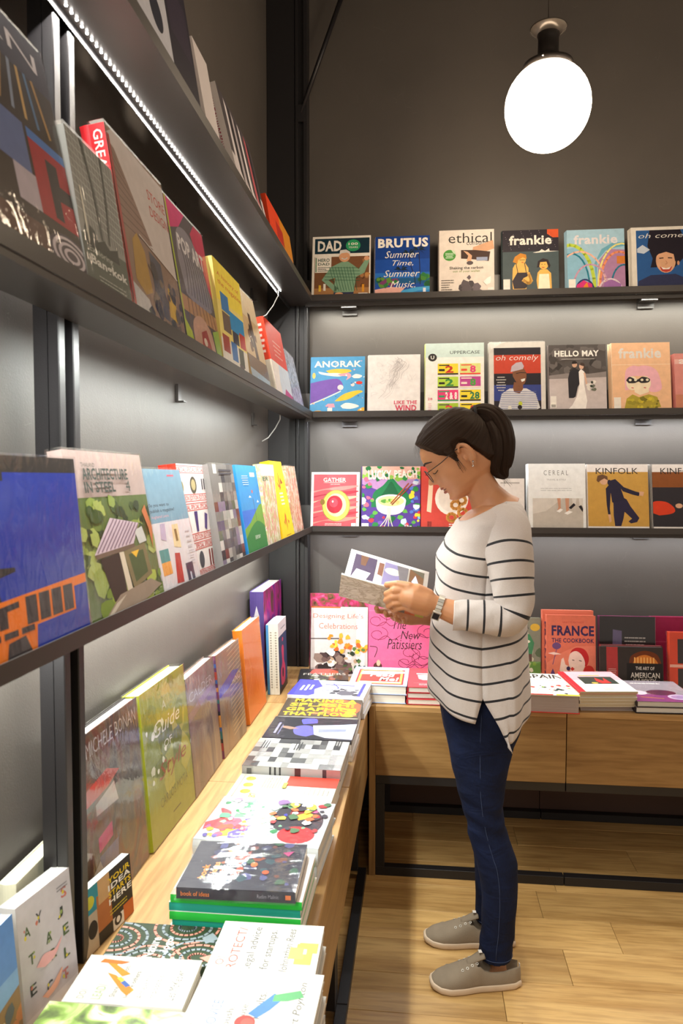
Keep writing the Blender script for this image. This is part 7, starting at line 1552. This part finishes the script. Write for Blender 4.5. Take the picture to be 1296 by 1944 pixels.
# ---- shoes
CANVAS = plain('taupe_canvas', '8a7a66', rough=.9, var=.14, vscale=28, bump=.5, bscale=900)
RUB = plain('rubber_cream', 'cdb59a', rough=.55, var=.10, vscale=40)
EYE = plain('eyelet', 'd8d2c8', rough=.4, metal=.4)
def shoe(heel, toe, label):
    d = Vector((toe.x - heel.x, toe.y - heel.y, 0)); Ln = d.length; d.normalize(); s = Vector((-d.y, d.x, 0))
    o = thing('shoe', None, None, rel((heel.x, heel.y, 0))); o.parent = person
    o.rotation_euler = (0, 0, math.atan2(d.y, d.x))
    W = [(0, .018), (.02, .029), (.06, .033), (.11, .034), (.16, .042), (.19, .043), (.215, .036), (.232, .022), (.2385, .008)]
    Wd = lambda x: interp(W, x * .2385 / Ln)[0]
    out = []
    xs = [Ln * (1 - math.cos(math.pi * k / 40)) / 2 for k in range(41)]
    outline = [(x, Wd(x) + .0025 - .004 * math.sin(math.pi * x / Ln) * .0) for x in xs] + [(x, -Wd(x) - .0025) for x in reversed(xs)]
    mb = MB()
    n = len(outline)
    lv = [(-.0, .97, .0015), (.0, 1.0, .004), (.0, 1.0, .0155), (.0, .965, .0175)]
    mb.rings([[(Ln / 2 + (x - Ln / 2) * k + (.002 if x > Ln * .5 else -.002), y * k, z + .004 * max(0, (x - Ln * .8) / (Ln * .2)) ** 2) for x, y in outline] for _, k, z in lv], 0, True, True)
    mb.build('rubber_sole', RUB, o)
    # canvas upper
    TOPH = [(0, .060), (.02, .060), (.05, .053), (.08, .052), (.10, .060), (.112, .074), (.125, .070), (.15, .058), (.18, .045), (.21, .036), (.23, .026), (.2385, .018)]
    mb = MB(); nphi = 24; rings = []
    for k, x in enumerate(xs):
        w = Wd(x); h = interp(TOPH, x * .2385 / Ln)[0]; ring = []
        xx = x * .2385 / Ln
        op = 1 if xx < .110 else max(0, 1 - (xx - .110) / .008)
        for i in range(nphi + 1):
            ph = math.pi * i / nphi; c, sn = math.cos(ph), math.sin(ph)
            y = w * math.copysign(abs(c) ** .8, c); z = .012 + (h - .012) * abs(sn) ** .75
            wr = .0012 * math.sin(x * 420 + c * 3) * max(0, 1 - abs(xx - .19) / .03)
            if op > 0 and sn > .80:
                q = (sn - .80) / .20; z = z * (1 - op) + op * (h * .94 - .030 * min(1, q * 2.2)); y *= (1 - .25 * op * q)
            ring.append((x, y, z + wr))
        rings.append(ring)
    mb.rings(rings, 0, False, True, closed=False)
    up = mb.build('canvas_upper', CANVAS, o)
    sm = up.modifiers.new('t', 'SOLIDIFY'); sm.thickness = .0018; sm.offset = -1
    # tongue and its cloth label
    k = Ln / .2385
    mb = MB(); rr = []
    for j in range(8):
        t = j / 7; x = (.142 - .046 * t) * k; z = .060 + .030 * t - .006 * t * t; w = .012 + .007 * t
        rr.append([(x, w * c, z - .004 * c * c + e_) for e_ in (0, .003) for c in ((-1, -.5, 0, .5, 1) if e_ == 0 else (1, .5, 0, -.5, -1))])
    mb.rings(rr, 0, True, True); tg = mb.build('tongue', CANVAS, o)
    MB().box((.101 * k, -.006, .0885), (.110 * k, .006, .0898)).build('tongue_label', plain('label_white', 'dcd2c8', rough=.7), tg)
    for sd in (-1, 1):
        for j in range(4):
            x = (.118 + .013 * j) * k; w = Wd(x); h = interp(TOPH, x / k)[0]
            y = sd * w * .50; z = .012 + (h - .012) * (1 - .5 ** (1 / .8) ** 2) ** .375 + .0006
            c_ = Vector((x, y, z + .0035)); nrm = Vector((0.25, sd * .55, .8)).normalized(); a = nrm.orthogonal().normalized(); b = nrm.cross(a)
            MB().tube([c_ + a * (.0030 * math.cos(t)) + b * (.0030 * math.sin(t)) for t in [2 * math.pi * q / 12 for q in range(13)]], .0009, 5).build('eyelet', EYE, o)
    MB().box((-.0024, -.0035, .042), (-.0006, .0035, .052)).build('heel_label', plain('label_white', 'dcd2c8', rough=.7), o)
    return o
hN = onZ(984, 1864, 0); tN = onZ(817, 1872, 0)
shoe(hN, tN, '')
hF = onZ(975, 1790, 0); tF = onZ(805, 1784, 0)
shoe(hF, tF, '')
# ---- wristwatch on the left wrist
wc = rel(Q(832, 1152, -.195)); ax = (rel(FORE_N[-1]) - rel(FORE_N[-2])).normalized(); a1 = ax.cross(Vector((0, 1, 0))).normalized(); b1 = a1.cross(ax).normalized()
wt = thing('wristwatch', None, None, wc); wt.parent = person
STEEL = plain('watch_steel', 'd8d2c8', rough=.3, metal=.65)
NL = 22
for k in range(NL):
    t = 2 * math.pi * k / NL; c_ = a1 * (.0295 * math.cos(t)) + b1 * (.0285 * math.sin(t)); nr = (a1 * math.cos(t) + b1 * math.sin(t)); tg = ax.cross(nr).normalized()
    mb = MB(); P8 = []
    for dn in (-.0012, .0016):
        for dt in (-.0038, .0038):
            for da in (-.0075, .0075): P8.append(c_ + nr * dn + tg * dt + ax * da)
    mb.add(P8, [(0, 1, 3, 2), (4, 6, 7, 5), (0, 4, 5, 1), (2, 3, 7, 6), (0, 2, 6, 4), (1, 5, 7, 3)])
    mb.build('band_link', STEEL, wt)
t = math.atan2((-Vector((0, 1, 0))).dot(b1), Vector((0, 0, -.75)).dot(a1)); nr = (a1 * math.cos(t) + b1 * math.sin(t)); tg = ax.cross(nr).normalized(); c_ = a1 * (.0295 * math.cos(t)) + b1 * (.0285 * math.sin(t))
def slab(lo, hi, st, sa):
    P8 = [c_ + nr * dn + tg * dt + ax * da for dn in (lo, hi) for dt in (-st, st) for da in (-sa, sa)]
    return MB().add(P8, [(0, 1, 3, 2), (4, 6, 7, 5), (0, 4, 5, 1), (2, 3, 7, 6), (0, 2, 6, 4), (1, 5, 7, 3)])
m1 = MB(); P8 = [c_ + nr * dn + tg * dt + ax * da for dn in (0.0, .006) for dt in (-.013, .013) for da in (-.0105, .0105)]
m1.add(P8, [(0, 1, 3, 2), (4, 6, 7, 5), (0, 4, 5, 1), (2, 3, 7, 6), (0, 2, 6, 4), (1, 5, 7, 3)]); cs = m1.build('watch_case', STEEL, wt)
m1 = MB(); P8 = [c_ + nr * dn + tg * dt + ax * da for dn in (.006, .0064) for dt in (-.010, .010) for da in (-.0078, .0078)]
m1.add(P8, [(0, 1, 3, 2), (4, 6, 7, 5), (0, 4, 5, 1), (2, 3, 7, 6), (0, 2, 6, 4), (1, 5, 7, 3)]); m1.build('dial', plain('dial_dark', '2f2d30', rough=.12), cs)

# ------------------------------------------------------------------ the magazine in her hands
A_ = Q(643, 1130, -.045); B_ = Q(803, 1172, -.045)
NA, NB_ = Q(648, 1089, -.185), Q(807, 1134, -.185)
FA, FB = Q(667, 1043, .065), Q(814, 1087, .065)
mag = thing('open_magazine', 'open magazine with product pictures held open by the person in the striped top', 'magazine', A_)
def leaf(p0, p1, q0, q1, name, mats, off, bow, n=10, th=.0016):
    """slightly bowed leaf between spine p0-p1 and outer edge q0-q1"""
    V = []; F_ = []
    nrm = (p1 - p0).cross(q0 - p0).normalized()
    for k in range(n + 1):
        t = k / n
        for P0, Q0 in ((p0, q0), (p1, q1)): V.append(tuple(P0.lerp(Q0, t) + nrm * (off + bow * math.sin(math.pi * t)) - A_))
    for k in range(n): F_.append((2 * k, 2 * k + 1, 2 * k + 3, 2 * k + 2))
    me = bpy.data.meshes.new(name); me.from_pydata(V, [], F_); me.materials.append(mats)
    for p in me.polygons: p.use_smooth = True
    o = link(name, me, mag); s_ = o.modifiers.new('t', 'SOLIDIFY'); s_.thickness = th; s_.offset = 0
    return o
PAPER = plain('white_paper', 'eeeae4', rough=.5, coat=.1, var=.02)
CVR = photo('silver_cover', ['c4beb0', 'dedad0', 'b8ae9a', 'e6e2d8', 'd2cab8'], 26, 1.2, (1, 1, 2))
sgn = 1 if (B_ - A_).cross(FA - A_).y < 0 else -1
fo = leaf(A_, B_, FA, FB, 'page_stack', PAPER, 0, 0, th=.005)
no = leaf(A_, B_, NA, NB_, 'page_stack', PAPER, 0, 0, th=.004)
# outer cover of the near half with its darker and olive ends
nn = (B_ - A_).cross(NA - A_).normalized(); nn = nn if nn.y < 0 else -nn
def cov(u, v, n): return tuple(A_.lerp(B_, u).lerp(NA.lerp(NB_, u), v) + nn * (.0026 + n) - A_)
def cover_patch(name, u0, u1, m):
    V = [cov(u0 + (u1 - u0) * i / 6, j / 4, 0) for j in range(5) for i in range(7)]
    me = bpy.data.meshes.new(name); me.from_pydata(V, [], [(j * 7 + i, j * 7 + i + 1, (j + 1) * 7 + i + 1, (j + 1) * 7 + i) for j in range(4) for i in range(6)]); me.materials.append(m)
    return link(name, me, mag)
cover_patch('cover', 0, .58, CVR); cover_patch('cover_photo', .58, .78, photo('dark_cover_photo', ['2a2626', '55504c', '8a8074', '3a3634'], 30)); cover_patch('cover_photo', .78, .90, cover_mat('c8642c')); cover_patch('cover_photo', .90, 1.0, cover_mat('a8a83a'))
# printed pictures on the far page
fn = (B_ - A_).cross(FA - A_).normalized(); fn = fn if fn.y < 0 else -fn
def far(u, v, n): 
    return tuple(A_.lerp(B_, u).lerp(FA.lerp(FB, u), v) + fn * (.0034 + n) - A_)
PIC = [('r', .07, .30, .345, .93, '5b4f66'), ('p', [(.12, .62), (.07, .40), (.24, .36), (.30, .60)], 'ded6e2'), ('p', [(.14, .93), (.16, .72), (.22, .72), (.24, .93)], '7a5a4a'), ('p', [(.14, .36), (.14, .30), (.26, .30), (.26, .38)], '7a5a4a'),
       ('r', .355, .30, .44, .93, 'c9c0d2'), ('p', [(.38, .62), (.38, .88), (.44, .88), (.44, .60)], '8a6252'), ('p', [(.345, .3), (.345, .5), (.44, .56), (.44, .3)], 'e6e0ea'), ('r', .45, .30, .745, .93, '8f86ae'), ('e', .56, .76, .10, .075, 'ded6c0'), ('p', [(.60, .93), (.66, .6), (.72, .45), (.745, .5), (.745, .93)], '7a7478'), ('p', [(.52, .52), (.60, .5), (.64, .38), (.56, .36)], '5f5a8c'),
       ('r', .765, .30, .945, .93, '7a5a42'), ('p', [(.80, .66), (.84, .82), (.90, .62), (.86, .42), (.82, .46), (.86, .60)], 'd2cbe6'), ('p', [(.765, .93), (.945, .93), (.945, .8)], '6a6456')]
V, Fc, C = art_geometry(PIC, .7)
me = bpy.data.meshes.new('page_pictures'); me.from_pydata([far(u, v, .0004 + l * LAYER * 1.5) for u, v, l in V], [], Fc); me.materials.append(INK)
ca = me.color_attributes.new('ink', 'FLOAT_COLOR', 'CORNER'); dat = []
for f_, c_2 in zip(Fc, C): dat += list(c_2) * len(f_)
ca.data.foreach_set('color', dat)
link('page_pictures', me, fo)
